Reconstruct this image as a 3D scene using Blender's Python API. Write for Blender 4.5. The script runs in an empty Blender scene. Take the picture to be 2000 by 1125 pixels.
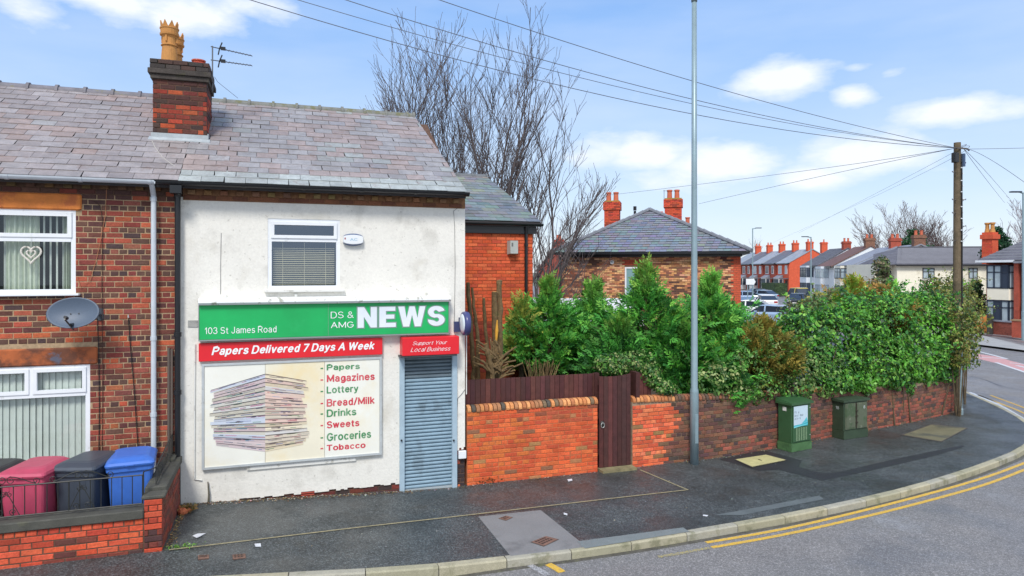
import bpy, math, random
import numpy as np
from mathutils import Vector, Matrix
random.seed(7); rng = np.random.default_rng(11)
PI = math.pi
D = bpy.data
scene = bpy.context.scene
COL = scene.collection

# ------------------------------------------------------------------ camera, sky, sun, exposure
F = 1333.0; YAW = math.radians(19.1); CAMH = 3.8; HZ = 530.0
cs, sn = math.cos(YAW), math.sin(YAW)
cam_d = D.cameras.new('camera'); cam = D.objects.new('camera', cam_d); COL.objects.link(cam)
cam.location = (0, 0, CAMH); cam.rotation_euler = (PI/2, 0, -YAW)
cam_d.sensor_width = 36; cam_d.lens = 36*F/2000
cam_d.shift_y = -(1125/2-HZ)/2000.0
cam_d.clip_start = 0.1; cam_d.clip_end = 3000
scene.camera = cam
SUN_EL, SUN_AZ = math.radians(48), math.radians(205)      # azimuth clockwise from +Y: behind the camera, a little to the left
world = D.worlds.new('World'); scene.world = world; world.use_nodes = True
def build_world():
    nt = world.node_tree; N = nt.nodes; L = nt.links; N.clear()
    out = N.new('ShaderNodeOutputWorld'); bg = N.new('ShaderNodeBackground')
    bg.inputs['Strength'].default_value = 0.112
    sky = N.new('ShaderNodeTexSky'); sky.sky_type = 'NISHITA'; sky.sun_disc = False
    sky.sun_elevation = SUN_EL; sky.sun_rotation = SUN_AZ
    sky.air_density = 1.0; sky.dust_density = 0.4; sky.ozone_density = 2.2
    tc = N.new('ShaderNodeTexCoord')
    sep = N.new('ShaderNodeSeparateXYZ'); L.new(tc.outputs['Generated'], sep.inputs[0])
    def M(op, a, b=None, c=None, clamp=False):
        m = N.new('ShaderNodeMath'); m.operation = op; m.use_clamp = clamp
        for i, v in enumerate((a, b, c)):
            if v is None: continue
            if isinstance(v, (int, float)): m.inputs[i].default_value = v
            else: L.new(v, m.inputs[i])
        return m.outputs[0]
    az = M('ARCTAN2', sep.outputs[0], sep.outputs[1])
    el = M('ARCSINE', sep.outputs[2])
    comb = N.new('ShaderNodeCombineXYZ')
    L.new(M('MULTIPLY', az, 5.0), comb.inputs[0]); L.new(M('MULTIPLY', el, 12.0), comb.inputs[1])
    n1 = N.new('ShaderNodeTexNoise'); n1.inputs['Scale'].default_value = 2.2; n1.inputs['Detail'].default_value = 7; n1.inputs['Roughness'].default_value = 0.58
    L.new(comb.outputs[0], n1.inputs['Vector'])
    clouds = [(60,30,95,34,.8),(230,30,110,34,1.),(370,45,150,38,1.05),(500,40,90,30,.8),(1170,300,80,32,.9),(1265,305,90,34,1.1),(1400,325,120,40,1.2),(1320,345,150,32,.8),
              (1540,160,95,34,1.15),(1665,190,45,20,1.0),(1672,142,34,11,.7),(1740,152,34,12,.6),(1880,222,120,28,1.1),(1970,212,60,25,.9),
              (1690,300,120,42,1.1),(1570,350,90,30,.9),(1780,320,60,40,.6),(1220,200,90,20,.25)]
    tot = None
    for u, v, ru, rv, w in clouds:
        k = (u-1000)/F; a0 = YAW+math.atan(k); c = math.cos(math.atan(k)); e0 = (HZ-v)/F*c
        da = M('MULTIPLY', M('SUBTRACT', az, a0), F/ru/(c*c)); de = M('MULTIPLY', M('SUBTRACT', el, e0), F/rv/c)
        r2 = M('ADD', M('MULTIPLY', da, da), M('MULTIPLY', de, de))
        g = M('MULTIPLY', M('EXPONENT', M('MULTIPLY', r2, -0.7)), w)
        tot = g if tot is None else M('MAXIMUM', tot, g)
    # outside the picture the sky carries the same scattered clouds
    comb2 = N.new('ShaderNodeCombineXYZ'); L.new(M('MULTIPLY', az, 3.0), comb2.inputs[0]); L.new(M('MULTIPLY', el, 6.0), comb2.inputs[1])
    n2 = N.new('ShaderNodeTexNoise'); n2.inputs['Scale'].default_value = 1.3; n2.inputs['Detail'].default_value = 4
    L.new(comb2.outputs[0], n2.inputs['Vector'])
    away = M('MULTIPLY', M('SUBTRACT', M('ABSOLUTE', M('SUBTRACT', az, YAW)), 0.72), 5.0, clamp=True)
    tot = M('MAXIMUM', tot, M('MULTIPLY', M('MULTIPLY', away, n2.outputs['Fac']), 1.5))
    dens = M('MULTIPLY', M('SUBTRACT', M('ADD', M('MULTIPLY', tot, 0.75), M('MULTIPLY', n1.outputs['Fac'], 1.1)), 0.80), 2.1, clamp=True)
    # thin veil
    comb3 = N.new('ShaderNodeCombineXYZ'); L.new(M('MULTIPLY', az, 2.0), comb3.inputs[0]); L.new(M('MULTIPLY', el, 8.0), comb3.inputs[1])
    n3 = N.new('ShaderNodeTexNoise'); n3.inputs['Scale'].default_value = 1.7; n3.inputs['Detail'].default_value = 5
    L.new(comb3.outputs[0], n3.inputs['Vector'])
    veil = M('MULTIPLY', M('SUBTRACT', n3.outputs['Fac'], 0.38), 0.55, clamp=True)
    dens = M('MAXIMUM', M('MULTIPLY', dens, 0.93), veil)
    # base sky: Nishita blended with a clear pale blue that whitens towards the horizon
    ramp = N.new('ShaderNodeValToRGB'); L.new(M('MULTIPLY', el, 2.0, clamp=True), ramp.inputs[0])
    e = ramp.color_ramp.elements
    e[0].position = 0.0; e[0].color = (0.78, 0.86, 0.95, 1)
    e[1].position = 1.0; e[1].color = (0.20, 0.40, 0.85, 1)
    x = e.new(0.22); x.color = (0.60, 0.76, 0.98, 1)
    x = e.new(0.70); x.color = (0.30, 0.53, 0.96, 1)
    sc = N.new('ShaderNodeMix'); sc.data_type = 'RGBA'; sc.blend_type = 'MULTIPLY'; sc.inputs[0].default_value = 1
    L.new(ramp.outputs[0], sc.inputs[6]); sc.inputs[7].default_value = (8.0, 8.0, 8.0, 1)
    mx = N.new('ShaderNodeMix'); mx.data_type = 'RGBA'; mx.inputs[0].default_value = 0.8
    L.new(sky.outputs[0], mx.inputs[6]); L.new(sc.outputs[2], mx.inputs[7])
    cm = N.new('ShaderNodeMix'); cm.data_type = 'RGBA'
    L.new(dens, cm.inputs[0]); L.new(mx.outputs[2], cm.inputs[6]); cm.inputs[7].default_value = (7.3, 7.6, 8.0, 1)
    L.new(cm.outputs[2], bg.inputs['Color']); L.new(bg.outputs[0], out.inputs[0])
build_world()
sl = D.lights.new('sun', 'SUN'); sl.energy = 2.4; sl.angle = math.radians(14); sl.color = (1.0, 0.95, 0.88)
so = D.objects.new('sun', sl); COL.objects.link(so)
sd = Vector((math.sin(SUN_AZ)*math.cos(SUN_EL), math.cos(SUN_AZ)*math.cos(SUN_EL), math.sin(SUN_EL)))
so.rotation_euler = sd.to_track_quat('Z', 'Y').to_euler()
scene.view_settings.view_transform = 'Standard'; scene.view_settings.look = 'None'
scene.view_settings.exposure = 0.32; scene.view_settings.gamma = 1.0; scene.view_settings.use_curve_mapping = False

# ------------------------------------------------------------------ measuring helpers (pixel of the photograph -> place in the world)
def W(u, t):
    k = (u-1000)/F
    return (t*(sn+k*cs), t*(cs-k*sn))
def WP(u, v, t):
    x, y = W(u, t); return Vector((x, y, CAMH-(v-HZ)*t/F))
def P(u, v, Y):
    k = (u-1000)/F; t = Y/(cs-k*sn)
    return Vector((t*(sn+k*cs), Y, CAMH-(v-HZ)*t/F))
def FX(u, Y): return P(u, 0, Y).x
def gz(x):                                   # the pavement falls gently to the right, past the shop
    if x < -1.4: return 0.19
    if x < 2.6: return 0.19*(2.6-x)/4.0
    return 0.0
def G(u, v, dz=0.0, slope=True):
    z = dz
    for _ in range(12):
        t = (CAMH-z)*F/(v-HZ); x, y = W(u, t); z = (gz(x) if slope else 0)+dz
    return Vector((x, y, z))
def c(r, g, b, m=1.0):
    f = lambda a: ((a/255)/12.92 if a <= 10 else (((a/255)+.055)/1.055)**2.4)*m
    return (f(r), f(g), f(b))

# ------------------------------------------------------------------ materials
MATS = {}
def mat(name, col=(.5,.5,.5), rough=.7, metal=0.0, noise=None, noise2=None, bump=None, spec=.5, src=None, emit=0, trans=0, stain=None, coat=0, wet=None, grit=None):
    """src: None = fixed colour, 'OBJ' = the object's own colour, 'ATT' = colour stored per face.
    noise=(scale, amount), noise2 the same, stain=(scale, threshold, colour, strength), bump=(scale, strength)"""
    if name in MATS: return MATS[name]
    m = D.materials.new(name); m.use_nodes = True; nt = m.node_tree; N = nt.nodes; L = nt.links
    b = N['Principled BSDF']; b.inputs['Roughness'].default_value = rough; b.inputs['Metallic'].default_value = metal
    b.inputs['Specular IOR Level'].default_value = spec
    if coat: b.inputs['Coat Weight'].default_value = coat; b.inputs['Coat Roughness'].default_value = .1
    tc = N.new('ShaderNodeTexCoord'); geo = N.new('ShaderNodeNewGeometry')
    if src == 'OBJ': q = N.new('ShaderNodeObjectInfo').outputs['Color']
    elif src == 'ATT':
        a = N.new('ShaderNodeAttribute'); a.attribute_name = 'Col'; q = a.outputs['Color']
    else:
        r = N.new('ShaderNodeRGB'); r.outputs[0].default_value = (*col, 1); q = r.outputs[0]
    def nz(scale, detail=4, rough_=.6):
        n = N.new('ShaderNodeTexNoise'); n.inputs['Scale'].default_value = scale; n.inputs['Detail'].default_value = detail
        n.inputs['Roughness'].default_value = rough_; L.new(geo.outputs['Position'], n.inputs['Vector']); return n.outputs['Fac']
    for nn in (noise, noise2):
        if not nn: continue
        mr = N.new('ShaderNodeMapRange'); mr.inputs['From Min'].default_value = .3; mr.inputs['From Max'].default_value = .7
        mr.inputs['To Min'].default_value = 1-nn[1]; mr.inputs['To Max'].default_value = 1+nn[1]
        L.new(nz(nn[0]), mr.inputs['Value'])
        vm = N.new('ShaderNodeVectorMath'); vm.operation = 'SCALE'; L.new(q, vm.inputs[0]); L.new(mr.outputs[0], vm.inputs['Scale']); q = vm.outputs[0]
    for st in (stain if isinstance(stain, list) else [stain] if stain else []):
        mr = N.new('ShaderNodeMapRange'); mr.inputs['From Min'].default_value = st[1]; mr.inputs['From Max'].default_value = st[1]+(st[4] if len(st) > 4 else .1)
        mr.inputs['To Max'].default_value = st[3]; L.new(nz(st[0], 6, .65), mr.inputs['Value'])
        mx = N.new('ShaderNodeMix'); mx.data_type = 'RGBA'; L.new(mr.outputs[0], mx.inputs[0]); L.new(q, mx.inputs[6]); mx.inputs[7].default_value = (*st[2], 1); q = mx.outputs[2]
    if grit:      # pale and dark stone chips
        vo = N.new('ShaderNodeTexVoronoi'); vo.inputs['Scale'].default_value = grit[0]; L.new(geo.outputs['Position'], vo.inputs['Vector'])
        sp_ = N.new('ShaderNodeSeparateColor'); L.new(vo.outputs['Color'], sp_.inputs[0])
        pw = N.new('ShaderNodeMath'); pw.operation = 'POWER'; pw.inputs[1].default_value = 3.0; L.new(sp_.outputs[0], pw.inputs[0])
        ml = N.new('ShaderNodeMath'); ml.operation = 'MULTIPLY_ADD'; ml.inputs[1].default_value = grit[1]; ml.inputs[2].default_value = 1-grit[1]*.25; L.new(pw.outputs[0], ml.inputs[0])
        vm = N.new('ShaderNodeVectorMath'); vm.operation = 'SCALE'; L.new(q, vm.inputs[0]); L.new(ml.outputs[0], vm.inputs['Scale']); q = vm.outputs[0]
    if wet:       # damp patches shine
        mr = N.new('ShaderNodeMapRange'); mr.inputs['From Min'].default_value = .42; mr.inputs['From Max'].default_value = .62
        mr.inputs['To Min'].default_value = wet[1]; mr.inputs['To Max'].default_value = wet[2]; L.new(nz(wet[0], 5), mr.inputs['Value']); L.new(mr.outputs[0], b.inputs['Roughness'])
    L.new(q, b.inputs['Base Color'])
    if bump:
        bp = N.new('ShaderNodeBump'); bp.inputs['Strength'].default_value = bump[1]; bp.inputs['Distance'].default_value = .01 if len(bump) < 3 else bump[2]
        L.new(nz(bump[0], 5), bp.inputs['Height']); L.new(bp.outputs[0], b.inputs['Normal'])
    if emit: b.inputs['Emission Strength'].default_value = emit; b.inputs['Emission Color'].default_value = (*col, 1)
    if trans:
        tr = N.new('ShaderNodeBsdfTranslucent'); L.new(q, tr.inputs[0]); mxs = N.new('ShaderNodeMixShader'); mxs.inputs[0].default_value = trans
        L.new(b.outputs[0], mxs.inputs[1]); L.new(tr.outputs[0], mxs.inputs[2]); L.new(mxs.outputs[0], N['Material Output'].inputs[0])
    MATS[name] = m; return m
def glassmat(name, tint=(.8,.85,.9), thru=.75, rough=.02):
    m = D.materials.new(name); m.use_nodes = True; nt = m.node_tree; N = nt.nodes; L = nt.links; N.clear()
    o = N.new('ShaderNodeOutputMaterial'); g = N.new('ShaderNodeBsdfGlossy'); g.inputs['Roughness'].default_value = rough; g.inputs[0].default_value = (*tint, 1)
    t = N.new('ShaderNodeBsdfTransparent'); t.inputs[0].default_value = (.92,.95,.95,1)
    lw = N.new('ShaderNodeLayerWeight'); lw.inputs[0].default_value = .5; fr = N.new('ShaderNodeMath'); fr.operation = 'POWER'; fr.inputs[1].default_value = 4.0; L.new(lw.outputs['Facing'], fr.inputs[0])
    mr = N.new('ShaderNodeMath'); mr.operation = 'MULTIPLY_ADD'; mr.inputs[1].default_value = 1.0; mr.inputs[2].default_value = 1-thru; mr.use_clamp = True
    L.new(fr.outputs[0], mr.inputs[0])
    x = N.new('ShaderNodeMixShader'); L.new(mr.outputs[0], x.inputs[0]); L.new(t.outputs[0], x.inputs[1]); L.new(g.outputs[0], x.inputs[2]); L.new(x.outputs[0], o.inputs[0])
    MATS[name] = m; return m
WHITE = mat('white_upvc', c(232,236,240), .35, noise=(3,.04), stain=(9,.62,c(150,150,140),.35))
WHITEP = mat('white_paint', c(225,225,220), .5, stain=(7,.55,c(130,125,110),.5))
GLASS = glassmat('window_glass', (.75,.85,.95), .93)
GLASSD = glassmat('far_window_glass', (.7,.8,.9), .7)
BRK_O = mat('brick_face', rough=.88, src='OBJ', noise=(40,.22), noise2=(2.2,.18), bump=(90,.5))
BRK_A = mat('brick_face_joined', rough=.88, src='ATT', noise=(45,.22), noise2=(11,.16), bump=(90,.5))
MORT = mat('pale_mortar', c(170,146,116), .95, noise=(20,.25), bump=(60,.5))
MORTD = mat('dark_mortar', c(96,72,58), .95, noise=(20,.25), bump=(60,.5))
MORTO = mat('orange_mortar', c(150,74,44), .95, noise=(20,.25), bump=(60,.5))
SLATE_O = mat('slate', rough=.5, src='OBJ', noise=(7,.16), noise2=(40,.12), bump=(25,.35), spec=.5, stain=[(4.2,.58,c(134,112,104),.45,.08),(1.1,.50,c(118,114,112),.5,.2)])
SLATE_A = mat('slate_joined', rough=.42, src='ATT', noise=(7,.16), noise2=(40,.12), bump=(25,.35), spec=.5)
RENDER = mat('white_render', c(230,228,220), .85, noise=(1.6,.04), noise2=(28,.05), bump=(35,.6), stain=[(2.1,.55,c(176,173,164),.42,.16),(14,.61,c(150,146,136),.6,.1),(.9,.58,c(196,190,174),.45,.12)])
BLACKP = mat('black_plastic', c(28,30,34), .3)
GREYP = mat('grey_plastic_pipe', c(196,204,212), .35, noise=(5,.06))
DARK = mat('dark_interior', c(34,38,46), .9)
ATTM = mat('painted_faces', rough=.6, src='ATT', noise=(12,.08))
ATTG = mat('painted_faces_gloss', rough=.35, src='ATT')
LEADM = mat('lead_flashing', c(170,178,182), .4, noise=(8,.15))
WOODD = mat('dark_stained_timber', rough=.6, src='OBJ', noise=(9,.2), noise2=(60,.15), bump=(40,.4))
BARK = mat('bark', c(92,80,62), .9, noise=(14,.35), bump=(30,.8), stain=(5,.55,c(84,92,48),.5))
BARKD = mat('bare_twig_bark', c(92,84,84), .9, noise=(8,.3))
LEAF = mat('leaf', rough=.42, src='ATT', trans=.28, spec=.45)
NEEDLE = mat('needle_spray', rough=.6, src='ATT', trans=.25, spec=.25)
IRON = mat('black_ironwork', c(40,42,40), .5, noise=(30,.3))
GALV = mat('galvanised_steel', c(140,162,170), .4, metal=.25, noise=(4,.1), bump=(50,.1))
CONC = mat('concrete', c(150,142,120), .9, noise=(10,.16), noise2=(90,.2), bump=(80,.5), stain=(4,.56,c(92,92,66),.6))

# ------------------------------------------------------------------ mesh and object helpers
WLOC = {}
def link(o, parent=None, loc=(0,0,0)):
    COL.objects.link(o)
    if parent is not None: o.parent = parent
    o.location = loc
def tag(o, label=None, cat=None, group=None, kind=None):
    if label: o['label'] = label
    if cat: o['category'] = cat
    if group: o['group'] = group
    if kind: o['kind'] = kind
    return o
def thing(name, label, cat, loc=(0,0,0), rz=0.0, group=None):
    o = D.objects.new(name, None); o.empty_display_size = .2; COL.objects.link(o)
    o.location = loc; o.rotation_euler = (0,0,rz); WLOC[o.name] = Vector(loc)
    return tag(o, label, cat, group)
def wl(parent): return WLOC.get(parent.name, Vector((0,0,0))) if parent is not None else Vector((0,0,0))
class MB:
    def __init__(s, mtx=None): s.v = []; s.f = []; s.c = []; s.m = mtx; s.smooth = False
    def vert(s, p):
        p = Vector(p)
        if s.m is not None: p = s.m @ p
        s.v.append(p); return len(s.v)-1
    def face(s, ids, col=(.5,.5,.5)): s.f.append(tuple(ids)); s.c.append(col)
    def poly(s, pts, col=(.5,.5,.5)): s.face([s.vert(p) for p in pts], col); return s
    def box(s, x0, x1, y0, y1, z0, z1, col=(.5,.5,.5), bev=0.0):
        if x0 > x1: x0, x1 = x1, x0
        if y0 > y1: y0, y1 = y1, y0
        if z0 > z1: z0, z1 = z1, z0
        if bev <= 0:
            i = [s.vert((x, y, z)) for z in (z0, z1) for x, y in ((x0,y0),(x1,y0),(x1,y1),(x0,y1))]
            for q in ((0,3,2,1),(4,5,6,7),(0,1,5,4),(1,2,6,5),(2,3,7,6),(3,0,4,7)): s.face([i[k] for k in q], col)
            return s
        b = bev; rings = []
        for z, o in ((z0,b),(z0+b,0),(z1-b,0),(z1,b)):
            r = []
            for x, y, dx, dy in ((x0,y0,1,1),(x1,y0,-1,1),(x1,y1,-1,-1),(x0,y1,1,-1)):
                if (dx > 0) == (dy > 0): pr = ((x+dx*o, y+dy*(o+b)), (x+dx*(o+b), y+dy*o))
                else: pr = ((x+dx*(o+b), y+dy*o), (x+dx*o, y+dy*(o+b)))
                r += [s.vert((px, py, z)) for px, py in pr]
            rings.append(r)
        for a, bb in zip(rings, rings[1:]):
            for k in range(8): s.face((a[k], a[(k+1)%8], bb[(k+1)%8], bb[k]), col)
        s.face(rings[0][::-1], col); s.face(rings[-1], col)
        return s
    def loft(s, rings, col=(.5,.5,.5), cap=True, close=True):
        ids = [[s.vert(p) for p in r] for r in rings]; n = len(ids[0])
        for a, b in zip(ids, ids[1:]):
            for k in range(n if close else n-1): s.face((a[k], a[(k+1)%n], b[(k+1)%n], b[k]), col)
        if cap: s.face(ids[0][::-1], col); s.face(ids[-1], col)
        return s
    def tube(s, pts, r, n=8, col=(.5,.5,.5), cap=True):
        pts = [Vector(p) for p in pts]; rs = r if isinstance(r, (list, tuple)) else [r]*len(pts)
        rings = []; up = None
        for i, p in enumerate(pts):
            d = (pts[min(i+1, len(pts)-1)]-pts[max(i-1, 0)])
            if d.length < 1e-9: d = Vector((0,0,1))
            d.normalize()
            if up is None: up = Vector((0,0,1)) if abs(d.z) < .9 else Vector((1,0,0))
            a = d.cross(up)
            if a.length < 1e-4: a = d.cross(Vector((0,1,0)))
            a.normalize(); b = d.cross(a).normalized(); up = -b if False else up
            rings.append([p+(a*math.cos(2*PI*k/n)+b*math.sin(2*PI*k/n))*rs[i] for k in range(n)])
        return s.loft([r_[::-1] for r_ in rings], col, cap)
    def lathe(s, prof, cx=0, cy=0, z=0, n=20, col=(.5,.5,.5), cap=True):
        return s.loft([[(cx+r*math.cos(2*PI*k/n), cy+r*math.sin(2*PI*k/n), z+h) for k in range(n)] for r, h in prof], col, cap)
    def prism(s, pts, axis_vec, col=(.5,.5,.5)):
        a = Vector(axis_vec); r0 = [Vector(p) for p in pts]
        return s.loft([r0, [p+a for p in r0]], col)
    def build(s, name, m, parent=None, local=False, label=None, kind=None, smooth=False, loc=None):
        me = D.meshes.new(name)
        off = Vector((0,0,0)) if local else wl(parent)
        if parent is None and loc is not None: off = Vector(loc)
        me.from_pydata([tuple(v-off) for v in s.v], [], s.f)
        at = me.attributes.new('Col', 'FLOAT_COLOR', 'FACE')
        at.data.foreach_set('color', np.array([(*q[:3], 1.0) for q in s.c], dtype=np.float32).ravel())
        if smooth: me.polygons.foreach_set('use_smooth', [True]*len(me.polygons))
        me.materials.append(m); me.validate(); me.update()
        o = D.objects.new(name, me); link(o, parent, off if parent is None else (0,0,0)); WLOC[o.name] = Vector((0,0,0)) if local else off
        if label: o['label'] = label
        if kind: o['kind'] = kind
        return o
def npmesh(name, V, Fq, C, m, parent=None, kind=None):
    """many quads at once: V (n,3), Fq (k,4), C (k,3)"""
    me = D.meshes.new(name); off = np.array(wl(parent))
    V = (V-off).astype(np.float32)
    me.vertices.add(len(V)); me.vertices.foreach_set('co', V.ravel())
    k = len(Fq); w = Fq.shape[1]
    me.loops.add(k*w); me.loops.foreach_set('vertex_index', Fq.astype(np.int32).ravel())
    me.polygons.add(k); me.polygons.foreach_set('loop_start', np.arange(k, dtype=np.int32)*w); me.polygons.foreach_set('loop_total', np.full(k, w, dtype=np.int32))
    at = me.attributes.new('Col', 'FLOAT_COLOR', 'FACE')
    at.data.foreach_set('color', np.concatenate([C, np.ones((k,1))], 1).astype(np.float32).ravel())
    me.materials.append(m); me.update(calc_edges=True)
    o = D.objects.new(name, me); link(o, parent); WLOC[o.name] = Vector(tuple(off))
    if kind: o['kind'] = kind
    return o
# --- shared brick meshes: front face chamfered, front looks along -y, unit size scaled per piece
def unit_block(seed, bev=.006, lx=.215, lz=.07, ly=.06):
    r = random.Random(seed); b = MB(); j = lambda: r.uniform(-.0018,.0018)
    x, z = lx/2, lz/2
    back = [b.vert((sx*x+j(), ly, sz*z+j())) for sx, sz in ((-1,-1),(1,-1),(1,1),(-1,1))]
    mid = [b.vert((sx*x+j(), bev, sz*z+j())) for sx, sz in ((-1,-1),(1,-1),(1,1),(-1,1))]
    fr = [b.vert((sx*(x-bev)+j(), j(), sz*(z-bev)+j())) for sx, sz in ((-1,-1),(1,-1),(1,1),(-1,1))]
    for k in range(4):
        n = (k+1) % 4; b.face((back[k], back[n], mid[n], mid[k])); b.face((mid[k], mid[n], fr[n], fr[k]))
    b.face(fr); return b
def mesh_of(b, name, m):
    o = b.build(name, m); me = o.data; D.objects.remove(o); return me
BR_ME = [mesh_of(unit_block(i), 'brick', BRK_O) for i in range(6)]
BH_ME = [mesh_of(unit_block(20+i, lx=.1), 'brick', BRK_O) for i in range(4)]
def piece(name, me, parent, loc, rz=0, scale=None, col=None, rot=None):
    o = D.objects.new(name, me); COL.objects.link(o); o.parent = parent; o.location = Vector(loc)
    o.rotation_euler = rot if rot is not None else (0,0,rz)
    if scale: o.scale = scale
    if col: o.color = (*col, 1)
    return o
def wallholes(mb, x0, x1, z0, z1, y0, y1, holes, col=(.5,.5,.5)):
    xs = sorted({x0, x1, *[h[0] for h in holes], *[h[1] for h in holes]}); zs = sorted({z0, z1, *[h[2] for h in holes], *[h[3] for h in holes]})
    xs = [x for x in xs if x0 <= x <= x1]; zs = [z for z in zs if z0 <= z <= z1]
    for za, zb in zip(zs, zs[1:]):
        run = None
        for xa, xb in zip(xs, xs[1:]):
            xm, zm = (xa+xb)/2, (za+zb)/2
            solid = not any(h[0] < xm < h[1] and h[2] < zm < h[3] for h in holes)
            if solid: run = (run[0] if run else xa, xb)
            if (not solid) and run: mb.box(run[0], run[1], y0, y1, za, zb, col); run = None
        if run: mb.box(run[0], run[1], y0, y1, za, zb, col)
def bricks(parent, org, ang, length, zs, colf, holes=(), course=.082, L=.235, header_every=4, limit=300, ext=.007, rnd=None, keep=None, joined=None, start=0.0, prio=None, local=False):
    """lay bricks on the plane through org (x,y) running along angle ang; zs=(z0,z1); holes in (s0,s1,z0,z1)"""
    r = rnd or random.Random(3); dx, dy = math.cos(ang), math.sin(ang); out = []
    n = int(round((zs[1]-zs[0])/course)); H = (zs[1]-zs[0])/n
    for i in range(n):
        z = zs[0]+(i+.5)*H
        hdr = header_every and i % header_every == header_every-1
        step = L/2 if hdr else L
        s = start-(step*.5 if (i % 2) else 0)
        while s < length:
            a, b = max(s, start)+.005, min(s+step, length)-.006
            s += step
            segs = [(a, b)]
            for h in holes:
                if h[2]-H*.45 < z < h[3]+H*.45:
                    ns = []
                    for (p, q) in segs:
                        if q <= h[0] or p >= h[1]: ns.append((p, q))
                        else:
                            if p < h[0]: ns.append((p, h[0]))
                            if q > h[1]: ns.append((h[1], q))
                    segs = ns
            for p, q in segs:
                if q-p < .03: continue
                if keep and not keep((p+q)/2, z): continue
                out.append(((p+q)/2, z, q-p, H-.0118))
    if prio: out.sort(key=prio)
    # the nearest ones as parts, the rest joined
    off = wl(parent) if not local else Vector((0,0,0)); jb = MB()
    for idx, (s, z, w, h) in enumerate(out):
        col = colf(s, z, r)
        pr = r.uniform(-.004, .003); px, py = org[0]+dx*s+dy*(ext+pr), org[1]+dy*s-dx*(ext+pr)
        if idx < limit:
            hd = w < .14; me = r.choice(BH_ME if hd else BR_ME)
            piece('brick', me, parent, Vector((px, py, z))-off, scale=(w/(.1 if hd else .215), 1, h/.07), col=col, rot=(r.uniform(-.01,.01), r.uniform(-.012,.012), ang+r.uniform(-.01,.01)))
        else:
            jb.m = Matrix.Translation((px, py, z)) @ Matrix.Rotation(ang, 4, 'Z')
            x, zz, bv = w/2, h/2, .006; jb_ids = []
            for yy, o in ((.05,0),(bv,0),(0,bv)):
                jb_ids.append([jb.vert((sx*(x-o), yy, sz*(zz-o))) for sx, sz in ((-1,-1),(1,-1),(1,1),(-1,1))])
            for a_, b_ in zip(jb_ids, jb_ids[1:]):
                for k in range(4): jb.face((a_[k], a_[(k+1)%4], b_[(k+1)%4], b_[k]), col)
            jb.face(jb_ids[-1], col)
    if jb.v:
        jb.m = None
        jb.build(joined or 'brickwork', BRK_A, parent, local=local, kind='stuff')
    return out
def _ar(cx, cy, rx, ry, a0, a1, n=14): return [(cx+rx*math.cos(math.radians(a0+(a1-a0)*k/n)), cy+ry*math.sin(math.radians(a0+(a1-a0)*k/n))) for k in range(n+1)]
_el = lambda cx, cy, rx, ry: _ar(cx, cy, rx, ry, 0, 360, 24)
_bow = lambda: _el(.27,.35,.22,.35)
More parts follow.
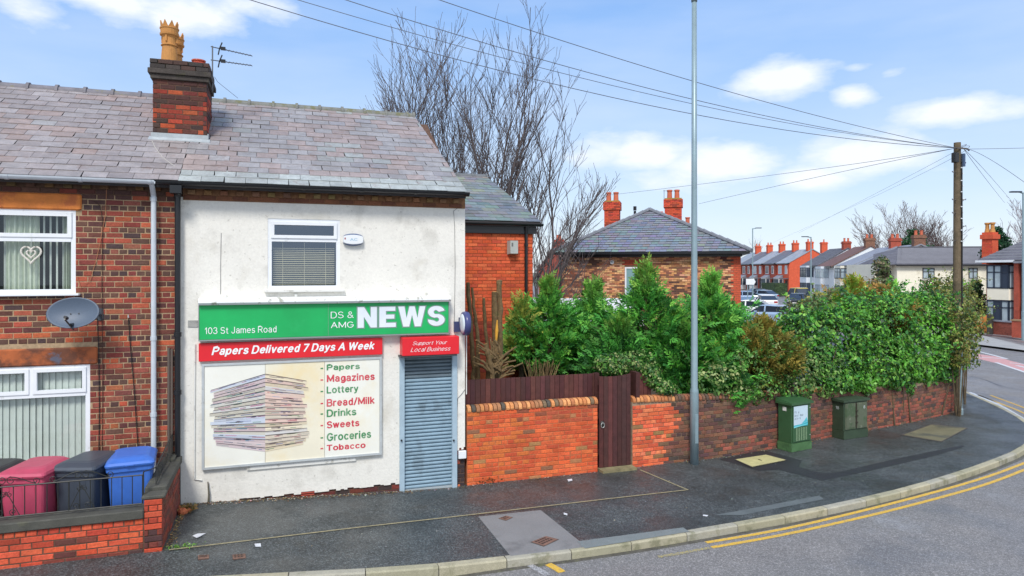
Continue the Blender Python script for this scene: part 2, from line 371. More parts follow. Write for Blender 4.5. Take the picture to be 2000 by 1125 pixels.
GLYPH = {      # plain sans capitals, lower case and figures drawn as pen strokes: width, strokes
 'A':(.72,[[(0,0),(.36,1),(.72,0)],[(.14,.34),(.58,.34)]]), 'B':(.6,[[(0,0),(0,1),(.32,1)]+_ar(.34,.765,.22,.235,90,-90)+[(0,.53)],[(0,0),(.34,0)]+_ar(.36,.265,.25,.265,-90,90)+[(.0,.53)]]),
 'C':(.68,[_ar(.36,.5,.36,.5,38,322,20)]), 'D':(.66,[[(0,0),(0,1),(.28,1)]+_ar(.30,.5,.36,.5,90,-90,18)+[(0,0)]]), 'F':(.56,[[(0,0),(0,1),(.56,1)],[(0,.52),(.48,.52)]]),
 'G':(.74,[_ar(.37,.5,.37,.5,40,350,20)+[(.73,.45),(.42,.45)]]), 'J':(.48,[[(.44,1),(.44,.28)]+_ar(.22,.25,.22,.25,0,-170)]), 'L':(.5,[[(0,1),(0,0),(.5,0)]]),
 'M':(.8,[[(0,0),(0,1),(.4,.12),(.8,1),(.8,0)]]), 'P':(.58,[[(0,0),(0,1),(.34,1)]+_ar(.34,.73,.25,.27,90,-90)+[(0,.46)]]), 'R':(.64,[[(0,0),(0,1),(.36,1)]+_ar(.36,.74,.25,.26,90,-90)+[(0,.48)],[(.34,.48),(.64,0)]]),
 'S':(.6,[_ar(.30,.745,.27,.255,25,270,16)+_ar(.30,.26,.30,.26,88,-155,16)]), 'T':(.64,[[(0,1),(.64,1)],[(.32,1),(.32,0)]]), 'W':(1.0,[[(0,1),(.25,0),(.5,1),(.75,0),(1.0,1)]]), 'Y':(.66,[[(0,1),(.33,.45),(.66,1)],[(.33,.45),(.33,0)]]),
 '&':(.72,[[(.70,0),(.20,.66)]+_ar(.31,.80,.17,.2,200,-30,10)+[(.18,.46)]+_ar(.26,.24,.24,.24,120,310,12)+[(.62,.42)]]),
 'a':(.48,[_ar(.25,.50,.21,.22,155,0,10)+[(.46,0)],_el(.24,.20,.21,.20)]), 'b':(.5,[[(0,1),(0,0)],_bow()]), 'c':(.48,[_ar(.27,.35,.25,.35,45,315,18)]), 'd':(.5,[[(.49,1),(.49,0)],_bow()]),
 'e':(.52,[[(.03,.37),(.51,.37)]+_ar(.27,.35,.25,.35,5,315,20)]), 'g':(.5,[_bow(),[(.49,.70),(.49,-.05)]+_ar(.26,-.05,.23,.22,0,-150)]), 'h':(.46,[[(0,1),(0,0)],[(0,.4)]+_ar(.23,.46,.23,.24,170,0)+[(.46,0)]]),
 'i':(.04,[[(0,.7),(0,0)],[(0,.93),(0,1.02)]]), 'k':(.46,[[(0,1),(0,0)],[(.42,.7),(.0,.28)],[(.14,.42),(.46,0)]]), 'l':(.04,[[(0,1),(0,0)]]), 'm':(.76,[[(0,.7),(0,0)],_ar(.19,.5,.19,.2,170,0)+[(.38,0)],_ar(.57,.5,.19,.2,170,0)+[(.76,0)]]),
 'n':(.46,[[(0,.7),(0,0)],_ar(.23,.46,.23,.24,170,0)+[(.46,0)]]), 'o':(.54,[_el(.27,.35,.27,.35)]), 'p':(.5,[[(0,.7),(0,-.28)],_bow()]), 'r':(.28,[[(0,.7),(0,0)],_ar(.24,.42,.24,.27,170,80,8)]),
 's':(.44,[_ar(.22,.53,.19,.17,25,265,12)+_ar(.22,.18,.22,.18,85,-155,12)]), 't':(.28,[[(.12,.9),(.12,.15)]+_ar(.24,.13,.12,.13,180,290,6),[(0,.68),(.27,.68)]]), 'u':(.46,[[(0,.7)]+_ar(.23,.24,.23,.24,180,350),[(.46,.7),(.46,0)]]),
 'v':(.46,[[(0,.7),(.23,0),(.46,.7)]]), 'w':(.72,[[(0,.7),(.18,0),(.36,.7),(.54,0),(.72,.7)]]), 'y':(.48,[[(0,.7),(.25,.02)],[(.48,.7),(.22,-.14),(.04,-.26)]]), 'z':(.42,[[(0,.7),(.42,.7),(0,0),(.42,0)]]),
 '0':(.56,[_el(.28,.5,.28,.5)]), '1':(.24,[[(0,.76),(.2,1),(.2,0)]]), '3':(.54,[_ar(.26,.76,.23,.24,160,-80,12)+_ar(.26,.27,.28,.27,80,-160,14)]), '7':(.54,[[(0,1),(.54,1),(.18,0)]]), '8':(.56,[_el(.28,.755,.22,.245),_el(.28,.26,.28,.26)]), '/':(.34,[[(0,-.05),(.34,1.05)]])}
def text_mesh(s, weight=.11, shear=0.0, spacing=1.0, **_):
    V, Fc = [], []; y = 0; k = 0
    x = 0.0
    for ch_ in s:
        if ch_ == ' ': x += .34; continue
        w_, st = GLYPH[ch_]
        parts = []
        for pl in st:          # break a stroke at its sharp corners so that each limb keeps its full weight
            cur = [pl[0]]
            for i in range(1, len(pl)):
                cur.append(pl[i])
                if i < len(pl)-1:
                    v1 = Vector(pl[i])-Vector(pl[i-1]); v2 = Vector(pl[i+1])-Vector(pl[i])
                    if v1.length > 1e-6 and v2.length > 1e-6 and v1.angle(v2) > .75: parts.append(cur); cur = [pl[i]]
            parts.append(cur)
        for pl in parts:
            pl = [Vector(p) for p in pl]; closed = (pl[0]-pl[-1]).length < 1e-6; L_, R_ = [], []; n = len(pl); hw_ = weight/2
            if not closed:
                e_ = (pl[0]-pl[1]).normalized()*hw_*.7; f_ = (pl[-1]-pl[-2]).normalized()*hw_*.7; pl[0] = pl[0]+e_; pl[-1] = pl[-1]+f_
            for i, p in enumerate(pl):
                a_ = pl[i-1] if i else (pl[-2] if closed else None); b_ = pl[i+1] if i < n-1 else (pl[1] if closed else None)
                d1 = (p-a_).normalized() if a_ is not None else None; d2 = (b_-p).normalized() if b_ is not None else None
                d1 = d1 or d2; d2 = d2 or d1; n1 = Vector((-d1.y, d1.x)); n2 = Vector((-d2.y, d2.x)); m_ = n1+n2; m_ = m_*(1/max(.45, m_.length_squared/2)) if m_.length > 1e-4 else n1
                e0 = -d2*hw_*0 if a_ is None else Vector((0,0)); L_.append(p+m_*hw_+e0); R_.append(p-m_*hw_+e0)
            i0 = len(V); z = -.0012*(k % 9); k += 1
            for l_, r_ in zip(L_, R_): V += [(l_.x+x+l_.y*shear, l_.y, z), (r_.x+x+r_.y*shear, r_.y, z)]
            for i in range(n-1): Fc.append((i0+2*i, i0+2*i+1, i0+2*i+3, i0+2*i+2))
        x += w_+(.13+weight)*spacing
    me = D.meshes.new('t'); me.from_pydata(V, [], Fc); return me
def text(s, u0, u1, vt, vb, Y, parent, m, name='lettering', **kw):
    """lettering on a plane that faces -Y, filling the box u0..u1 (pixels), vt..vb at its left edge"""
    a, b_ = P(u0, vb, Y), P(u0, vt, Y); x1 = FX(u1, Y)
    return text_w(s, (a.x, Y), 0, x1-a.x, a.z, b_.z, parent, m, name, **kw)
def text_w(s, org, ang, width, z0, z1, parent, m, name='lettering', local=False, thick=0, **kw):
    me = text_mesh(s, **kw)
    if thick:      # a heavier face: the glyphs repeated side by side, each a hair behind the last
        vs = [tuple(v.co) for v in me.vertices]; fs = [tuple(p.vertices) for p in me.polygons]; nv = len(vs); V3, F3 = [], []
        for i, (ox, oy) in enumerate(((0,0),(thick,0),(-thick,0),(0,thick*.6),(0,-thick*.6))):
            V3 += [(x+ox, y+oy, .0006*i) for x, y, z in vs]; F3 += [tuple(q+nv*i for q in f) for f in fs]
        me = D.meshes.new(name); me.from_pydata(V3, [], F3)
    n = len(me.vertices)
    n = len(me.vertices); n = len(me.vertices); co = np.empty(n*3, np.float32); me.vertices.foreach_get('co', co); co = co.reshape(-1, 3)
    mn, mx = co.min(0), co.max(0)
    X = (co[:,0]-mn[0])/(mx[0]-mn[0])*width; Z = (co[:,1]-mn[1])/(mx[1]-mn[1])*(z1-z0)+z0; dep = co[:,2]-mx[2]
    off = Vector((0,0,0)) if local else wl(parent)
    dp = -dep*.3
    out = np.stack([org[0]+math.cos(ang)*X-math.sin(ang)*dp-off.x, org[1]+math.sin(ang)*X+math.cos(ang)*dp-off.y, Z-off.z], 1)
    me.vertices.foreach_set('co', out.astype(np.float32).ravel()); me.materials.clear(); me.materials.append(m); me.update()
    me.name = name; o = D.objects.new(name, me); link(o, parent); return o
def slates(parent, corners, rows, pitch, colf, seedv=1, limit=300, gap=.006, thick=.008, joined=False, edge_start=0.0, grow=None, local=False, name='slate', clip=None):
    """corners: eaves-left, eaves-right, ridge-left, ridge-right. One tile per object, laid in broken bond; each tilts out at its tail"""
    r = random.Random(seedv); EL, ER, RL, RR = [Vector(q) for q in corners]
    fr = [0.0]
    for i in range(rows): fr.append(fr[-1]+(1+(grow or 0)*i/rows))
    fr = [q/fr[-1] for q in fr]
    n = (ER-EL).cross(RL-EL).normalized()
    if n.z < 0: n = -n
    cnt = 0; jb = MB(); off = Vector((0,0,0)) if local else wl(parent)
    for i in range(rows):
        A, B = EL.lerp(RL, fr[i]), ER.lerp(RR, fr[i]); A2, B2 = EL.lerp(RL, min(1, fr[i+1]+.012)), ER.lerp(RR, min(1, fr[i+1]+.012))
        Lr = (B-A).length; ex = (B-A).normalized()
        s = -(pitch*.5 if i % 2 else 0)+r.uniform(-.02,.02)
        while s < Lr-.02:
            w = pitch*r.uniform(.96,1.04); a, b = max(s, 0)+gap/2, min(s+w, Lr)-gap/2; s += w
            if Lr-s < .05: b = Lr; s = Lr
            if b-a < .04: continue
            up = (A2-A).dot((RL-EL).normalized()); sl = (RL-EL).normalized()
            if clip:
                up_perp = (A2-A)-ex*(A2-A).dot(ex); sl = up_perp.normalized(); up = up_perp.length
            base = A+ex*a; wd = b-a; col = colf(r, (a+b)/2/Lr, fr[i])
            if clip and clip(base+ex*wd/2+sl*up/2): continue
            j = [r.uniform(-.006,.006) for _ in range(4)]; lift = r.uniform(.010,.017)
            pts = [Vector((0,j[0],lift)), Vector((wd,j[1],lift)), Vector((wd,up+.01,.003)), Vector((0,up+.01,.003))]
            ck = .02*r.random() if r.random() < .3 else 0
            top = [pts[0]+Vector((ck,0,0)), pts[1], pts[2], pts[3]]
            bot = [p-Vector((0,0,thick)) for p in top]
            mt = Matrix((( ex.x, sl.x, n.x, base.x),(ex.y, sl.y, n.y, base.y),(ex.z, sl.z, n.z, base.z),(0,0,0,1)))
            if cnt < limit and not joined:
                b_ = MB()
                ti = [b_.vert(p) for p in top]; bi = [b_.vert(p) for p in bot]
                b_.face(ti); b_.face((bi[0], bi[1], ti[1], ti[0])); b_.face((bi[1], bi[2], ti[2], ti[1])); b_.face((bi[3], bi[0], ti[0], ti[3]))
                me = D.meshes.new(name); me.from_pydata([tuple(v) for v in b_.v], [], b_.f); me.materials.append(SLATE_O)
                o = D.objects.new(name, me); COL.objects.link(o); o.parent = parent
                o.matrix_local = Matrix.Translation(-off) @ mt; o.color = (*col, 1); cnt += 1
            else:
                jb.m = mt; ti = [jb.vert(p) for p in top]; bi = [jb.vert(p) for p in bot]
                for q in (ti, (bi[0], bi[1], ti[1], ti[0]), (bi[1], bi[2], ti[2], ti[1]), (bi[3], bi[0], ti[0], ti[3])): jb.face(q, col)
    if jb.v: jb.m = None; jb.build('slates', SLATE_A, parent, local=local, kind='stuff')
FY = 11.7
# ================================================================== GROUND, ROAD, PAVEMENT
ROADM = mat('asphalt_road', c(128,126,125), .66, noise=(1.1,.08), noise2=(40,.22), bump=(90,.7,.008), spec=.4, grit=(75,.9), wet=(.7,.42,.78), stain=[(.45,.52,c(108,110,114),.7,.14),(.8,.60,c(150,151,155),.6,.1)])
PAVM = mat('asphalt_pavement', c(74,79,80), .55, noise=(1.3,.18), noise2=(36,.25), bump=(90,.8,.008), spec=.45, grit=(70,1.6), wet=(.8,.30,.72), stain=[(.55,.50,c(58,62,62),.85,.14),(.8,.60,c(60,54,40),.6,.1)])
PAVD = mat('new_asphalt', c(48,50,54), .5, noise=(2,.12), noise2=(180,.3), bump=(240,.6,.006))
PAVL = mat('worn_pavement', c(120,128,128), .6, noise=(3,.1), noise2=(180,.3), bump=(240,.5,.006))
PAVC = mat('grey_concrete', c(128,128,128), .7, noise=(1.6,.08), noise2=(170,.25), bump=(240,.5,.006), stain=(1.2,.54,c(98,98,98),.6))
YEL = mat('yellow_paint', c(222,178,58), .6, noise=(30,.2), stain=[(60,.53,c(140,132,110),.85,.05),(5,.60,c(150,140,110),.8,.1)])
WHT = mat('worn_white_paint', c(205,208,210), .6, noise=(20,.12), stain=(30,.58,c(140,142,145),.8,.05))
REDS = mat('red_surfacing', c(200,150,148), .7, noise=(20,.12), stain=(8,.55,c(160,150,150),.7))
LINEM = mat('edging_strip', c(150,142,112), .8, noise=(20,.2), stain=(6,.56,c(100,100,80),.7))
SOIL = mat('soil', c(70,58,42), .95, noise=(6,.3), bump=(20,.8))
g = MB(); g.poly([(-900,-200,-.14),(1500,-200,-.14),(1500,1800,-.14),(-900,1800,-.14)])
g.build('ground', mat('far_ground', c(104,110,92), .9, noise=(.05,.2), noise2=(.8,.15)), kind='structure')
g = MB(); g.poly([(-60,-30,-.11),(160,-30,-.11),(160,170,-.11),(-60,170,-.11)])
g.build('road', ROADM, kind='structure')

kpx = [(788,1125),(914,1111),(1036,1096),(1146,1082),(1253,1066),(1345,1051),(1440,1034),(1520,1020),(1600,1004),(1665,990),(1730,975),(1780,962),(1825,949),(1885,930),(1941,910),(2000,886)]
kl = [G(u, v+1, -.07, True) for u, v in kpx]; kl = [Vector((p.x, p.y)) for p in kl]
kl = [Vector((-9, 8.86)), Vector((-4, 8.86)), Vector((-1.6, 8.87))]+kl
kl += [Vector(q) for q in ((16.4,10.75),(17.4,11.45),(18.3,12.35),(19.2,13.5),(20.2,15.0),(21.4,16.8),(23.5,19.8),(27,24.8),(33,33.5),(42,46.5),(60,72))]
def smooth(pl, it=2):
    for _ in range(it):
        q = [pl[0]]
        for a, b in zip(pl, pl[1:]): q += [a.lerp(b, .25), a.lerp(b, .75)]
        q.append(pl[-1]); pl = q
    return pl
kls = smooth(kl, 2)
def resample(pl, step):
    out = [pl[0]]; acc = 0
    for a, b in zip(pl, pl[1:]):
        d = (b-a).length; pos = 0
        while acc+d-pos >= step:
            pos += step-acc; acc = 0; out.append(a.lerp(b, pos/d))
        acc += d-pos
    return out
kr = resample(kls, .915)
# back line of the pavement (walls)
wpx = [(1235,912.5),(1314,904),(1415,893),(1518,875),(1631,852),(1698,840),(1775,826),(1865,806)]
wl_pts = [Vector((G(u, v).x, G(u, v).y)) for u, v in wpx]
wl_s = smooth([Vector((6.53, 11.72))]+wl_pts[1:], 2)
def offs(pl, d):
    out = []
    for i, p in enumerate(pl):
        t = (pl[min(i+1, len(pl)-1)]-pl[max(i-1, 0)]).normalized(); out.append(p+Vector((-t.y, t.x))*d)
    return out
inner = offs(kr, .125)
pv = MB()
def backpt(p):
    # straight back to the building line
    if p.x < 15.3: return Vector((p.x, 14.0))
    return None
rows = []
for i, p in enumerate(inner):
    q = Vector((p.x, 14.2)) if p.x < 14.0 else None
    if q is None:
        j = p.x-14.0; q = Vector((14.0+j*.42, 14.2+max(0, (p.y-10.2))*1.02))
    n = 6; rows.append([(p.lerp(q, k/n).x, p.lerp(q, k/n).y, gz(p.lerp(q, k/n).x)) for k in range(n+1)])
vi = [[pv.vert(q) for q in r] for r in rows]
for a, b in zip(vi, vi[1:]):
    for k in range(len(a)-1): pv.face((a[k], b[k], b[k+1], a[k+1]))
pvo = pv.build('pavement', PAVM, kind='structure')
# kerb: a bed and its stones
kb = MB()
KST = [mat('kerb_stone_%s' % n_, q, .85, noise=(6,.12), noise2=(120,.25), bump=(120,.6), stain=(3,.54,c(110,110,84),.7)) for n_, q in (('warm', c(172,166,142)), ('grey', c(166,163,148)), ('mossy', c(162,158,134)))]
bed = [Vector((p.x, p.y, 0)) for p in kr]
vb = []
for p, q in zip(kr, inner):
    z = gz(p.x)-.03
    vb.append([kb.vert((p.x, p.y, -.13)), kb.vert((p.x, p.y, z-.004)), kb.vert((q.x, q.y, z-.004))])
for a, b in zip(vb, vb[1:]):
    for k in range(2): kb.face((a[k], a[k+1], b[k+1], b[k]))
kerb = kb.build('kerb', mat('kerb_bed', c(70,70,66), .9), kind='structure')
for i in range(len(kr)-1):
    a, b = kr[i], kr[i+1]
    if b.x < -5 or a.x > 24: continue
    t = (b-a).normalized(); nrm = Vector((-t.y, t.x)); L_ = (b-a).length
    def pt(s, w, z): q = a+t*s+nrm*w; return (q.x, q.y, z)
    za, zb = gz(a.x)+.004, gz(b.x)+.004; m_ = MB(); e = .006
    ring = lambda s, z: [pt(s,-.004,-.125), pt(s,-.004,z-.022), pt(s,.014,z-.002), pt(s,.10,z), pt(s,.122,z-.003), pt(s,.122,-.125)]
    m_.loft([ring(e, za), ring(L_-e, zb)], cap=True)
    m_.build('kerb_stone', KST[i*7 % 3], kerb)
def drape(name, px, m, dz=.004, z0=None, kind='structure', parent=None, label=None, sub=True):
    """a flat sheet following the pavement, outlined by points seen in the photograph"""
    pts = [G(u, v, dz if z0 is None else z0, z0 is None) for u, v in px]
    b = MB(); b.poly(pts); return b.build(name, m, parent, kind=kind, label=label)
drape('concrete_patch', [(934,1009),(1056,996),(1146,1068),(997,1086)], PAVC, .004)
drape('worn_strip', [(1135,1066),(1128,1057),(1334,1030),(1347,1038),(1143,1071)], PAVL, .008)
drape('worn_strip', [(1392,1006),(1440,998),(1600,968),(1610,975),(1450,1006)], mat('worn_pavement_soft', c(96,103,104), .6, noise=(3,.12), noise2=(180,.4)), .004)
# new tarmac round the chamber cover and the trench
drape('trench_reinstatement', [(1404,896.5),(1491,879),(1566,899),(1560,912),(1604,924),(1632,923),(1760,894),(1880,869.5),(1885,872),(1818,892),(1676,924),(1606,938),(1520,917),(1482,919)], PAVD, .004)
def strip(name, pl, w, m, z, parent=None, kind='structure', slope=False, jit=0):
    b = MB(); ids = []
    l, r = offs(pl, w/2), offs(pl, -w/2)
    for p, q in zip(l, r):
        ids.append((b.vert((p.x, p.y, z+(gz(p.x) if slope else 0))), b.vert((q.x, q.y, z+(gz(q.x) if slope else 0)))))
    for x, y in zip(ids, ids[1:]): b.face((x[0], x[1], y[1], y[0]))
    return b.build(name, m, parent, kind=kind)
def gl(px, z=-.11): return [Vector((G(u, v, z, False).x, G(u, v, z, False).y)) for u, v in px]
y1 = smooth(gl([(1379,1060),(1482,1043),(1577,1024),(1730,987),(1865,951),(1940,928),(2000,905)]), 2)+[Vector(q) for q in ((16.6,10.3),(17.8,11.15),(18.8,12.2),(19.8,13.6),(21,15.6))]
y2 = smooth(gl([(1390,1069.5),(1505,1050),(1595,1031),(1739,998),(1892,957),(1950,938),(2000,918)]), 2)+[Vector(q) for q in ((16.9,10.05),(18.1,10.95),(19.1,12.0),(20.1,13.4),(21.3,15.4))]
strip('yellow_line', y1, .075, YEL, -.106); strip('yellow_line', y2, .075, YEL, -.106)
YELF = mat('faded_yellow_paint', c(170,155,90), .7, noise=(30,.2), stain=[(45,.47,c(128,126,122),1.,.03)])
strip('faded_yellow_line', smooth(gl([(1284,1088),(1330,1081),(1386,1070)]), 1), .07, YELF, -.106)
strip('faded_yellow_line', smooth(gl([(1070,1102),(1086,1110),(1098,1118)]), 1), .11, YEL, -.106)
strip('faded_white_line', smooth(gl([(1034,1104),(1050,1112),(1070,1124)]), 1), .1, mat('faded_white_paint', c(170,170,172), .7, stain=[(40,.48,c(128,128,130),1.,.03)]), -.106)
strip('faded_white_line', smooth(gl([(1889,766),(1925,779),(1950,792),(2000,822)]), 1), .24, mat('pale_channel', c(185,190,195), .6, noise=(5,.1), stain=(6,.55,c(140,142,146),.7)), -.106)
strip('gutter_grime', [p for p in offs(kr, -.05) if -6 < p.x < 16], .085, mat('wet_gutter_grime', c(86,84,78), .5, noise=(6,.3), noise2=(40,.4), stain=(5,.55,c(104,108,70),.6)), -.1085)
CRK = mat('tar_crack', c(84,84,88), .5, noise=(3,.3))
for pl in ([(1898,735),(1925,742),(1950,752),(1975,759),(2010,764)], [(1925,742),(1945,751),(1958,757)]):
    strip('crack', smooth(gl(pl), 1), .03, CRK, -.1065)
# red hatching with white lines on the road beyond
drape('red_hatching', [(1908,691),(1950,697),(1975,705),(2000,711),(2060,724),(2060,748),(2000,727),(1960,713),(1905,699)], REDS, z0=-.106)
for pl in ([(1912,687),(1940,694),(1968,701.5)], [(1945,708),(1965,715),(2010,730),(2060,748)], [(1908,698),(1935,699),(1960,701)], [(1972,709),(2000,711.5),(2040,716)], [(1985,714),(2020,722),(2060,733)]):
    strip('white_line', smooth(gl(pl, -.11), 1), .16, WHT, -.102)
# cream strip let into the pavement
ln = [G(330,1075), G(500,1055), G(700,1031), G(870,1012), G(1052,991), G(1180,976), G(1340,958)]
strip('edging_line', [Vector((p.x, p.y)) for p in ln], .035, LINEM, .010, slope=True)
ln2 = [G(1344,957.5), G(1250,918)]
strip('edging_line', [Vector((p.x, p.y)) for p in ln2], .035, LINEM, .006, slope=True)
# far pavement and road side opposite
fp = gl([(1880,643),(1915,654),(1955,664),(2000,675),(2080,694)], -.0)
b = MB(); back = [p+Vector((1.5,9)) for p in fp]
ids = [(b.vert((p.x,p.y,-.12)), b.vert((p.x,p.y,0)), b.vert((q.x,q.y,0))) for p, q in zip(fp, back)]
for x, y in zip(ids, ids[1:]):
    b.face((x[0],y[0],y[1],x[1])); b.face((x[1],y[1],y[2],x[2]))
b.build('far_pavement', mat('pale_pavement', c(160,160,158), .8, noise=(1,.1), noise2=(30,.12)), kind='structure')
# garden behind the wall, yard in front of the left house
g = MB(); g.poly([(3.2,11.9,.012),(16.5,13.4,.012),(18,24,.012),(3.2,24,.012)]); g.build('garden_soil', SOIL, kind='structure')
g = MB(); g.poly([(-9,9.9,.20),(-1.5,9.9,.20),(-1.5,11.8,.20),(-9,11.8,.20)]); g.build('yard', PAVC, kind='structure')

# ================================================================== LEFT HOUSE
def eav(u, v): return P(u, v, 11.45)
Yr = 14.9
EZ = 5.17; RZ = 7.23
house = thing('terraced_house', 'red and brown brick terraced house with white windows, left of the rendered newsagent', 'house', (-3.4,11.7,.19))
wallm = MB()
UW = (-4.05, P(148,0,FY).x, P(100,573,FY).z, P(100,408,FY).z)
LW = (-4.1, P(176,0,FY).x, .95, P(100,713,FY).z)
wallholes(wallm, -7.5, -1.42, .12, 5.12, FY, FY+.24, [UW, LW])
wallm.box(-7.5, -1.42, 17.5, 17.7, .12, 5.0); wallm.box(-7.5, -7.3, FY+.24, 17.5, .12, 5.0); wallm.box(-1.62, -1.42, FY+.245, 17.5, .12, 5.0)
wall = wallm.build('wall', MORT, house)
lint_u = (-4.3, P(160,0,FY).x, P(100,410,FY).z, P(100,377,FY).z)
lint_l = (-4.3, P(191,0,FY).x, P(100,714,FY).z, P(100,679,FY).z)
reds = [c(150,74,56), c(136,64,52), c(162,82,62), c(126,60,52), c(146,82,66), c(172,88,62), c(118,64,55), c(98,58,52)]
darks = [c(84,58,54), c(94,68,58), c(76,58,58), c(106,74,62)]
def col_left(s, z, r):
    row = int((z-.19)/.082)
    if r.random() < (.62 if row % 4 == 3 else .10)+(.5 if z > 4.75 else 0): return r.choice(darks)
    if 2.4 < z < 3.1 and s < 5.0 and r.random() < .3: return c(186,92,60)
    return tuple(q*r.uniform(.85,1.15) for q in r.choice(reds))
org = (-5.0, FY)
H4 = [(h[0]+5.0, h[1]+5.0, h[2], h[3]) for h in (UW, LW, lint_u, lint_l)]
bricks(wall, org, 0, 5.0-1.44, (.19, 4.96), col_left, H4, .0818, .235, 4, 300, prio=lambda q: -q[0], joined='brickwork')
# stone lintels, painted orange and flaking
LINT = mat('flaking_orange_stone', c(214,128,62), .85, noise=(5,.18), bump=(12,.7), stain=[(3.2,.50,c(176,96,58),.8,.1),(4.1,.60,c(96,70,56),.9,.06)])
LINT2 = mat('sooty_orange_stone', c(168,92,52), .85, noise=(5,.22), bump=(12,.7), stain=[(2.6,.47,c(88,58,46),.85,.12),(3.1,.60,c(90,94,110),.9,.06)])
for hh, mm, lab in ((lint_u, LINT, 'orange flaking lintel over the upper window'), (lint_l, LINT2, 'soot stained lintel over the lower window')):
    lb = MB(); lb.box(hh[0], hh[1]-.0, FY-.035, FY+.1, hh[2], hh[3]-.005, bev=.02); lb.build('lintel', mm, house, label=lab)
# dentil course: projecting bricks under the eaves
def dentils(parent, x0, x1, mcol, col2, wallY=FY, band=MORTD, zc=5.07):
    b = MB(); b.box(x0, x1, wallY-.012, wallY+.025, zc-.125, zc+.14); b.build('brick_band', band, parent)
    x = x0+.06; r = random.Random(5)
    while x < x1-.1:
        w = Vector((x+.06, wallY-.06, zc)); piece('brick', r.choice(BH_ME), parent, w-wl(parent), scale=(1.1,1.3,1.05), col=tuple(q*r.uniform(.85,1.2) for q in mcol(r)))
        x += .2355
    x = x0+.01
    while x < x1-.1:
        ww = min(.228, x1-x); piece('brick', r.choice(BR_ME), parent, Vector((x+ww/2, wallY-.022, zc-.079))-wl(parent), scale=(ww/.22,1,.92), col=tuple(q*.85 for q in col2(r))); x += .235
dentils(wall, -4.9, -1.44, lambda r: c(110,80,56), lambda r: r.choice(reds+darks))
# windows of the left house
def upvc(b, x0, x1, z0, z1, Y, w=.055, d=.06):
    b.box(x0, x1, Y-d/2, Y+d/2, z0, z0+w); b.box(x0, x1, Y-d/2, Y+d/2, z1-w, z1)
    b.box(x0, x0+w, Y-d/2+.001, Y+d/2, z0+w, z1-w); b.box(x1-w, x1, Y-d/2+.001, Y+d/2, z0+w, z1-w)
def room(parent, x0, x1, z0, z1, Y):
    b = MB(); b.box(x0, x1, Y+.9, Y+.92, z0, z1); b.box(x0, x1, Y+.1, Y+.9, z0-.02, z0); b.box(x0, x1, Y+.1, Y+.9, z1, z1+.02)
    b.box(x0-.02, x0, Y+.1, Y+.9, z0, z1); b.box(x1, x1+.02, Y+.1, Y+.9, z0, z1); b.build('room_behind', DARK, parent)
win = thing('window', None, None, (-3.4, FY, 3.2)); win.parent = house; win.location = (0,0,3.2-.19); del_ = None
WLOC[win.name] = Vector((-3.4, FY, 3.2))
YW = FY+.03
fr_ = MB(); upvc(fr_, UW[0], UW[1], UW[2], UW[3], YW, .06)
zt = P(60,467,YW).z
fr_.box(UW[0]+.06, UW[1]-.06, YW-.035, YW+.03, zt-.035, zt+.035)
upvc(fr_, UW[0]+.05, UW[1]-.05, zt+.03, UW[3]-.05, YW-.02, .055)
fr_.build('frame', WHITE, win)
sb = MB(); sb.box(UW[0]-.05, UW[1]+.06, FY-.11, FY+.0, UW[2]-.035, UW[2]-.002, bev=.006); sb.build('sill', WHITE, win)
for za, zb in ((UW[2]+.06, zt-.035), (zt+.085, UW[3]-.105)):
    gb = MB(); gb.poly([(UW[0]+.06, YW, za), (UW[1]-.06, YW, za), (UW[1]-.06, YW, zb), (UW[0]+.06, YW, zb)]); gb.build('pane', GLASS, win)
room(win, UW[0], UW[1], UW[2], UW[3], FY)
BLINDM = mat('blind_fabric', c(232,238,230), .9, noise=(6,.05), trans=.3)
CURT = mat('net_curtain', c(196,204,186), .9, noise=(12,.12))
r = random.Random(2)
x = UW[1]-.12
while x > UW[0]+.1:       # thin vertical blind slats turned edge-on
    s_ = MB(); s_.box(-.012, .012, -.002, .002, -(UW[3]-UW[2])/2+.06, (UW[3]-UW[2])/2-.06); o = s_.build('blind_slat', BLINDM, win, local=True)
    o.location = Vector((x, FY+.17, (UW[2]+UW[3])/2))-WLOC[win.name]; o.rotation_euler.z = r.uniform(.3,.6); x -= .082
for x0, x1 in ((-3.72,-3.3), (-2.99,-2.86)):
    cb = MB(); pts = [(x0+(x1-x0)*k/24, FY+.13+.025*math.sin(k*1.7)) for k in range(25)]
    cb.loft([[(a, b_, UW[2]+.03) for a, b_ in pts], [(a, b_, UW[3]-.03) for a, b_ in pts]], cap=False, close=False); cb.build('curtain', CURT, win)
# heart hanging in the window
hp = thing('heart_ornament', 'pale wicker heart hanging inside the upper window of the brick house', 'ornament', tuple(P(61,500,FY+.0)))
hc = P(61,497,FY-.015)
for sc_, rr in ((1,.014),(.45,.012)):
    hb = MB(); pts = []
    for k in range(33):
        t = 2*PI*k/32; pts.append((hc.x+sc_*.0078*16*math.sin(t)**3, FY-.02, hc.z+.01+sc_*.0085*(13*math.cos(t)-5*math.cos(2*t)-2*math.cos(3*t)-math.cos(4*t))))
    hb.tube(pts, rr, 6, cap=False); hb.build('heart_ring', mat('pale_wicker', c(215,210,200), .8, noise=(60,.2)), hp)
hb = MB(); hb.tube([(hc.x, FY-.02, hc.z+.09), (hc.x, FY-.02, hc.z+.30)], .003, 4); hb.build('cord', BLINDM, hp)
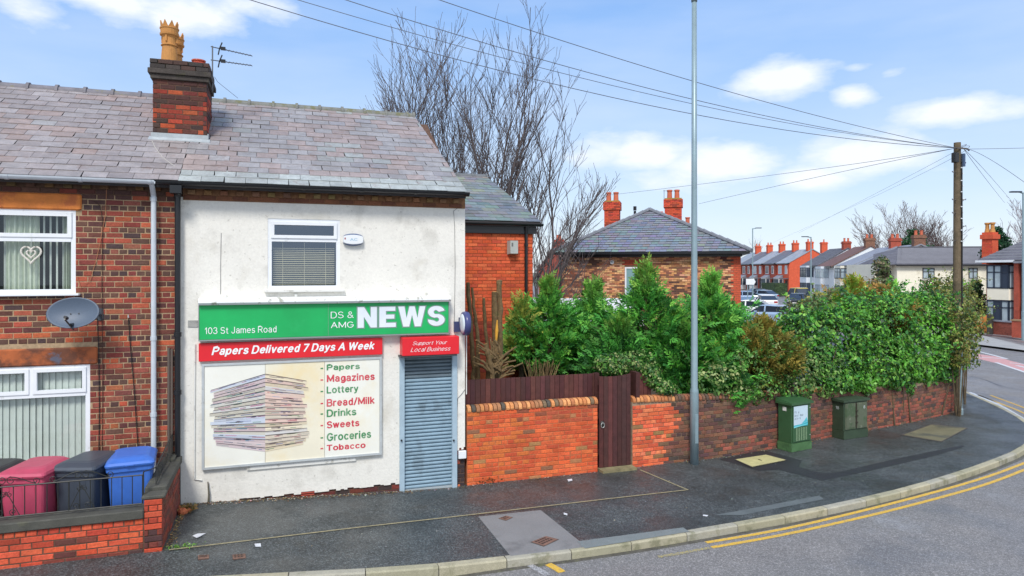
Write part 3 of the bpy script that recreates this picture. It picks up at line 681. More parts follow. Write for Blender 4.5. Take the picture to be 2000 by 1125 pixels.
# lower window
win2 = thing('window', None, None, (-3.4, FY, 1.8)); win2.parent = house; win2.location = (0,0,1.8-.19); WLOC[win2.name] = Vector((-3.4, FY, 1.8))
fr_ = MB(); upvc(fr_, LW[0], LW[1], LW[2], LW[3], YW, .06)
zt2 = P(60,773,YW).z; xm = P(62,0,YW).x
fr_.box(LW[0]+.06, LW[1]-.06, YW-.035, YW+.03, zt2-.03, zt2+.03)
fr_.box(xm-.035, xm+.035, YW-.034, YW+.03, zt2+.03, LW[3]-.06)
for a_, b_ in ((LW[0]+.05, xm-.025), (xm+.025, LW[1]-.05)): upvc(fr_, a_, b_, zt2+.025, LW[3]-.05, YW-.02, .05)
fr_.build('frame', WHITE, win2)
gb = MB(); gb.poly([(LW[0]+.06, YW, LW[2]+.06), (LW[1]-.06, YW, LW[2]+.06), (LW[1]-.06, YW, LW[3]-.06), (LW[0]+.06, YW, LW[3]-.06)]); gb.build('pane', GLASS, win2)
room(win2, LW[0], LW[1], LW[2], LW[3], FY)
sb = MB(); sb.box(LW[0]-.05, LW[1]+.05, FY-.1, FY, LW[2]-.04, LW[2]-.002); sb.build('sill', WHITE, win2)
x = LW[1]-.10
while x > LW[0]+.1:
    s_ = MB(); s_.box(-.044, .044, -.0015, .0015, -(LW[3]-LW[2])/2+.05, (LW[3]-LW[2])/2-.05); o = s_.build('blind_slat', BLINDM, win2, local=True)
    o.location = Vector((x, FY+.11, (LW[2]+LW[3])/2))-WLOC[win2.name]; o.rotation_euler.z = r.uniform(-.34,-.20); x -= .083

# roof planes
def roofcol(r, s, f):
    q = min(.99, max(0, .55*r.random()+.22+.25*math.sin(s*11+f*3)*math.cos(f*7+s*5)))
    if q < .40: base = c(160,156,158)
    elif q < .72: base = c(146,139,140)
    elif q < .93: base = c(160,138,130)
    else: base = c(156,160,162)
    m_ = r.uniform(.90,1.10); mean = c(140,131,128); k_ = .5; return tuple((a*k_+q_*(1-k_))*m_ for a, q_ in zip(base, mean))
def roofcol2(r, s, f):
    q = min(.99, max(0, .6*r.random()+.2+.25*math.sin(s*9+f*4+1)*math.cos(f*6-s*4))); m_ = r.uniform(.88,1.10); mean = c(140,137,137)
    if f < .06: return tuple(a*m_ for a in c(162,168,166))
    base = c(156,154,156) if q < .45 else c(160,140,134) if q < .70 else c(142,140,146) if q < .84 else c(156,164,162)
    return tuple((a*.55+q_*.45)*m_ for a, q_ in zip(base, mean))
XL, XP, XR, XRr = -6.6, -1.40, 3.13, 2.86
rb = MB(); th = .12
def roofslab(b, xl, xr, xlr, xrr):
    b.loft([[(xl,11.46,EZ-.02),(xr,11.46,EZ-.02),(xrr,Yr,RZ-.03),(xlr,Yr,RZ-.03)][::-1], [(xl,11.5,EZ-.10),(xr,11.5,EZ-.10),(xrr,Yr,RZ-.16),(xlr,Yr,RZ-.16)][::-1]])
    b.loft([[(xl,18.3,EZ-.02),(xr,18.3,EZ-.02),(xrr,Yr,RZ-.03),(xlr,Yr,RZ-.03)], [(xl,18.3,EZ-.10),(xr,18.3,EZ-.10),(xrr,Yr,RZ-.16),(xlr,Yr,RZ-.16)]])
roofslab(rb, XL, XP, XL, XP)
SLB = mat('roof_underlay', c(60,58,60), .8)
roof = rb.build('roof', SLB, house)
slates(roof, [(XL,11.43,EZ),(XP,11.43,EZ),(XL,Yr,RZ),(XP,Yr,RZ)], 17, .33, roofcol, 4, 320, grow=.25)
def ridge(parent, x0, x1, Y, Z, m, L=.46, rr=.10, moss=False):
    x = x0; r = random.Random(8)
    while x < x1-.05:
        b = MB(); e = min(x+L, x1)
        def arc(xx, rad): return [(xx, Y+rad*1.15*math.cos(a), Z-.07+rad*1.15*math.sin(a)) for a in [PI*k/8 for k in range(9)]]
        b.loft([arc(x, rr), arc(e-.05, rr), arc(e-.05, rr+.025), arc(e, rr+.025)], cap=True); b.build('ridge_tile', m, parent); x = e
RIDM = mat('ridge_tile_clay', c(112,110,118), .6, noise=(6,.25), stain=(7,.55,c(120,116,80),.6))
ridge(roof, XL, XP, Yr, RZ, RIDM)
# gutters
def gutter(parent, x0, x1, m, Y=11.40, Z=5.16, rr=.06):
    b = MB(); n = 8
    arc = lambda x, R: [(x, Y+R*math.cos(PI+PI*k/n), Z+R*math.sin(PI+PI*k/n)) for k in range(n+1)]
    b.loft([arc(x0, rr)+arc(x0, rr-.008)[::-1], arc(x1, rr)+arc(x1, rr-.008)[::-1]])
    x = x0+.3
    while x < x1:
        b.loft([arc(x, rr+.008)+arc(x, rr)[::-1], arc(x+.05, rr+.008)+arc(x+.05, rr)[::-1]]); x += .9
    return b.build('gutter', m, parent)
gx = P(302,0,11.40).x
gutter(house, -6.6, gx, GREYP)
dx_ = P(300,0,11.6).x
b = MB(); b.tube([(dx_, 11.42, 5.12), (dx_, 11.60, 4.95), (dx_, 11.60, .22)], .038, 12)
for z in (4.9, 2.78, 1.62): b.tube([(dx_, 11.6, z-.03), (dx_, 11.6, z+.03)], .046, 12)
b.build('downpipe', GREYP, house)

# ================================================================== NEWSAGENT
shop = thing('shop_building', 'white rendered end terrace shop with green newsagent fascia and slate roof', 'shop', (.9,11.7,.05))
X0, X1 = -1.41, 3.17
SW = (P(523,0,FY).x, P(664,0,FY).x, P(590,565,FY).z, P(590,428,FY).z)
RTOP = 4.945; RBOT = P(420,981,FY).z
DO = (P(788,0,FY).x, P(884,0,FY).x, -.1, P(835,696,FY).z)
sw = MB(); wallholes(sw, X0, X1, -.1, 5.12, FY+.03, FY+.27, [SW, DO]); sw.box(X0, X1, 17.5, 17.7, -.1, 5.0)
sw.box(X1-.2, X1, FY+.27, 17.5, -.1, 5.12)
# gable triangle
sw.prism([(X1-.2,FY+.1,5.0),(X1-.2,17.7,5.0),(X1-.2,14.9,7.05)], (.2,0,0))
swall = sw.build('wall', MORTD, shop)
# render coat: a skin proud of the brick, ragged along its lower edge
rn = MB(); r = random.Random(9)
xs = sorted({X0+.02, X1-.0, SW[0], SW[1], DO[0], DO[1]})
def skin(xa, xb, za, zb):
    rn.box(xa, xb, FY, FY+.035, za, zb)
skin(X0, SW[0], RBOT+.12, RTOP); skin(SW[1], DO[0], RBOT+.12, RTOP); skin(SW[0], SW[1], SW[3], RTOP); skin(SW[0], SW[1], RBOT+.12, SW[2])
skin(DO[0], DO[1], DO[3], RTOP); skin(DO[1], X1-.0, .75, RTOP)
x = X0
while x < DO[0]-.001:       # broken bottom edge
    w = min(r.uniform(.05,.16), DO[0]-x); e = RBOT+r.uniform(-.012,.02)+(.06*max(0,(x-2.1)) if x > 2.1 else 0); rn.box(x, x+w, FY+.0005, FY+.0345, e, RBOT+.12); x += w
x = DO[1]
while x < X1-.001:
    w = min(.04, X1-x); rn.box(x, x+w, FY+.0005, FY+.0345, .62-(x-DO[1])*-.35+r.uniform(-.03,.05), .75); x += w
x = X0
while x < X1-.001:
    w = min(r.uniform(.05,.2), X1-x); rn.box(x, x+w, FY+.0005, FY+.0345, RTOP, RTOP+r.uniform(.0,.022)); x += w
rn.build('render_coat', RENDER, shop)
# brick plinth and exposed corner
bricks(swall, (X0, FY+.03), 0, DO[0]-X0, (-.1, RBOT+.06), lambda s, z, r: tuple(q*r.uniform(.8,1.2) for q in r.choice([c(104,52,46), c(84,48,46), c(66,50,54), c(120,62,52)])), (), .08, .235, 0, 60, keep=lambda s, z: z > gz(X0+s)-.04)
bricks(swall, (DO[1]+.03, FY+.03), 0, X1-DO[1]-.03, (-.02, .95), lambda s, z, r: r.choice([c(170,72,48), c(150,60,44), c(56,46,48)]) if z > .3 else c(58,46,48), (), .08, .235, 0, 60)
# brick strip above the render, dentils
bricks(swall, (X0+.02, FY+.03), 0, X1-X0-.02, (RTOP-.02, RTOP+.05), lambda s, z, r: r.choice([c(110,72,60), c(92,58,50), c(128,84,66)]), (), .08, .235, 0, 60)
dentils(swall, X0+.05, X1, lambda r: c(132,100,70), lambda r: r.choice([c(136,88,62), c(118,74,56)]), FY, mat('sandy_brick_band', c(128,92,64), .9, noise=(20,.25)), 5.035)
# roof
rb = MB(); rb.loft([[(XP,11.46,EZ-.02),(XR,11.46,EZ-.02),(XRr,Yr,RZ-.03),(XP,Yr,RZ-.03)][::-1], [(XP,11.5,EZ-.10),(XR,11.5,EZ-.10),(XRr,Yr,RZ-.16),(XP,Yr,RZ-.16)][::-1]])
rb.loft([[(XP,18.3,EZ-.02),(XR,18.3,EZ-.02),(XRr,Yr,RZ-.03),(XP,Yr,RZ-.03)], [(XP,18.3,EZ-.10),(XR,18.3,EZ-.10),(XRr,Yr,RZ-.16),(XP,Yr,RZ-.16)]])
sroof = rb.build('roof', SLB, shop)
slates(sroof, [(XP,11.43,EZ),(XR,11.43,EZ),(XP,Yr,RZ),(XRr,Yr,RZ)], 17, .325, roofcol2, 14, 320, grow=.25)
ridge(sroof, XP, XRr+.02, Yr, RZ, mat('mossy_ridge_tile', c(118,120,116), .7, noise=(6,.25), stain=(5,.5,c(104,104,56),.75)))
gutter(shop, gx+.02, XR+.01, BLACKP)
bx = P(347,0,11.6).x
b = MB(); b.tube([(bx, 11.42, 5.1), (bx, 11.6, 4.95), (bx, 11.6, .2)], .042, 12)
for z in (4.98, 2.83, 1.94): b.tube([(bx, 11.6, z-.035), (bx, 11.6, z+.035)], .056, 12)
b.box(bx-.08, bx+.08, 11.36, 11.5, 4.98, 5.1); b.build('downpipe', BLACKP, shop)
b = MB(); b.box(bx-.105, bx-.075, 11.64, 11.7, .3, 2.6); b.box(bx-.15, bx-.118, 11.65, 11.7, .3, 2.62); b.build('pipe_casing', mat('brown_casing', c(96,84,76), .7), shop)
# chimney
CX0, CX1, CY0, CY1 = -1.98, -1.126, 12.96, 13.95
ch = thing('chimney', None, None, (-1.55, 13.4, 6.0)); ch.parent = shop; ch.location = Vector((-1.55,13.4,6.0))-Vector((.9,11.7,.05)); WLOC[ch.name] = Vector((-1.55,13.4,6.0))
b = MB(); b.box(CX0+.012, CX1-.012, CY0+.012, CY1-.012, 5.7, 7.08); b.build('core', MORTD, ch)
def col_ch(s, z, r):
    if z > 6.9 or r.random() < .28: return r.choice([c(78,48,44), c(62,46,44), c(92,54,46)])
    if abs(s-.1) < .12 and r.random() < .5: return c(70,52,46)
    return tuple(q*r.uniform(.85,1.15) for q in r.choice([c(150,62,42), c(134,54,40), c(172,76,48), c(118,50,42)]))
zc0, zc1 = 6.0, 7.08
bricks(ch, (CX0, CY0+.012), 0, CX1-CX0, (zc0, zc1), col_ch, (), .0835, .235, 0, 80)
bricks(ch, (CX1-.012, CY0), PI/2, CY1-CY0, (zc0, zc1), col_ch, (), .0835, .235, 0, 80)
bricks(ch, (CX0+.012, CY1), -PI/2, CY1-CY0, (zc0, zc1), col_ch, (), .0835, .235, 0, 80)
b = MB(); sooty = mat('sooty_brick_cap', c(70,64,60), .9, noise=(5,.3), noise2=(30,.2), bump=(25,.8), stain=(4,.55,c(84,82,56),.6))
b.box(CX0-.03, CX1+.03, CY0-.03, CY1+.03, 7.082, 7.162, bev=.006); b.box(CX0-.065, CX1+.065, CY0-.065, CY1+.065, 7.165, 7.25, bev=.006)
b.build('oversail', sooty, ch)
def col_cap(s, z, r): return r.choice([c(74,66,62), c(62,56,54), c(86,76,68), c(78,58,52)])
for (o_, a_, l_) in (((CX0-.03, CY0-.03), 0, CX1-CX0+.06), ((CX1+.03, CY0-.03), PI/2, CY1-CY0+.06), ((CX0-.03, CY1+.03), -PI/2, CY1-CY0+.06)):
    bricks(ch, o_, a_, l_, (7.25, 7.42), col_cap, (), .085, .235, 0, 60)
b = MB(); b.box(CX0, CX1, CY0, CY1, 7.25, 7.415); b.loft([[(CX0,CY0,7.42),(CX1,CY0,7.42),(CX1,CY1,7.42),(CX0,CY1,7.42)], [(CX0+.25,CY0+.2,7.47),(CX1-.3,CY0+.2,7.47),(CX1-.3,CY1-.2,7.47),(CX0+.25,CY1-.2,7.47)]]); b.build('mortar_flaunching', mat('mossy_mortar', c(96,96,90), .9, noise=(8,.3), stain=(6,.5,c(150,140,60),.6)), ch)
b = MB(); zf = EZ+(CY0-11.45)*.597
b.box(CX0-.02, CX1+.02, CY0-.02, CY0+.0, zf-.02, zf+.09); b.loft([[(CX0-.05,CY0-.12,zf-.055),(CX1+.05,CY0-.12,zf-.055),(CX1+.05,CY0-.005,zf+.012),(CX0-.05,CY0-.005,zf+.012)], [(CX0-.05,CY0-.12,zf-.043),(CX1+.05,CY0-.12,zf-.043),(CX1+.05,CY0-.005,zf+.024),(CX0-.05,CY0-.005,zf+.024)]])
b.box(CX1+.005, CX1+.02, CY0, CY1, zf-.1, zf+.12); b.build('flashing', LEADM, ch)
BUFF = mat('buff_clay_pot', c(190,134,72), .75, noise=(8,.14), stain=(6,.58,c(150,96,60),.6))
def pot(cx, cy, z, h, s=1.0, label=None):
    q = MB(); prof = [(.135,0),(.125,.18),(.115,.30),(.135,.31),(.135,.325),(.115,.335),(.112,.47),(.125,.50),(.15,.52),(.155,.55),(.14,.555),(.145,.64),(.155,.65),(.155,.67),(.14,.675)]
    q.lathe([(a*s, b_*h/.675) for a, b_ in prof], cx, cy, z, 20)
    for k in range(8):    # crown points
        a0, a1, am = 2*PI*k/8, 2*PI*(k+1)/8, 2*PI*(k+.5)/8; R = .14*s
        f = lambda a, rr, zz: (cx+rr*math.cos(a), cy+rr*math.sin(a), z+zz)
        q.loft([[f(a0,R,h), f(a1,R,h), f(am,R*1.08,h*1.19)], [f(a0,R-.02,h), f(a1,R-.02,h), f(am,R*1.08-.02,h*1.19)]])
    for k in range(4):    # mask ornament
        a = -PI/2-.3+k*PI/2; 
        q.box(cx+.125*s*math.cos(a)-.012, cx+.125*s*math.cos(a)+.012, cy+.125*s*math.sin(a)-.012, cy+.125*s*math.sin(a)+.012, z+h*.56, z+h*.74)
    return q.build('chimney_pot', BUFF, ch, label=label)
pb = P(331,128,13.12); pot(P(331,0,13.15).x, 13.15, 7.44, .58)
pot(P(342,0,13.66).x, 13.66, 7.44, .56)
q = MB(); cx_, cy_ = P(388,0,13.35).x, 13.35
q.lathe([(.10,0),(.10,.14)], cx_, cy_, 7.40, 16); 
for k in range(5): q.lathe([(.105,.03+k*.024),(.112,.035+k*.024),(.105,.042+k*.024)], cx_, cy_, 7.40, 16)
q.lathe([(.118,.145),(.12,.165),(.06,.175)], cx_, cy_, 7.40, 16); q.build('chimney_pot', mat('red_vented_cap', c(206,92,70), .6, stain=(7,.5,c(200,205,210),.8)), ch, label='low vented red and white cap')
# shop window
wn = thing('window', None, None, (SW[0]+.6, FY, SW[2])); wn.parent = shop; wn.location = WLOC[wn.name]-WLOC[shop.name]
b = MB(); Y_ = FY+.06; upvc(b, SW[0], SW[1], SW[2], SW[3], Y_-.02, .06)
zt = P(594,469,Y_).z; b.box(SW[0]+.06, SW[1]-.06, Y_-.055, Y_+.01, zt-.03, zt+.03); upvc(b, SW[0]+.05, SW[1]-.05, zt+.025, SW[3]-.05, Y_-.045, .05); b.build('frame', WHITE, wn)
b = MB(); b.box(SW[0]-.05, SW[1]+.07, FY-.08, FY+.0, SW[2]-.045, SW[2]-.002, bev=.006); b.build('sill', WHITEP, wn)
for za, zb in ((SW[2]+.06, zt-.03), (zt+.07, SW[3]-.1)):
    gb = MB(); gb.poly([(SW[0]+.06, Y_-.01, za), (SW[1]-.06, Y_-.01, za), (SW[1]-.06, Y_-.01, zb), (SW[0]+.06, Y_-.01, zb)]); gb.build('pane', glassmat('shop_window_glass', (.5,.62,.8), .78) if za < zt-.1 else MATS['shop_window_glass'], wn)
room(wn, SW[0], SW[1], SW[2], SW[3], FY+.1)
b = MB(); z = SW[2]+.08
while z < zt-.12:
    b.box(SW[0]+.08, SW[1]-.08, FY+.13, FY+.15, z, z+.009, c(225,214,172)); z += .031
for xx in (.2,.5,.8): b.box(SW[0]+xx*(SW[1]-SW[0]), SW[0]+xx*(SW[1]-SW[0])+.006, FY+.12, FY+.126, SW[2]+.06, zt-.04, c(215,205,165))
b.build('venetian_blind', ATTM, wn, kind='stuff')

# ------------------------------------------------------------------ shop front
TXW = mat('sign_white_vinyl', c(240,244,246), .5)
TXG = mat('sign_green_vinyl', c(70,140,90), .6, stain=(6,.5,c(150,180,150),.5)); TXR = mat('sign_red_vinyl', c(206,58,76), .6, stain=(5,.5,c(220,130,130),.5))
sg = thing('fascia_sign', 'long green shop fascia reading DS & AMG NEWS, 103 St James Road', 'shop sign', tuple(P(630,640,FY-.1)))
YS = FY-.13; a, b_ = P(389,596,YS), P(389,664,YS); xr = P(876,0,YS).x
b = MB(); b.box(a.x, xr, YS, FY-.002, b_.z, a.z, bev=.004); b.build('panel', mat('green_sign', c(24,172,92), .4, noise=(1.2,.14), stain=(1.4,.55,c(60,196,120),.5,.2)), sg)
b = MB(); b.box(a.x-.012, xr+.012, YS-.008, FY-.003, b_.z-.022, b_.z-.001); b.box(a.x-.012, a.x, YS-.008, FY-.003, b_.z, a.z); b.box(xr, xr+.012, YS-.008, FY-.003, b_.z, a.z); b.box(P(641,0,YS).x, P(641,0,YS).x+.004, YS-.002, YS, b_.z, a.z); b.build('trim', mat('aluminium_trim', c(150,160,158), .4, metal=.3), sg)
YT = YS-.006
NEWSB = mat('letter_outline_grey', c(120,150,140), .5)
def arcp(cx, cy, rx, ry, a0, a1, n=12): return [(cx+rx*math.cos(math.radians(a0+(a1-a0)*k/n)), cy+ry*math.sin(math.radians(a0+(a1-a0)*k/n))) for k in range(n+1)]
GL_N = [(0,0),(0,1),(.26,1),(.53,.48),(.53,1),(.78,1),(.78,0),(.53,0),(.25,.53),(.25,0)]
GL_E = [(0,0),(0,1),(.66,1),(.66,.79),(.27,.79),(.27,.61),(.62,.61),(.62,.41),(.27,.41),(.27,.21),(.68,.21),(.68,0)]
GL_W = [(0,1),(.26,1),(.35,.42),(.47,1),(.69,1),(.81,.42),(.90,1),(1.15,1),(.95,0),(.70,0),(.58,.58),(.46,0),(.21,0)]
GL_S = arcp(.37,.69,.36,.31,15,262)+arcp(.36,.33,.13,.12,85,-90,8)+arcp(.36,.35,.14,.14,-100,-160,4)+arcp(.37,.31,.36,.31,182,442,20)+arcp(.37,.67,.13,.12,262,95,8)+arcp(.37,.66,.14,.13,80,18,4)
GL_S = arcp(.37,.70,.36,.30,12,255,16)+arcp(.37,.315,.12,.115,75,-90,8)+[(.26,.27)]+[(.26-.245,.33)]+arcp(.37,.30,.36,.30,190,432,16)+arcp(.37,.69,.12,.11,250,95,8)+[(.48,.70)]
def grow_poly(pl, e):
    n = len(pl); A = sum(pl[k][0]*pl[(k+1)%n][1]-pl[(k+1)%n][0]*pl[k][1] for k in range(n)); s = 1 if A > 0 else -1; out = []
    for k in range(n):
        p0, p1, p2 = Vector(pl[k-1]), Vector(pl[k]), Vector(pl[(k+1)%n]); d1 = (p1-p0).normalized(); d2 = (p2-p1).normalized()
        n1, n2 = Vector((d1.y,-d1.x))*s, Vector((d2.y,-d2.x))*s; m_ = (n1+n2); m_ = m_/max(.5, m_.length_squared)*2; q = p1+m_*e; out.append((q.x, q.y))
    return out
def glyphs(seq, u0, u1, vt, vb, Y, e, m, parent):
    a, b_ = P(u0, vb, Y), P(u0, vt, Y); x1 = FX(u1, Y); ws = [max(x for x, _ in g_) for g_ in seq]; gap = .10; tot = sum(ws)+gap*(len(seq)-1); sx = (x1-a.x)/tot; H_ = b_.z-a.z; x = a.x
    for g_, w_ in zip(seq, ws):
        q = MB(); pl = grow_poly(g_, e) if e else g_; pts = [(x+px*sx, Y, a.z+py*H_) for px, py in pl]; q.loft([pts, [(p[0], Y+.003, p[2]) for p in pts]]); q.build('letter', m, parent); x += (w_+gap)*sx
glyphs([GL_N, GL_E, GL_W, GL_S], 698.5, 868.5, 600, 640.5, YT+.003, .045, NEWSB, sg)
glyphs([GL_N, GL_E, GL_W, GL_S], 698.5, 868.5, 600, 640.5, YT-.002, 0, mat('chrome_letter', c(226,234,242), .35, noise=(3,.06)), sg)
text('DS &', 646, 691, 609, 622, YT, sg, TXW, weight=.10); text('AMG', 646, 691, 629, 641, YT, sg, TXW)
text('103 St James Road', 400, 540, 639, 653, YT, sg, TXW)
# roller awning housing
aw = thing('awning_housing', 'long white rolled awning housing above the green fascia', 'awning', tuple(P(630,588,FY-.1)))
YA = FY-.22; za, zb = P(388,583,YA).z, P(388,596,YA).z; x0_, x1_ = P(387,0,YA).x, P(881,0,YA).x
b = MB(); n = 14; prof = [(FY-.002, zb+.0), (YA+.03, zb-.005), (YA, zb+.03), (YA+.005, za-.03), (YA+.06, za), (FY-.002, za+.005)]
b.prism([(x0_, y, z) for y, z in prof][::-1], (x1_-x0_, 0, 0)); b.build('housing', mat('stained_white_metal', c(236,238,238), .4, stain=[(9,.56,c(140,138,112),.7,.08)]), aw)
b = MB()
for u in (440, 578, 714, 834): xx = P(u,0,FY-.05).x; b.box(xx-.02, xx+.02, FY-.04, FY-.001, za+.006, za+.05)
b.build('bracket', WHITEP, aw)
# red signs
rs = thing('window_sign', 'red sign above the newspaper panel reading Papers Delivered 7 Days A Week', 'shop sign', tuple(P(560,680,FY-.07)))
REDM = mat('red_sign', c(224,34,46), .4, noise=(2,.06))
Y_ = FY-.075; a, b_ = P(388,671,Y_), P(388,706.5,Y_); b = MB(); b.box(a.x, P(747,0,Y_).x, Y_, FY-.002, b_.z, a.z, bev=.004); b.build('panel', REDM, rs)
text('Papers Delivered 7 Days A Week', 413, 732, 676, 698, Y_-.005, rs, TXW, shear=.22, weight=.21, spacing=.85)
r2 = thing('door_sign', 'red box sign over the roller shutter reading Support Your Local Business', 'shop sign', tuple(P(840,675,FY-.15)))
Y_ = FY-.26; a, b_ = P(786,660,Y_), P(786,696,Y_); b = MB(); b.box(a.x, P(897,0,Y_).x, Y_, FY-.002, b_.z, a.z, bev=.008); b.build('box', REDM, r2)
b = MB(); b.box(a.x-.03, P(893,0,Y_).x, Y_+.015, FY-.003, b_.z-.03, b_.z-.002); b.build('bottom_trim', mat('dark_grey_trim', c(62,66,70), .5), r2)
text('Support Your', 806, 874, 667, 676, Y_-.005, r2, TXW, shear=.35, weight=.09); text('Local Business', 802, 880, 679, 687.5, Y_-.005, r2, TXW, shear=.35, weight=.09)
# newspaper panel
pn = thing('poster_panel', 'large yellowed panel printed with stacked newspapers and a list of goods', 'poster panel', tuple(P(570,800,FY-.05)))
Y_ = FY-.05; tl, bl = P(394,711,Y_), P(394,918,Y_); xr = P(745.5,0,Y_).x
b = MB(); ft = .035
b.box(tl.x, xr, Y_-.015, FY-.002, tl.z-ft, tl.z); b.box(tl.x, xr, Y_-.015, FY-.002, bl.z, bl.z+ft); b.box(tl.x, tl.x+ft, Y_-.014, FY-.002, bl.z+ft, tl.z-ft); b.box(xr-ft, xr, Y_-.014, FY-.002, bl.z+ft, tl.z-ft)
b.build('frame', mat('grey_aluminium', c(184,190,192), .45, noise=(6,.1), stain=(8,.6,c(130,130,120),.5)), pn)
xa, xb_ = P(518,0,Y_).x, P(634,0,Y_).x; edges = [tl.x+ft, xa, xb_, xr-ft]
PM = mat('yellowed_panel', c(236,230,208), .5, noise=(1.3,.05), stain=[(1.1,.50,c(236,214,160),.7,.2),(3.0,.62,c(222,190,120),.4,.12)])
PM2 = mat('white_panel', c(236,236,226), .5, noise=(1.3,.04), stain=[(1.1,.5,c(232,220,184),.6,.2)])
for k in range(3):
    b = MB(); b.box(edges[k]+.0025, edges[k+1]-.0025, Y_, FY-.002, bl.z+ft, tl.z-ft); b.build('panel', PM if k == 1 else PM2, pn)
YT = Y_-.004
items = [('Papers',TXG,703,711,726),('Magazines',TXR,732,732,750),('Lottery',TXG,700,755,772),('Bread/Milk',TXR,732,779,795),('Drinks',TXG,696,800,815),('Sweets',TXR,702,823,837),('Groceries',TXG,725,846,862),('Tobacco',TXR,714,869,881)]
for nm, mm, ue, vt, vb_ in items:
    text(nm, 638, ue, vt, vb_, YT, pn, mm, weight=.21, spacing=.85); vm = (vt+vb_)/2+1
    b = MB(); p_, q_ = P(626,vm-1,YT), P(631,vm+1.2,YT); b.box(p_.x, q_.x, YT, YT+.002, q_.z, p_.z); b.build('dash', mm, pn)
# printed newspapers
pr = MB(); r = random.Random(21); cuv = lambda zx, zy: (380+zx/4.892, 690+zy/4.892)
def pq(pts, col, lift=0):
    ps = [P(*cuv(x, y), YT-.0005*lift) for x, y in pts]; pr.poly([(p.x, YT-.0005*lift, p.z) for p in ps], col)
paper = [c(232,226,204), c(226,222,210), c(236,232,214), c(222,214,190), c(228,206,200), c(214,220,226), c(234,214,206)]
nL = 19
for i in range(nL):
    f0, f1 = i/nL, (i+1)/nL
    cy0, cy1 = 195+f0*745, 195+f1*745; ly0, ly1 = 352+f0*530, 352+f1*530; ry0, ry1 = 262+f0*610, 262+f1*610
    lx = 165+r.uniform(-25,45)+(30 if i > 13 else 0); rx = 1050+r.uniform(-35,50)
    for side in (0, 1):
        ex, ey0, ey1 = (lx, ly0, ly1) if side == 0 else (rx, ry0, ry1)
        pc = r.choice(paper); pc = tuple(q_*w_ for q_, w_ in zip(pc, (.84,.88,.97) if side == 0 else (1,.93,.86))); pq([(675,cy0),(675,cy1),(ex,ey1),(ex,ey0)] if side == 1 else [(ex,ey0),(ex,ey1),(675,cy1),(675,cy0)], pc, 1)
        L = lambda t, s: (675+(ex-675)*t, (cy0+(cy1-cy0)*s)+((ey0+(ey1-ey0)*s)-(cy0+(cy1-cy0)*s))*t)
        for s in (0, .35, .7):
            w = .20 if s == 0 else .06; cc = c(70,60,66) if s == 0 else c(140,124,116)
            if r.random() < .85: pq([L(0,s),L(0,s+w),L(.99,s+w),L(.99,s)], cc, 2)
        for _ in range(r.randint(4,7)):
            t0 = r.uniform(0,.85); t1 = t0+r.uniform(.05,.30); t1 = min(t1,1); s0 = r.uniform(.15,.6); s1 = s0+r.uniform(.10,.22)
            cc = r.choice([c(70,70,80), c(90,100,140), c(60,64,72), c(200,120,140), c(110,150,150), c(150,160,190), c(190,110,120), c(120,160,120), c(210,200,190)])
            cc = tuple(q_*.72+w_*.28 for q_, w_ in zip(cc, c(150,160,196) if side == 0 else c(206,176,160)))
            pq([L(t0,s0),L(t0,s1),L(t1,s1),L(t1,s0)], cc, 3)
pr.build('newspaper_print', mat('faded_print', rough=.6, src='ATT', stain=(1.6,.5,c(236,228,206),.3,.2)), pn)
b = MB(); a, b_ = P(482,911,FY-.03), P(482,919,FY-.03); b.box(a.x, P(695,0,FY-.03).x, FY-.03, FY-.002, b_.z, a.z); b.build('batten', WHITEP, pn, label='peeling white batten under the panel')
# roller shutter (part of the shop)
sh = thing('roller_shutter', None, None, (P(836,0,FY).x, FY, 0)); sh.parent = shop; sh.location = WLOC[sh.name]-WLOC[shop.name]
SHM = mat('blue_grey_shutter', c(142,168,184), .45, metal=.15, noise=(5,.1), stain=[(2.4,.55,c(100,116,126),.6,.12)])
SHD = mat('dark_shutter', c(112,128,138), .5, metal=.15, noise=(5,.15))
zs0, zs1 = gz(P(836,0,FY).x)+.03, DO[3]; nS = 36
for k in range(nS):
    h = (zs1-zs0)/nS; z = zs0+k*h; b = MB()
    y = FY+.03
    b.prism([(DO[0],y+.008,z+.002),(DO[0],y-.014,z+h*.35),(DO[0],y-.014,z+h*.62),(DO[0],y+.006,z+h-.006),(DO[0],y+.03,z+h-.006),(DO[0],y+.03,z+.002)][::-1], (DO[1]-DO[0],0,0))
    b.build('slat', SHD if k > nS-7 else SHM, sh)  # the uppermost slats are a darker grey than the rest
b = MB(); b.box(DO[0]-.07, DO[0]+.015, FY-.04, FY+.04, gz(2)-.02, zs1+.02, bev=.004); b.box(DO[1]-.015, DO[1]+.075, FY-.04, FY+.04, -.02, zs1+.02, bev=.004); b.build('guide_rail', mat('pale_blue_rail', c(164,186,200), .4, noise=(6,.08)), sh)
b = MB(); b.box(DO[0], DO[1], FY+.0, FY+.045, zs0-.04, zs0); b.build('bottom_bar', mat('grey_bar', c(168,178,182), .5), sh)
for u in (784, 886):
    p_ = P(u,860,FY-.05); b = MB(); b.lathe([(.016,0),(.016,.02)], 0, 0, 0, 10); o = b.build('lock', BLACKP, sh, local=True); o.rotation_euler.x = PI/2; o.location = p_-WLOC[sh.name]
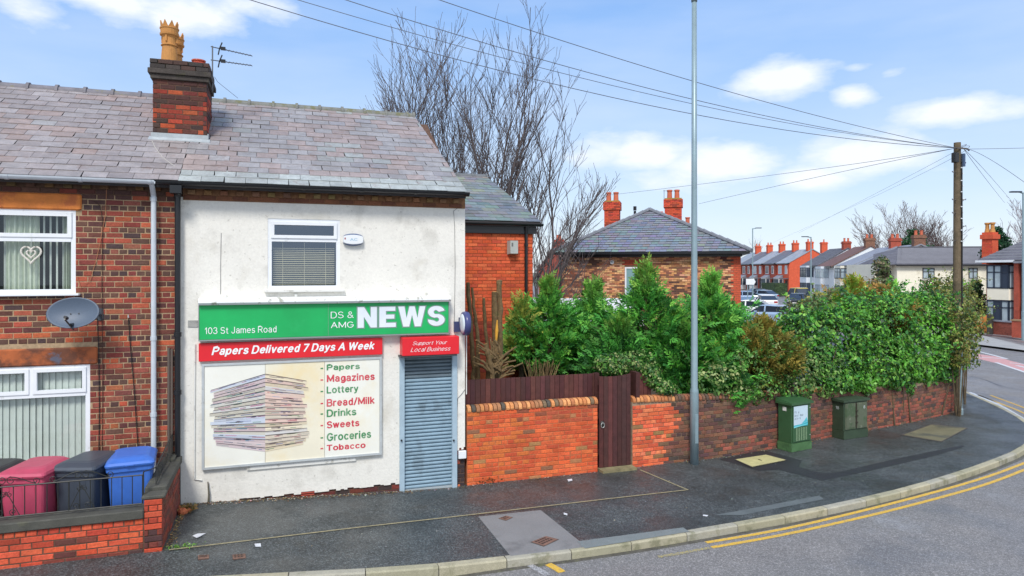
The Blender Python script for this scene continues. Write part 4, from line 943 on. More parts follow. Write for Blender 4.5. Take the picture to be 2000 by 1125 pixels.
# projecting round sign
rsn = thing('projecting_sign', 'round white sign with blue rim sticking out from the shop corner', 'sign', tuple(P(907,632,11.42)))
b = MB(); pc = P(909,632,11.42); R = .20
rim = [(R-.03,-.055),(R,-.05),(R+.012,0),(R,.05),(R-.03,.055)]
n = 28; b.loft([[(pc.x+h, pc.y+rr*math.cos(2*PI*k/n), pc.z+rr*math.sin(2*PI*k/n)) for k in range(n)] for rr, h in rim]); b.build('rim', mat('navy_plastic', c(66,72,120), .3), rsn, smooth=True)
b = MB(); b.loft([[(pc.x+h, pc.y+rr*math.cos(2*PI*k/n), pc.z+rr*math.sin(2*PI*k/n)) for k in range(n)] for rr, h in [(.01,-.075),(.12,-.072),(.168,-.058),(.168,.058),(.12,.072),(.01,.075)]]); b.build('face', mat('sign_white_plastic', c(222,232,240), .25), rsn, smooth=True)
b = MB(); b.box(pc.x-.05, pc.x+.02, pc.y+.19, FY-.002, pc.z-.09, pc.z+.09); b.box(pc.x-.14, pc.x-.02, FY-.06, FY-.003, pc.z-.16, pc.z+.02); b.build('bracket', mat('navy_bracket', c(60,70,110), .5), rsn)
# alarm box
al = thing('alarm_box', 'white oval alarm box with pale lettering beside the shop upper window', 'alarm box', tuple(P(690,468,FY-.04)))
pc = P(690,468,FY-.06); b = MB()
sh_ = [(-.165,.0),(-.165,.06),(-.13,.082),(-.06,.098),(0,.102),(.06,.098),(.13,.082),(.165,.06),(.165,0),(.165,-.06),(.13,-.082),(.06,-.098),(0,-.102),(-.06,-.098),(-.13,-.082),(-.165,-.06)]
b.loft([[(pc.x+x*.94, FY-.085, pc.z+z*.72) for x, z in sh_], [(pc.x+x, FY-.06, pc.z+z*.8) for x, z in sh_], [(pc.x+x, FY-.002, pc.z+z*.8) for x, z in sh_]]); b.build('cover', WHITE, al)
b = MB(); b.loft([[(pc.x+x*.96, FY-.05, pc.z+z) for x, z in sh_], [(pc.x+x*.96, FY-.003, pc.z+z) for x, z in sh_]]); b.build('back_plate', mat('blue_grey_plastic', c(84,104,140), .4), al)
text_w('AC', (pc.x-.055, FY-.088), 0, .12, pc.z-.022, pc.z+.022, al, mat('pale_blue_print', c(120,176,204), .5), bold=.02)
b = MB(); b.box(pc.x-.145, pc.x-.125, FY-.088, FY-.08, pc.z-.0, pc.z+.03); b.build('indicator', mat('dull_red', c(160,80,80), .4), al)
# pipes, cables, little vents on the shop wall
def cable(label, px, Y, rad, m, cat='cable', name='cable', sag=False, n=5, group=None):
    pts = [P(u, v, Y) for u, v in px]; base = tuple(pts[0]); b = MB(); b.tube(pts, rad, n); o = b.build(name, m, None, loc=base); return tag(o, label, cat, group)
cable('thin white conduit bent at its foot left of the newspaper panel', [(381,672),(380,800),(380,936),(394,938)], FY-.015, .011, WHITEP, 'pipe', 'conduit', n=8)
cable('thin dark cable down the shop wall from the eaves corner to the round sign', [(900,402),(886,412),(888,440),(889,520),(888,600),(887,640)], FY-.006, .004, mat('grey_cable', c(90,92,96), .6))
cable('dark looping cable beside the roller shutter', [(909,760),(900,772),(894,778),(892,830),(893,890),(897,904)], FY-.006, .004, MATS['grey_cable'])
cable('white conduit running down the right edge of the shop wall', [(911,640),(911,700),(911,770)], FY-.02, .01, WHITEP, 'pipe', 'conduit', n=8)
cable('long hairline cable on the upper left of the shop wall', [(432,455),(431,520),(431,575)], FY-.004, .0035, MATS['grey_cable'])
b = MB(); p_ = P(903,888,FY-.03); b.box(p_.x-.07, p_.x+.07, FY-.05, FY-.002, p_.z-.07, p_.z+.07, bev=.008); tag(b.build('junction_box', WHITE, None, loc=tuple(p_)), 'small white junction box low on the shop corner', 'junction box')
av = thing('air_vent', 'small black louvred vent left of the green fascia', 'vent', tuple(P(376,632,FY)))
p_, q_ = P(367,626,FY), P(387,639,FY); b = MB(); b.box(p_.x, q_.x, FY-.004, FY+.0, q_.z, p_.z); b.build('backing', BLACKP, av)
for k in range(6):
    z = q_.z+(p_.z-q_.z)*(k+.5)/6; b = MB(); b.box(p_.x, q_.x, FY-.014, FY-.005, z-.004, z+.004); b.build('louvre', WHITEP, av)
av = thing('air_brick', 'red slotted air brick low in the shop plinth', 'vent', tuple(P(605,967,FY)))
p_, q_ = P(588,961,FY), P(614,975,FY); b = MB(); b.box(p_.x, q_.x, FY-.006, FY+.02, q_.z, p_.z); b.build('backing', mat('dark_red_clay', c(90,40,36), .9), av)
for k in range(4):
    z = q_.z+(p_.z-q_.z)*(k+.5)/4; b = MB(); b.box(p_.x, q_.x, FY-.018, FY-.007, z-.007, z+.007); b.build('louvre', mat('red_clay', c(176,80,64), .8), av)
b = MB(); p0, p1 = P(407,992,FY-.05), P(406,941,FY-.03); b.tube([p0, (p0+p1)/2+Vector((.012,0,0)), p1], [.02,.014,.008], 7); tag(b.build('wooden_stake', mat('grey_rotten_wood', c(96,92,80), .9, noise=(12,.4)), None, loc=tuple(p0)), 'thin rotten stake leaning on the shop wall near the black downpipe', 'stake')

# cables and fittings on the brick house
BC = mat('black_cable', c(26,24,24), .6); TC = mat('tan_cable', c(176,120,84), .6); BRC = mat('brown_cable', c(70,44,34), .6)
cable('long thin brown cable hanging the full height of the brick wall', [(183,392),(196,402),(200,430),(199,560),(201,720),(199,890)], FY-.022, .005, BRC)
cable('tan cable looping from the gutter to the upper window corner', [(209,350),(206,420),(190,500),(176,548),(158,562),(150,540)], FY-.022, .004, TC)
cable('black cable from the satellite dish down behind the bins', [(190,622),(193,680),(194,800),(193,890)], FY-.022, .006, BC)
cable('short thick black cable from the wall hook to the blue bin', [(251,622),(255,680),(262,760),(270,880)], FY-.03, .007, BC)
b = MB(); p_ = P(251,620,FY-.03); b.tube([(p_.x,FY-.002,p_.z),(p_.x,FY-.05,p_.z),(p_.x,FY-.05,p_.z+.04)], .006, 6); tag(b.build('hook', GREYP, None, loc=tuple(p_)), 'small white wall hook holding the short black cable', 'hook')
dish = thing('satellite_dish', 'grey oval satellite dish fixed to the red brick wall', 'satellite dish', tuple(P(196,614,FY)))
pc = P(146,613,FY-.40); 
b = MB(); nrm = Vector((-.10,-.93,.30)).normalized(); ux = Vector((1,0,.0)); ux = (ux-nrm*ux.dot(nrm)).normalized(); uy = nrm.cross(ux)
if uy.z < 0: uy = -uy
rings = []
for rr in (0.02,.25,.5,.75,.93,1.0): rings.append([pc+ux*(.335*rr*math.cos(2*PI*k/32))+uy*(.225*rr*math.sin(2*PI*k/32))+nrm*(.075*rr*rr) for k in range(32)])
rings += [[q-nrm*.012+(q-pc)*.02 for q in rings[-1]]]+[[q-nrm*.012 for q in rings[k]] for k in (4,2,0)]
b.loft(rings); DISH = mat('grey_dish', c(82,96,114), .5, noise=(60,.08)); b.build('reflector', DISH, dish, smooth=True)
b = MB(); arm0 = pc-uy*.2+nrm*.05; arm1 = pc-uy*.16+nrm*.33; b.tube([pc-uy*.23, arm1], .011, 8); b.tube([pc-uy*.16+nrm*.03, pc-uy*.19+nrm*.12], .02, 8); b.build('arm', BLACKP, dish)
b = MB(); b.tube([arm1+uy*.03, arm1-nrm*.07+uy*.03], [.02,.026], 10); b.build('receiver', BLACKP, dish)
b = MB(); p2 = P(196,614,FY-.01); b.tube([pc-nrm*.02, (p2.x-.02,FY-.15,p2.z), (p2.x,FY-.002,p2.z)], .02, 8); b.box(p2.x-.04, p2.x+.04, FY-.02, FY-.002, p2.z-.09, p2.z+.09); b.build('wall_bracket', mat('dark_grey_metal', c(70,78,86), .5), dish)
for s_ in (-.05,.055):
    b = MB(); b.tube([pc+ux*s_+nrm*.0, pc+ux*s_+nrm*.012], .01, 8); b.build('bolt', BLACKP, dish)
# TV aerial on the chimney
an = thing('television_aerial', 'twin arm television aerial on the mast at the chimney side', 'aerial', (CX1+.03, 13.3, 7.2))
ALU = mat('dull_aluminium', c(110,112,116), .5, metal=.4)
mx_ = P(415,0,13.3).x; zt_, zm_ = P(415,92,13.3).z, P(415,118,13.3).z
b = MB(); b.tube([(mx_,13.3,P(415,150,13.3).z-.25),(mx_,13.3,zt_+.02)], .012, 8); b.build('mast', ALU, an)
for z0_, v1, v2 in ((zt_, 91, 109), (zm_, 117, 128)):
    a_, e_ = P(412,v1,13.3), P(492,v2,13.9); b = MB(); b.tube([a_, e_], .009, 6); b.build('boom', ALU, an)
    for k in range(9):
        q = a_.lerp(e_, .3+k*.085); b = MB(); b.tube([q+Vector((-.02,-.07,0)), q+Vector((.02,.07,0))], .004, 4); b.build('element', ALU, an)
    b = MB(); q = a_.lerp(e_, .2); b.tube([q+Vector((.04,.03,.12)), q, q+Vector((-.02,-.02,-.12))], .012, 6); b.box(q.x+.02, q.x+.1, q.y-.03, q.y+.03, q.z-.02, q.z+.03); b.build('reflector', BLACKP, an)
cable('thin loose wire from the aerial over the shop ridge', [(419,150),(425,160),(440,172),(465,192)], 13.6, .004, MATS['grey_cable'])
cable('pale wire trailing down the slates below the chimney', [(297,275),(303,288),(318,308),(340,324),(362,334)], 11.9, .005, mat('white_wire', c(200,196,188), .6))
# ================================================================== REAR EXTENSION (orange brick)
ext = thing('rear_extension', 'bright orange brick extension with slate roof set back behind the shop', 'building', (5.0,15.5,0))
EY = 15.5; ex0, ex1 = 3.22, P(1041,0,EY).x; ez = P(1000,458,EY).z
ww = MB(); ww.box(ex0, ex1, EY+.02, EY+.25, 0, ez+.2); ww.box(ex1-.2, ex1-.002, EY+.25, 23.5, 0, ez+.2)
ww.prism([(ex1-.2,EY+.1,ez+.2),(ex1-.2,23.5,ez+.2),(ex1-.2,19.5,6.5)], (.18,0,0))
ewall = ww.build('wall', MORTO, ext)
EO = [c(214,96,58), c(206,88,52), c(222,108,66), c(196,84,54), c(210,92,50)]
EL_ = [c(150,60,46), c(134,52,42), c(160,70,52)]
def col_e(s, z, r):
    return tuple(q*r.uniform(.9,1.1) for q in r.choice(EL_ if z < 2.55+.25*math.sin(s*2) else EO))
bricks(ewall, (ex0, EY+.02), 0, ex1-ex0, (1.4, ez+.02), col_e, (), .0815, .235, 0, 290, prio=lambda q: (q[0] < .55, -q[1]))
fb = MB(); fb.box(ex0, ex1+.06, EY-.05, EY+.015, ez+.02, ez+.22); fb.build('fascia', BLACKP, ext)
eg = MB(); zg = ez+.26
arc = lambda x, R: [(x, EY-.10+R*math.cos(PI+PI*k/8), zg+R*math.sin(PI+PI*k/8)) for k in range(9)]
eg.loft([arc(ex0, .06)+arc(ex0, .05)[::-1], arc(ex1+.22, .06)+arc(ex1+.22, .05)[::-1]]); eg.build('gutter', BLACKP, ext)
dxx = P(1028,0,EY-.07).x; b = MB(); b.tube([(dxx, EY-.1, zg-.05), (dxx, EY-.06, zg-.25), (dxx, EY-.06, .1)], .04, 10)
for z in (zg-.5, 3.0): b.tube([(dxx, EY-.06, z-.03), (dxx, EY-.06, z+.03)], .052, 10)
b.build('downpipe', BLACKP, ext)
eridge = P(957,345,19.5)
e0 = (ex0, EY-.12, zg+.05); e1 = (ex1+.17, EY-.12, zg+.05); r0 = (ex0, 19.5, eridge.z); r1 = (ex1+.02, 19.5, eridge.z)
rb = MB(); dn = Vector((0,0,-.1)); V_ = [Vector(q)-Vector((0,0,.02)) for q in (e0,e1,r1,r0)]; rb.loft([[v for v in V_][::-1], [v+dn for v in V_][::-1]])
bk = [Vector((ex0,23.6,zg+.05)), Vector((ex1+.17,23.6,zg+.05)), V_[2], V_[3]]; rb.loft([bk, [v+dn for v in bk]])
eroof = rb.build('roof', SLB, ext)
slates(eroof, [e0, e1, r0, r1], 17, .36, lambda r, s, f: tuple(q*r.uniform(.85,1.15) for q in (c(122,129,129) if r.random() < .8 else c(138,140,130) if f > .5 else c(108,114,117))), 31, 300)
ridge(eroof, ex0, ex1+.05, 19.5, eridge.z+.03, mat('grey_ridge', c(104,108,112), .6, noise=(6,.2)), rr=.09)
bxp = thing('vent_housing', 'pale grey flue box high on the orange extension wall', 'flue box', tuple(P(1001,484,EY)))
p_, q_ = P(993,470,EY-.1), P(1011,497,EY-.1); b = MB(); b.loft([[(p_.x,EY,q_.z),(p_.x+.03,EY-.16,q_.z+.02),(p_.x+.03,EY-.16,p_.z),(p_.x,EY,p_.z)],[(q_.x,EY,q_.z),(q_.x-.01,EY-.16,q_.z+.02),(q_.x-.01,EY-.16,p_.z),(q_.x,EY,p_.z)]]); b.build('housing', mat('pale_grey_metal', c(180,184,180), .5, noise=(6,.1)), bxp)
b = MB(); b.box(p_.x+.06, p_.x+.1, EY-.165, EY-.158, p_.z-.14, p_.z-.05); b.build('grille', mat('dark_grey_trim2', c(110,112,112), .6), bxp)

# ================================================================== FRONT YARD WALL, RAILINGS, BINS
yw = thing('yard_wall', 'low red brick front wall with black coping and corner pillar before the bins', 'wall', (-2.6,9.9,.19))
WY = 9.83; px0, px1 = -1.60, -1.385
b = MB(); b.box(-6, px0, WY+.012, WY+.21, .1, .625); b.box(px0, px1-.012, WY+.012, 10.05, .1, .86); b.box(px0+.0, px1-.012, 10.05, 11.66, .1, .84); ycore = b.build('wall', MORTD, yw)
NR = [c(204,82,54), c(190,74,48), c(214,94,62), c(198,86,58), c(172,66,46)]; ND = [c(96,54,50), c(78,52,52), c(120,58,48)]
def col_y(s, z, r):
    X = s-6
    low = z < .30 and X > -2.6
    return tuple(q*r.uniform(.9,1.1) for q in (r.choice(ND) if (low and r.random() < .75) or r.random() < .04 else r.choice(NR)))
bricks(ycore, (-6, WY+.012), 0, 6+px0-.005, (.155, .625), col_y, (), .0785, .235, 6, 200, prio=lambda q: -q[0])
bricks(ycore, (px0, WY+.004), 0, px1-px0, (.155, .86), lambda s, z, r: r.choice(ND) if .24 < z < .45 and r.random() < .9 else r.choice(NR), (), .0783, .215, 2, 60)
bricks(ycore, (px1-.012, WY), PI/2, 1.82, (.155, .86), lambda s, z, r: tuple(q*r.uniform(.85,1.1) for q in r.choice([c(146,66,48), c(128,60,46), c(110,58,48)])), (), .0783, .235, 0, 150)
COPE = mat('sooty_coping_stone', c(78,78,72), .85, noise=(7,.2), noise2=(80,.2), bump=(60,.8), stain=(3,.55,c(100,100,78),.5))
b = MB(); b.box(-6, px0-.0, WY-.03, WY+.25, .628, .745, bev=.012); b.build('coping', COPE, yw)
b = MB(); b.box(px0-.03, px1+.03, WY-.0, 10.06, .862, .905, bev=.01); b.build('pillar_cap', COPE, yw)
b = MB(); b.box(px0-.03, px1+.02, 10.065, 11.64, .845, .955, bev=.012); b.build('coping', COPE, yw)
b = MB(); b.box(px0+.05, px1-.05, 11.3, 11.64, .957, .99); b.build('coping', COPE, yw, label='raised end stone of the coping')
rl = thing('railings', 'ornamental black wrought iron railings with scrolls on the front yard wall', 'railings', (-2.6,9.93,.745))
RY = 9.93; ztop = 1.16
def bar(pts, rr=.006, n=6, name='bar', par=None):
    q = MB(); q.tube(pts, rr, n); return q.build(name, IRON, par or rl)
bar([(-5.5,RY,ztop),(-1.63,RY,ztop)], .009, 6, 'top_rail'); bar([(-5.5,RY,.79),(-1.63,RY,.79)], .009, 6, 'bottom_rail')
x = -1.63; k = 0
while x > -4.6:
    bar([(x,RY,.79),(x,RY,ztop)], .006 if k % 7 else .009, 6); x -= .118; k += 1
def spiral(cx, cz, r0, turns, a0, sgn, Y=RY, rr=.005, name='scroll', par=None, plane='x'):
    pts = []
    for i in range(28):
        t = i/27; a = a0+sgn*t*turns*2*PI; R = r0*(1-.82*t)
        pts.append((cx+R*math.cos(a), Y, cz+R*math.sin(a)) if plane == 'x' else (Y, cx+R*math.cos(a), cz+R*math.sin(a)))
    return bar(pts, rr, 5, name, par)
for xc in (P(160,0,RY).x, P(12,0,RY).x):
    # crest above the top rail
    for s in (-1, 1):
        spiral(xc+s*.31, ztop+.045, .045, 1.3, -PI/2, s)
        q = []
        for i in range(13):
            t = i/12; q.append((xc+s*(.31-.28*t), RY, ztop+.015+.10*math.sin(t*PI*.5)**1.5))
        bar(q, .006, 5, 'crest')
        spiral(xc+s*.05, ztop+.07, .05, 1.2, PI/2, s)
    # panel: inverted V with feet scrolls
    for s in (-1, 1):
        bar([(xc, RY-.004, ztop-.06), (xc+s*.05, RY-.004, ztop-.16), (xc+s*.14, RY-.004, .80)], .005, 5, 'stay')
        spiral(xc+s*.07, .845, .042, 1.3, -PI/2, -s)
        spiral(xc+s*.035, ztop-.1, .035, 1.2, PI/2, s)
sr = thing('side_railing', 'short black iron railing panel on top of the yard side wall', 'railings', (-1.49,10.8,.955))
bar([(-1.5,10.1,1.20),(-1.5,11.62,1.30)], .009, 6, 'top_rail', sr); bar([(-1.5,10.1,.98),(-1.5,11.62,1.02)], .008, 6, 'bottom_rail', sr)
for k in range(14): y = 10.1+k*.117; bar([(-1.5,y,.98),(-1.5,y,1.2+.0066*k)], .006, 5, 'bar', sr)
for yy in (10.45, 11.1): 
    for s in (-1, 1): spiral(yy+s*.06, 1.1, .05, 1.2, PI/2, s, -1.5, .005, 'scroll', sr, 'y')
bar([(-1.62,9.93,.9),(-1.62,9.93,1.2),(-1.5,10.1,1.2)], .009, 6, 'post', sr)
def bin_(x, y, rz, colr, lab, dark=False):
    m = mat('bin_plastic_'+lab.split()[0], colr, .45, noise=(10,.06), bump=(200,.25), stain=(5,.6,tuple(q*.7+.02 for q in colr),.4))
    md = mat('bin_lid_'+lab.split()[0], tuple(q*.92 for q in colr), .4, noise=(8,.08), stain=(6,.6,tuple(q*.6+.03 for q in colr),.4))
    t = thing('wheelie_bin', lab, 'wheelie bin', (x, y, .2), rz, 'wheelie bins in the yard')
    q = MB()
    def ring(z, wx, y0, y1, rr=.05):
        o = []
        for cx_, cy_, a0 in ((wx-rr, y1-rr, 0), (-wx+rr, y1-rr, PI/2), (-wx+rr, y0+rr, PI), (wx-rr, y0+rr, 1.5*PI)):
            for i in range(4): a = a0+i*PI/6; o.append((cx_+rr*math.cos(a), cy_+rr*math.sin(a), z))
        return o
    q.loft([ring(.02,.21,-.22,.24), ring(.06,.22,-.24,.27), ring(.90,.265,-.315,.33), ring(.905,.285,-.34,.35), ring(.97,.29,-.345,.355), ring(.975,.275,-.33,.34)]); q.build('body', m, t, local=True)
    for s in (-.13, 0, .13):      # raised ribs on the front
        q = MB(); q.loft([[(s-.008,-.222,.12),(s+.008,-.222,.12),(s+.008,-.235,.12),(s-.008,-.235,.12)],[(s*1.15-.008,-.29,.86),(s*1.15+.008,-.29,.86),(s*1.15+.008,-.316,.86),(s*1.15-.008,-.316,.86)]]); q.build('rib', m, t, local=True)
    q = MB(); q.loft([ring(.978,.295,-.37,.37,.04), ring(1.0,.30,-.375,.375,.05), ring(1.03,.285,-.35,.37,.06), ring(1.065,.22,-.25,.36,.08), ring(1.075,.18,-.18,.34,.08)]); q.build('lid', md, t, local=True)
    q = MB(); q.tube([(-.27,.385,.99),(.27,.385,.99)], .018, 8); q.tube([(-.27,.36,.99),(-.27,.41,.99)], .022, 8); q.tube([(.27,.36,.99),(.27,.41,.99)], .022, 8); q.build('handle', md, t, local=True)
    for s in (-.24, .24):
        q = MB(); q.tube([(s-.02,.27,.1),(s+.02,.27,.1)], .1, 16); q.build('wheel', BLACKP, t, local=True)
    q = MB(); q.box(-.05,.05,-.385,-.372,.985,1.0); q.box(.12,.2,-.2,-.12,1.05,1.066); q.build('lid_grip', md, t, local=True)
    return t
bin_(P(256,0,10.65).x, 10.72, .10, c(66,116,206), 'blue wheelie bin standing beside the grey downpipe')
bin_(P(168,0,10.6).x, 10.66, -.30, c(66,74,86), 'dark grey wheelie bin with sagging lid between the maroon and blue bins')
bin_(P(64,0,10.45).x, 10.55, -.22, c(192,76,104), 'maroon wheelie bin behind the front railings')
bin_(P(-22,0,10.6).x, 10.62, -.25, c(44,40,44), 'black wheelie bin cut off at the picture edge')

# ================================================================== GARDEN WALLS, FENCE, GATE
GW = 11.70
gwl = thing('garden_wall', 'orange brick garden wall with rounded brick coping between shop and gate', 'wall', (4.5,11.75,0))
gx0, gx1 = 3.21, P(1168,0,GW).x; ztop_ = P(1040,797,GW).z
b = MB(); b.box(gx0, gx1-.012, GW+.012, GW+.21, -.05, ztop_); gcore = b.build('wall', mat('orange_stained_mortar', c(176,104,68), .95, noise=(12,.3), bump=(60,.5)), gwl)
GO = [c(216,96,54), c(204,88,50), c(224,110,62), c(196,84,50), c(212,100,58)]
def col_g(s, z, r):
    if r.random() < .06: return r.choice([c(170,124,78), c(158,112,70), c(176,120,80), c(140,96,70)])
    t = (s/2.5)
    if z > .95 and t > .55 and r.random() < .55: return tuple(q*r.uniform(.85,1.1) for q in c(184,86,56))
    if z > 1.05 and r.random() < .3: return r.choice([c(140,78,56), c(164,88,56)])
    if t < .45 and r.random() < .3: return c(206,110,54)
    return tuple(q*r.uniform(.94,1.08) for q in r.choice(GO))
bricks(gcore, (gx0, GW+.012), 0, gx1-gx0, (-.03, ztop_-.005), col_g, (), .0755, .235, 5, 300)
def coping(parent, pts_fn, n, colf, z_fn, rr=.115, seed=6, name='coping_brick'):
    r = random.Random(seed)
    for i in range(n):
        x, y, a = pts_fn((i+.5)/n); q = MB(); w = .031
        prof = [(-.125,0),(-.13,.03),(-.115,.075),(-.07,.105),(0,.115),(.07,.105),(.115,.075),(.13,.03),(.125,0)]
        q.loft([[(-w,p_,z_) for p_, z_ in prof],[(w,p_,z_) for p_, z_ in prof]])
        o = q.build(name, BRK_O, parent, local=True); o.location = Vector((x+r.uniform(-.003,.003), y+.11+r.uniform(-.008,.008), z_fn((i+.5)/n)+r.uniform(-.004,.004)))-wl(parent); o.rotation_euler = (r.uniform(-.04,.04), r.uniform(-.03,.03), a); o.color = (*colf(r, (i+.5)/n), 1)
        o.location.z += 0
CP = [c(206,138,84), c(190,122,74), c(176,112,72), c(214,150,96), c(166,116,80)]; CPD = [c(104,96,82), c(86,80,72), c(120,100,76)]
nC = int((gx1-gx0)/.078)
coping(gwl, lambda f: (gx0+(gx1-gx0)*f, GW, 0), nC, lambda r, f: r.choice(CPD) if (r.random() < .2 or .1 < f < .2 and r.random() < .4) else r.choice(CP), lambda f: ztop_)
# right hand wall follows the bend of the pavement
gw2 = thing('boundary_wall', 'long curving boundary wall, orange by the gate then sooty dark brick under ivy', 'wall', (10.0,11.9,0))
cum = [0.0]
for a, b_ in zip(wl_s, wl_s[1:]): cum.append(cum[-1]+(b_-a).length)
Ltot = cum[-1]
def along(s):
    s = max(0, min(Ltot-1e-4, s))
    for i in range(len(cum)-1):
        if cum[i+1] >= s:
            t = (s-cum[i])/(cum[i+1]-cum[i]); p = wl_s[i].lerp(wl_s[i+1], t); d = (wl_s[i+1]-wl_s[i]).normalized(); return p, math.atan2(d.y, d.x)
def wz(s): return 1.28-.38*s/Ltot
b = MB(); N_ = 40; rings = []
for i in range(N_+1):
    s = Ltot*i/N_; p, a = along(s); n_ = Vector((-math.sin(a), math.cos(a))); rings.append([(p.x+n_.x*w_, p.y+n_.y*w_, z) for w_, z in ((.014,-.05),(.014,wz(s)-.02),(.22,wz(s)-.02),(.22,-.05))])
b.loft(rings); core2 = b.build('wall', mat('sooty_mortar', c(150,128,106), .95, noise=(12,.3), bump=(60,.5)), gw2)
# return end of the wall at the gate
DB = [c(104,72,62), c(92,68,62), c(120,80,64), c(82,64,60), c(134,86,68), c(114,86,72)]; RB = [c(158,88,72), c(140,78,64)]
def col_b(s, z, r):
    edge = .98+.12*math.sin(z*9)+.1*(z < .45)*-3
    if s < edge: return tuple(q*r.uniform(.9,1.1) for q in (r.choice([c(228,112,72), c(216,100,62), c(236,128,86), c(204,90,58)]) if r.random() > .06 else c(150,110,70)))
    if s > 5.5 and z < .55 and r.random() < .38: return r.choice(RB)
    if 1.9 < s < 5.5 and z < .4 and r.random() < .25: return r.choice(RB)
    return tuple(q*r.uniform(.85,1.15) for q in r.choice(DB))
lay = []
r = random.Random(12); n = 16; H = .0765
for i in range(n):
    z = -.03+(i+.5)*H; hd = i % 4 == 3; step = .118 if hd else .236; s = -(step*.5 if i % 2 else 0)
    while s < Ltot:
        a_, b_ = max(s, 0)+.005, min(s+step, Ltot)-.005; s += step
        if b_-a_ < .03 or z+H/2 > wz((a_+b_)/2)-.005: continue
        lay.append(((a_+b_)/2, z, b_-a_))
lay.sort(key=lambda q: q[0]); jb = MB()
for idx, (s, z, w) in enumerate(lay):
    p, a = along(s); pr_ = .0+r.uniform(-.004,.004); px_, py_ = p.x+math.sin(a)*pr_, p.y-math.cos(a)*pr_; col = col_b(s, z, r); h = H-.011
    if idx < 300:
        hd = w < .14; piece('brick', r.choice(BH_ME if hd else BR_ME), core2, Vector((px_, py_, z))-wl(core2), scale=(w/(.1 if hd else .215),1,h/.07), col=col, rot=(0, r.uniform(-.012,.012), a+r.uniform(-.01,.01)))
    else:
        jb.m = Matrix.Translation((px_, py_, z)) @ Matrix.Rotation(a, 4, 'Z'); x = w/2; zz = h/2; ids = [[jb.vert((sx*(x-o), yy, sz*(zz-o))) for sx, sz in ((-1,-1),(1,-1),(1,1),(-1,1))] for yy, o in ((.05,0),(.006,0),(0,.006))]
        for q_, w_ in zip(ids, ids[1:]):
            for k in range(4): jb.face((q_[k], q_[(k+1)%4], w_[(k+1)%4], w_[k]), col)
        jb.face(ids[-1], col)
jb.m = None; jb.build('brickwork', BRK_A, core2, kind='stuff')
Lc = 5.6
def pf(f):
    p, a = along(f*Lc+.0); return p.x, p.y, a
coping(gw2, pf, int(Lc/.079), lambda r, f: r.choice(CP) if f < .17 or (f > .45 and r.random() < .6) else r.choice([c(120,90,70), c(98,80,68), c(150,96,70)]), lambda f: wz(f*Lc)-.02, seed=8)
# fence behind the left wall
fn = thing('board_fence', 'dark brown vertical board fence rising behind the orange garden wall', 'fence', (4.5,11.98,0))
TB = [c(86,46,44), c(78,42,40), c(94,52,48), c(72,38,38)]
def board(parent, x0, x1, Y, z0, z1, col, zt2=None, th=.018, ang=0):
    q = MB(); w = x1-x0; zt2 = z1 if zt2 is None else zt2; e = .004
    q.loft([[(e,0,z0),(w-e,0,z0),(w-e,th,z0),(e,th,z0)],[(e,0,z1),(w-e,0,zt2),(w-e,th,zt2),(e,th,z1)]]); o = q.build('board', WOODD, parent, local=True); o.location = Vector((x0, Y, 0))-wl(parent); o.color = (*col, 1); return o
r = random.Random(3); x = 3.24; FYY = 11.97; xe = P(1160,0,FYY).x
while x < xe:
    w = .098; board(fn, x, x+w, FYY+r.uniform(-.003,.003), .2, P(1000,738,FYY).z+.05*math.sin((x-3.2)/(xe-3.2)*PI*.5)*0+.004*r.random(), tuple(q*r.uniform(.9,1.1) for q in r.choice(TB))); x += w
b = MB(); 
for z in (.55, 1.55): b.box(3.24, xe, FYY+.025, FYY+.065, z, z+.07)
b.build('rail', mat('fence_rail', c(70,40,36), .8), fn)
p_ = P(1161,0,FYY).x; b = MB(); b.box(p_, p_+.09, FYY-.03, FYY+.06, 0, 1.83); b.build('post', mat('dark_post', c(70,36,34), .7, noise=(12,.2)), fn)
gt = thing('garden_gate', 'tall dark brown boarded gate with a ring latch between two brick walls', 'gate', (6.15,11.78,0))
GY = 11.76; g0, g1 = P(1170,0,GY).x, P(1232,0,GY).x; nb = 7
for k in range(nb):
    xa_, xb2 = g0+(g1-g0)*k/nb, g0+(g1-g0)*(k+1)/nb; fz = lambda f: P(1200,735,GY).z-.0+.05*(f-.4)**2*2.2
    board(gt, xa_, xb2, GY+r.uniform(-.003,.003), .05, fz(k/nb), tuple(q*r.uniform(.85,1.12) for q in r.choice(TB)), fz((k+1)/nb))
b = MB()
for z in (.3, 1.0, 1.65): b.box(g0, g1, GY+.02, GY+.055, z, z+.09)
b.build('ledge', MATS['fence_rail'], gt)
hz_ = P(1176,828,GY); b = MB(); b.loft([[(hz_.x+rr*math.cos(2*PI*k/16), GY-d, hz_.z+rr*1.3*math.sin(2*PI*k/16)) for k in range(16)] for rr, d in ((.045,.0),(.045,.012),(.02,.03))]); b.build('latch_plate', mat('dark_iron', c(60,60,58), .5, metal=.5), gt)
b = MB(); b.tube([(hz_.x+.035*math.cos(2*PI*k/16), GY-.03, hz_.z-.02+.045*math.sin(2*PI*k/16)) for k in range(17)], .007, 6); b.build('latch_ring', mat('steel_ring', c(190,190,185), .3, metal=.6), gt)
gp = thing('gate_side_panel', 'curved top dark board panel right of the gate under variegated ivy', 'fence panel', (6.8,11.98,0))
PY = 12.0; q0, q1 = P(1234,0,PY).x, P(1272,0,PY).x
for k in range(5):
    f0, f1 = k/5, (k+1)/5; f = lambda t: P(1240,727,PY).z-.30*max(0,t-.35)**1.6*1.8
    board(gp, q0+(q1-q0)*f0, q0+(q1-q0)*f1, PY, .1, f(f0), r.choice(TB), f(f1))
b = MB(); b.box(q0-.05, q0+.03, 11.74, PY-.005, 0, P(1236,727,11.8).z); b.build('post', MATS['dark_post'], gp)
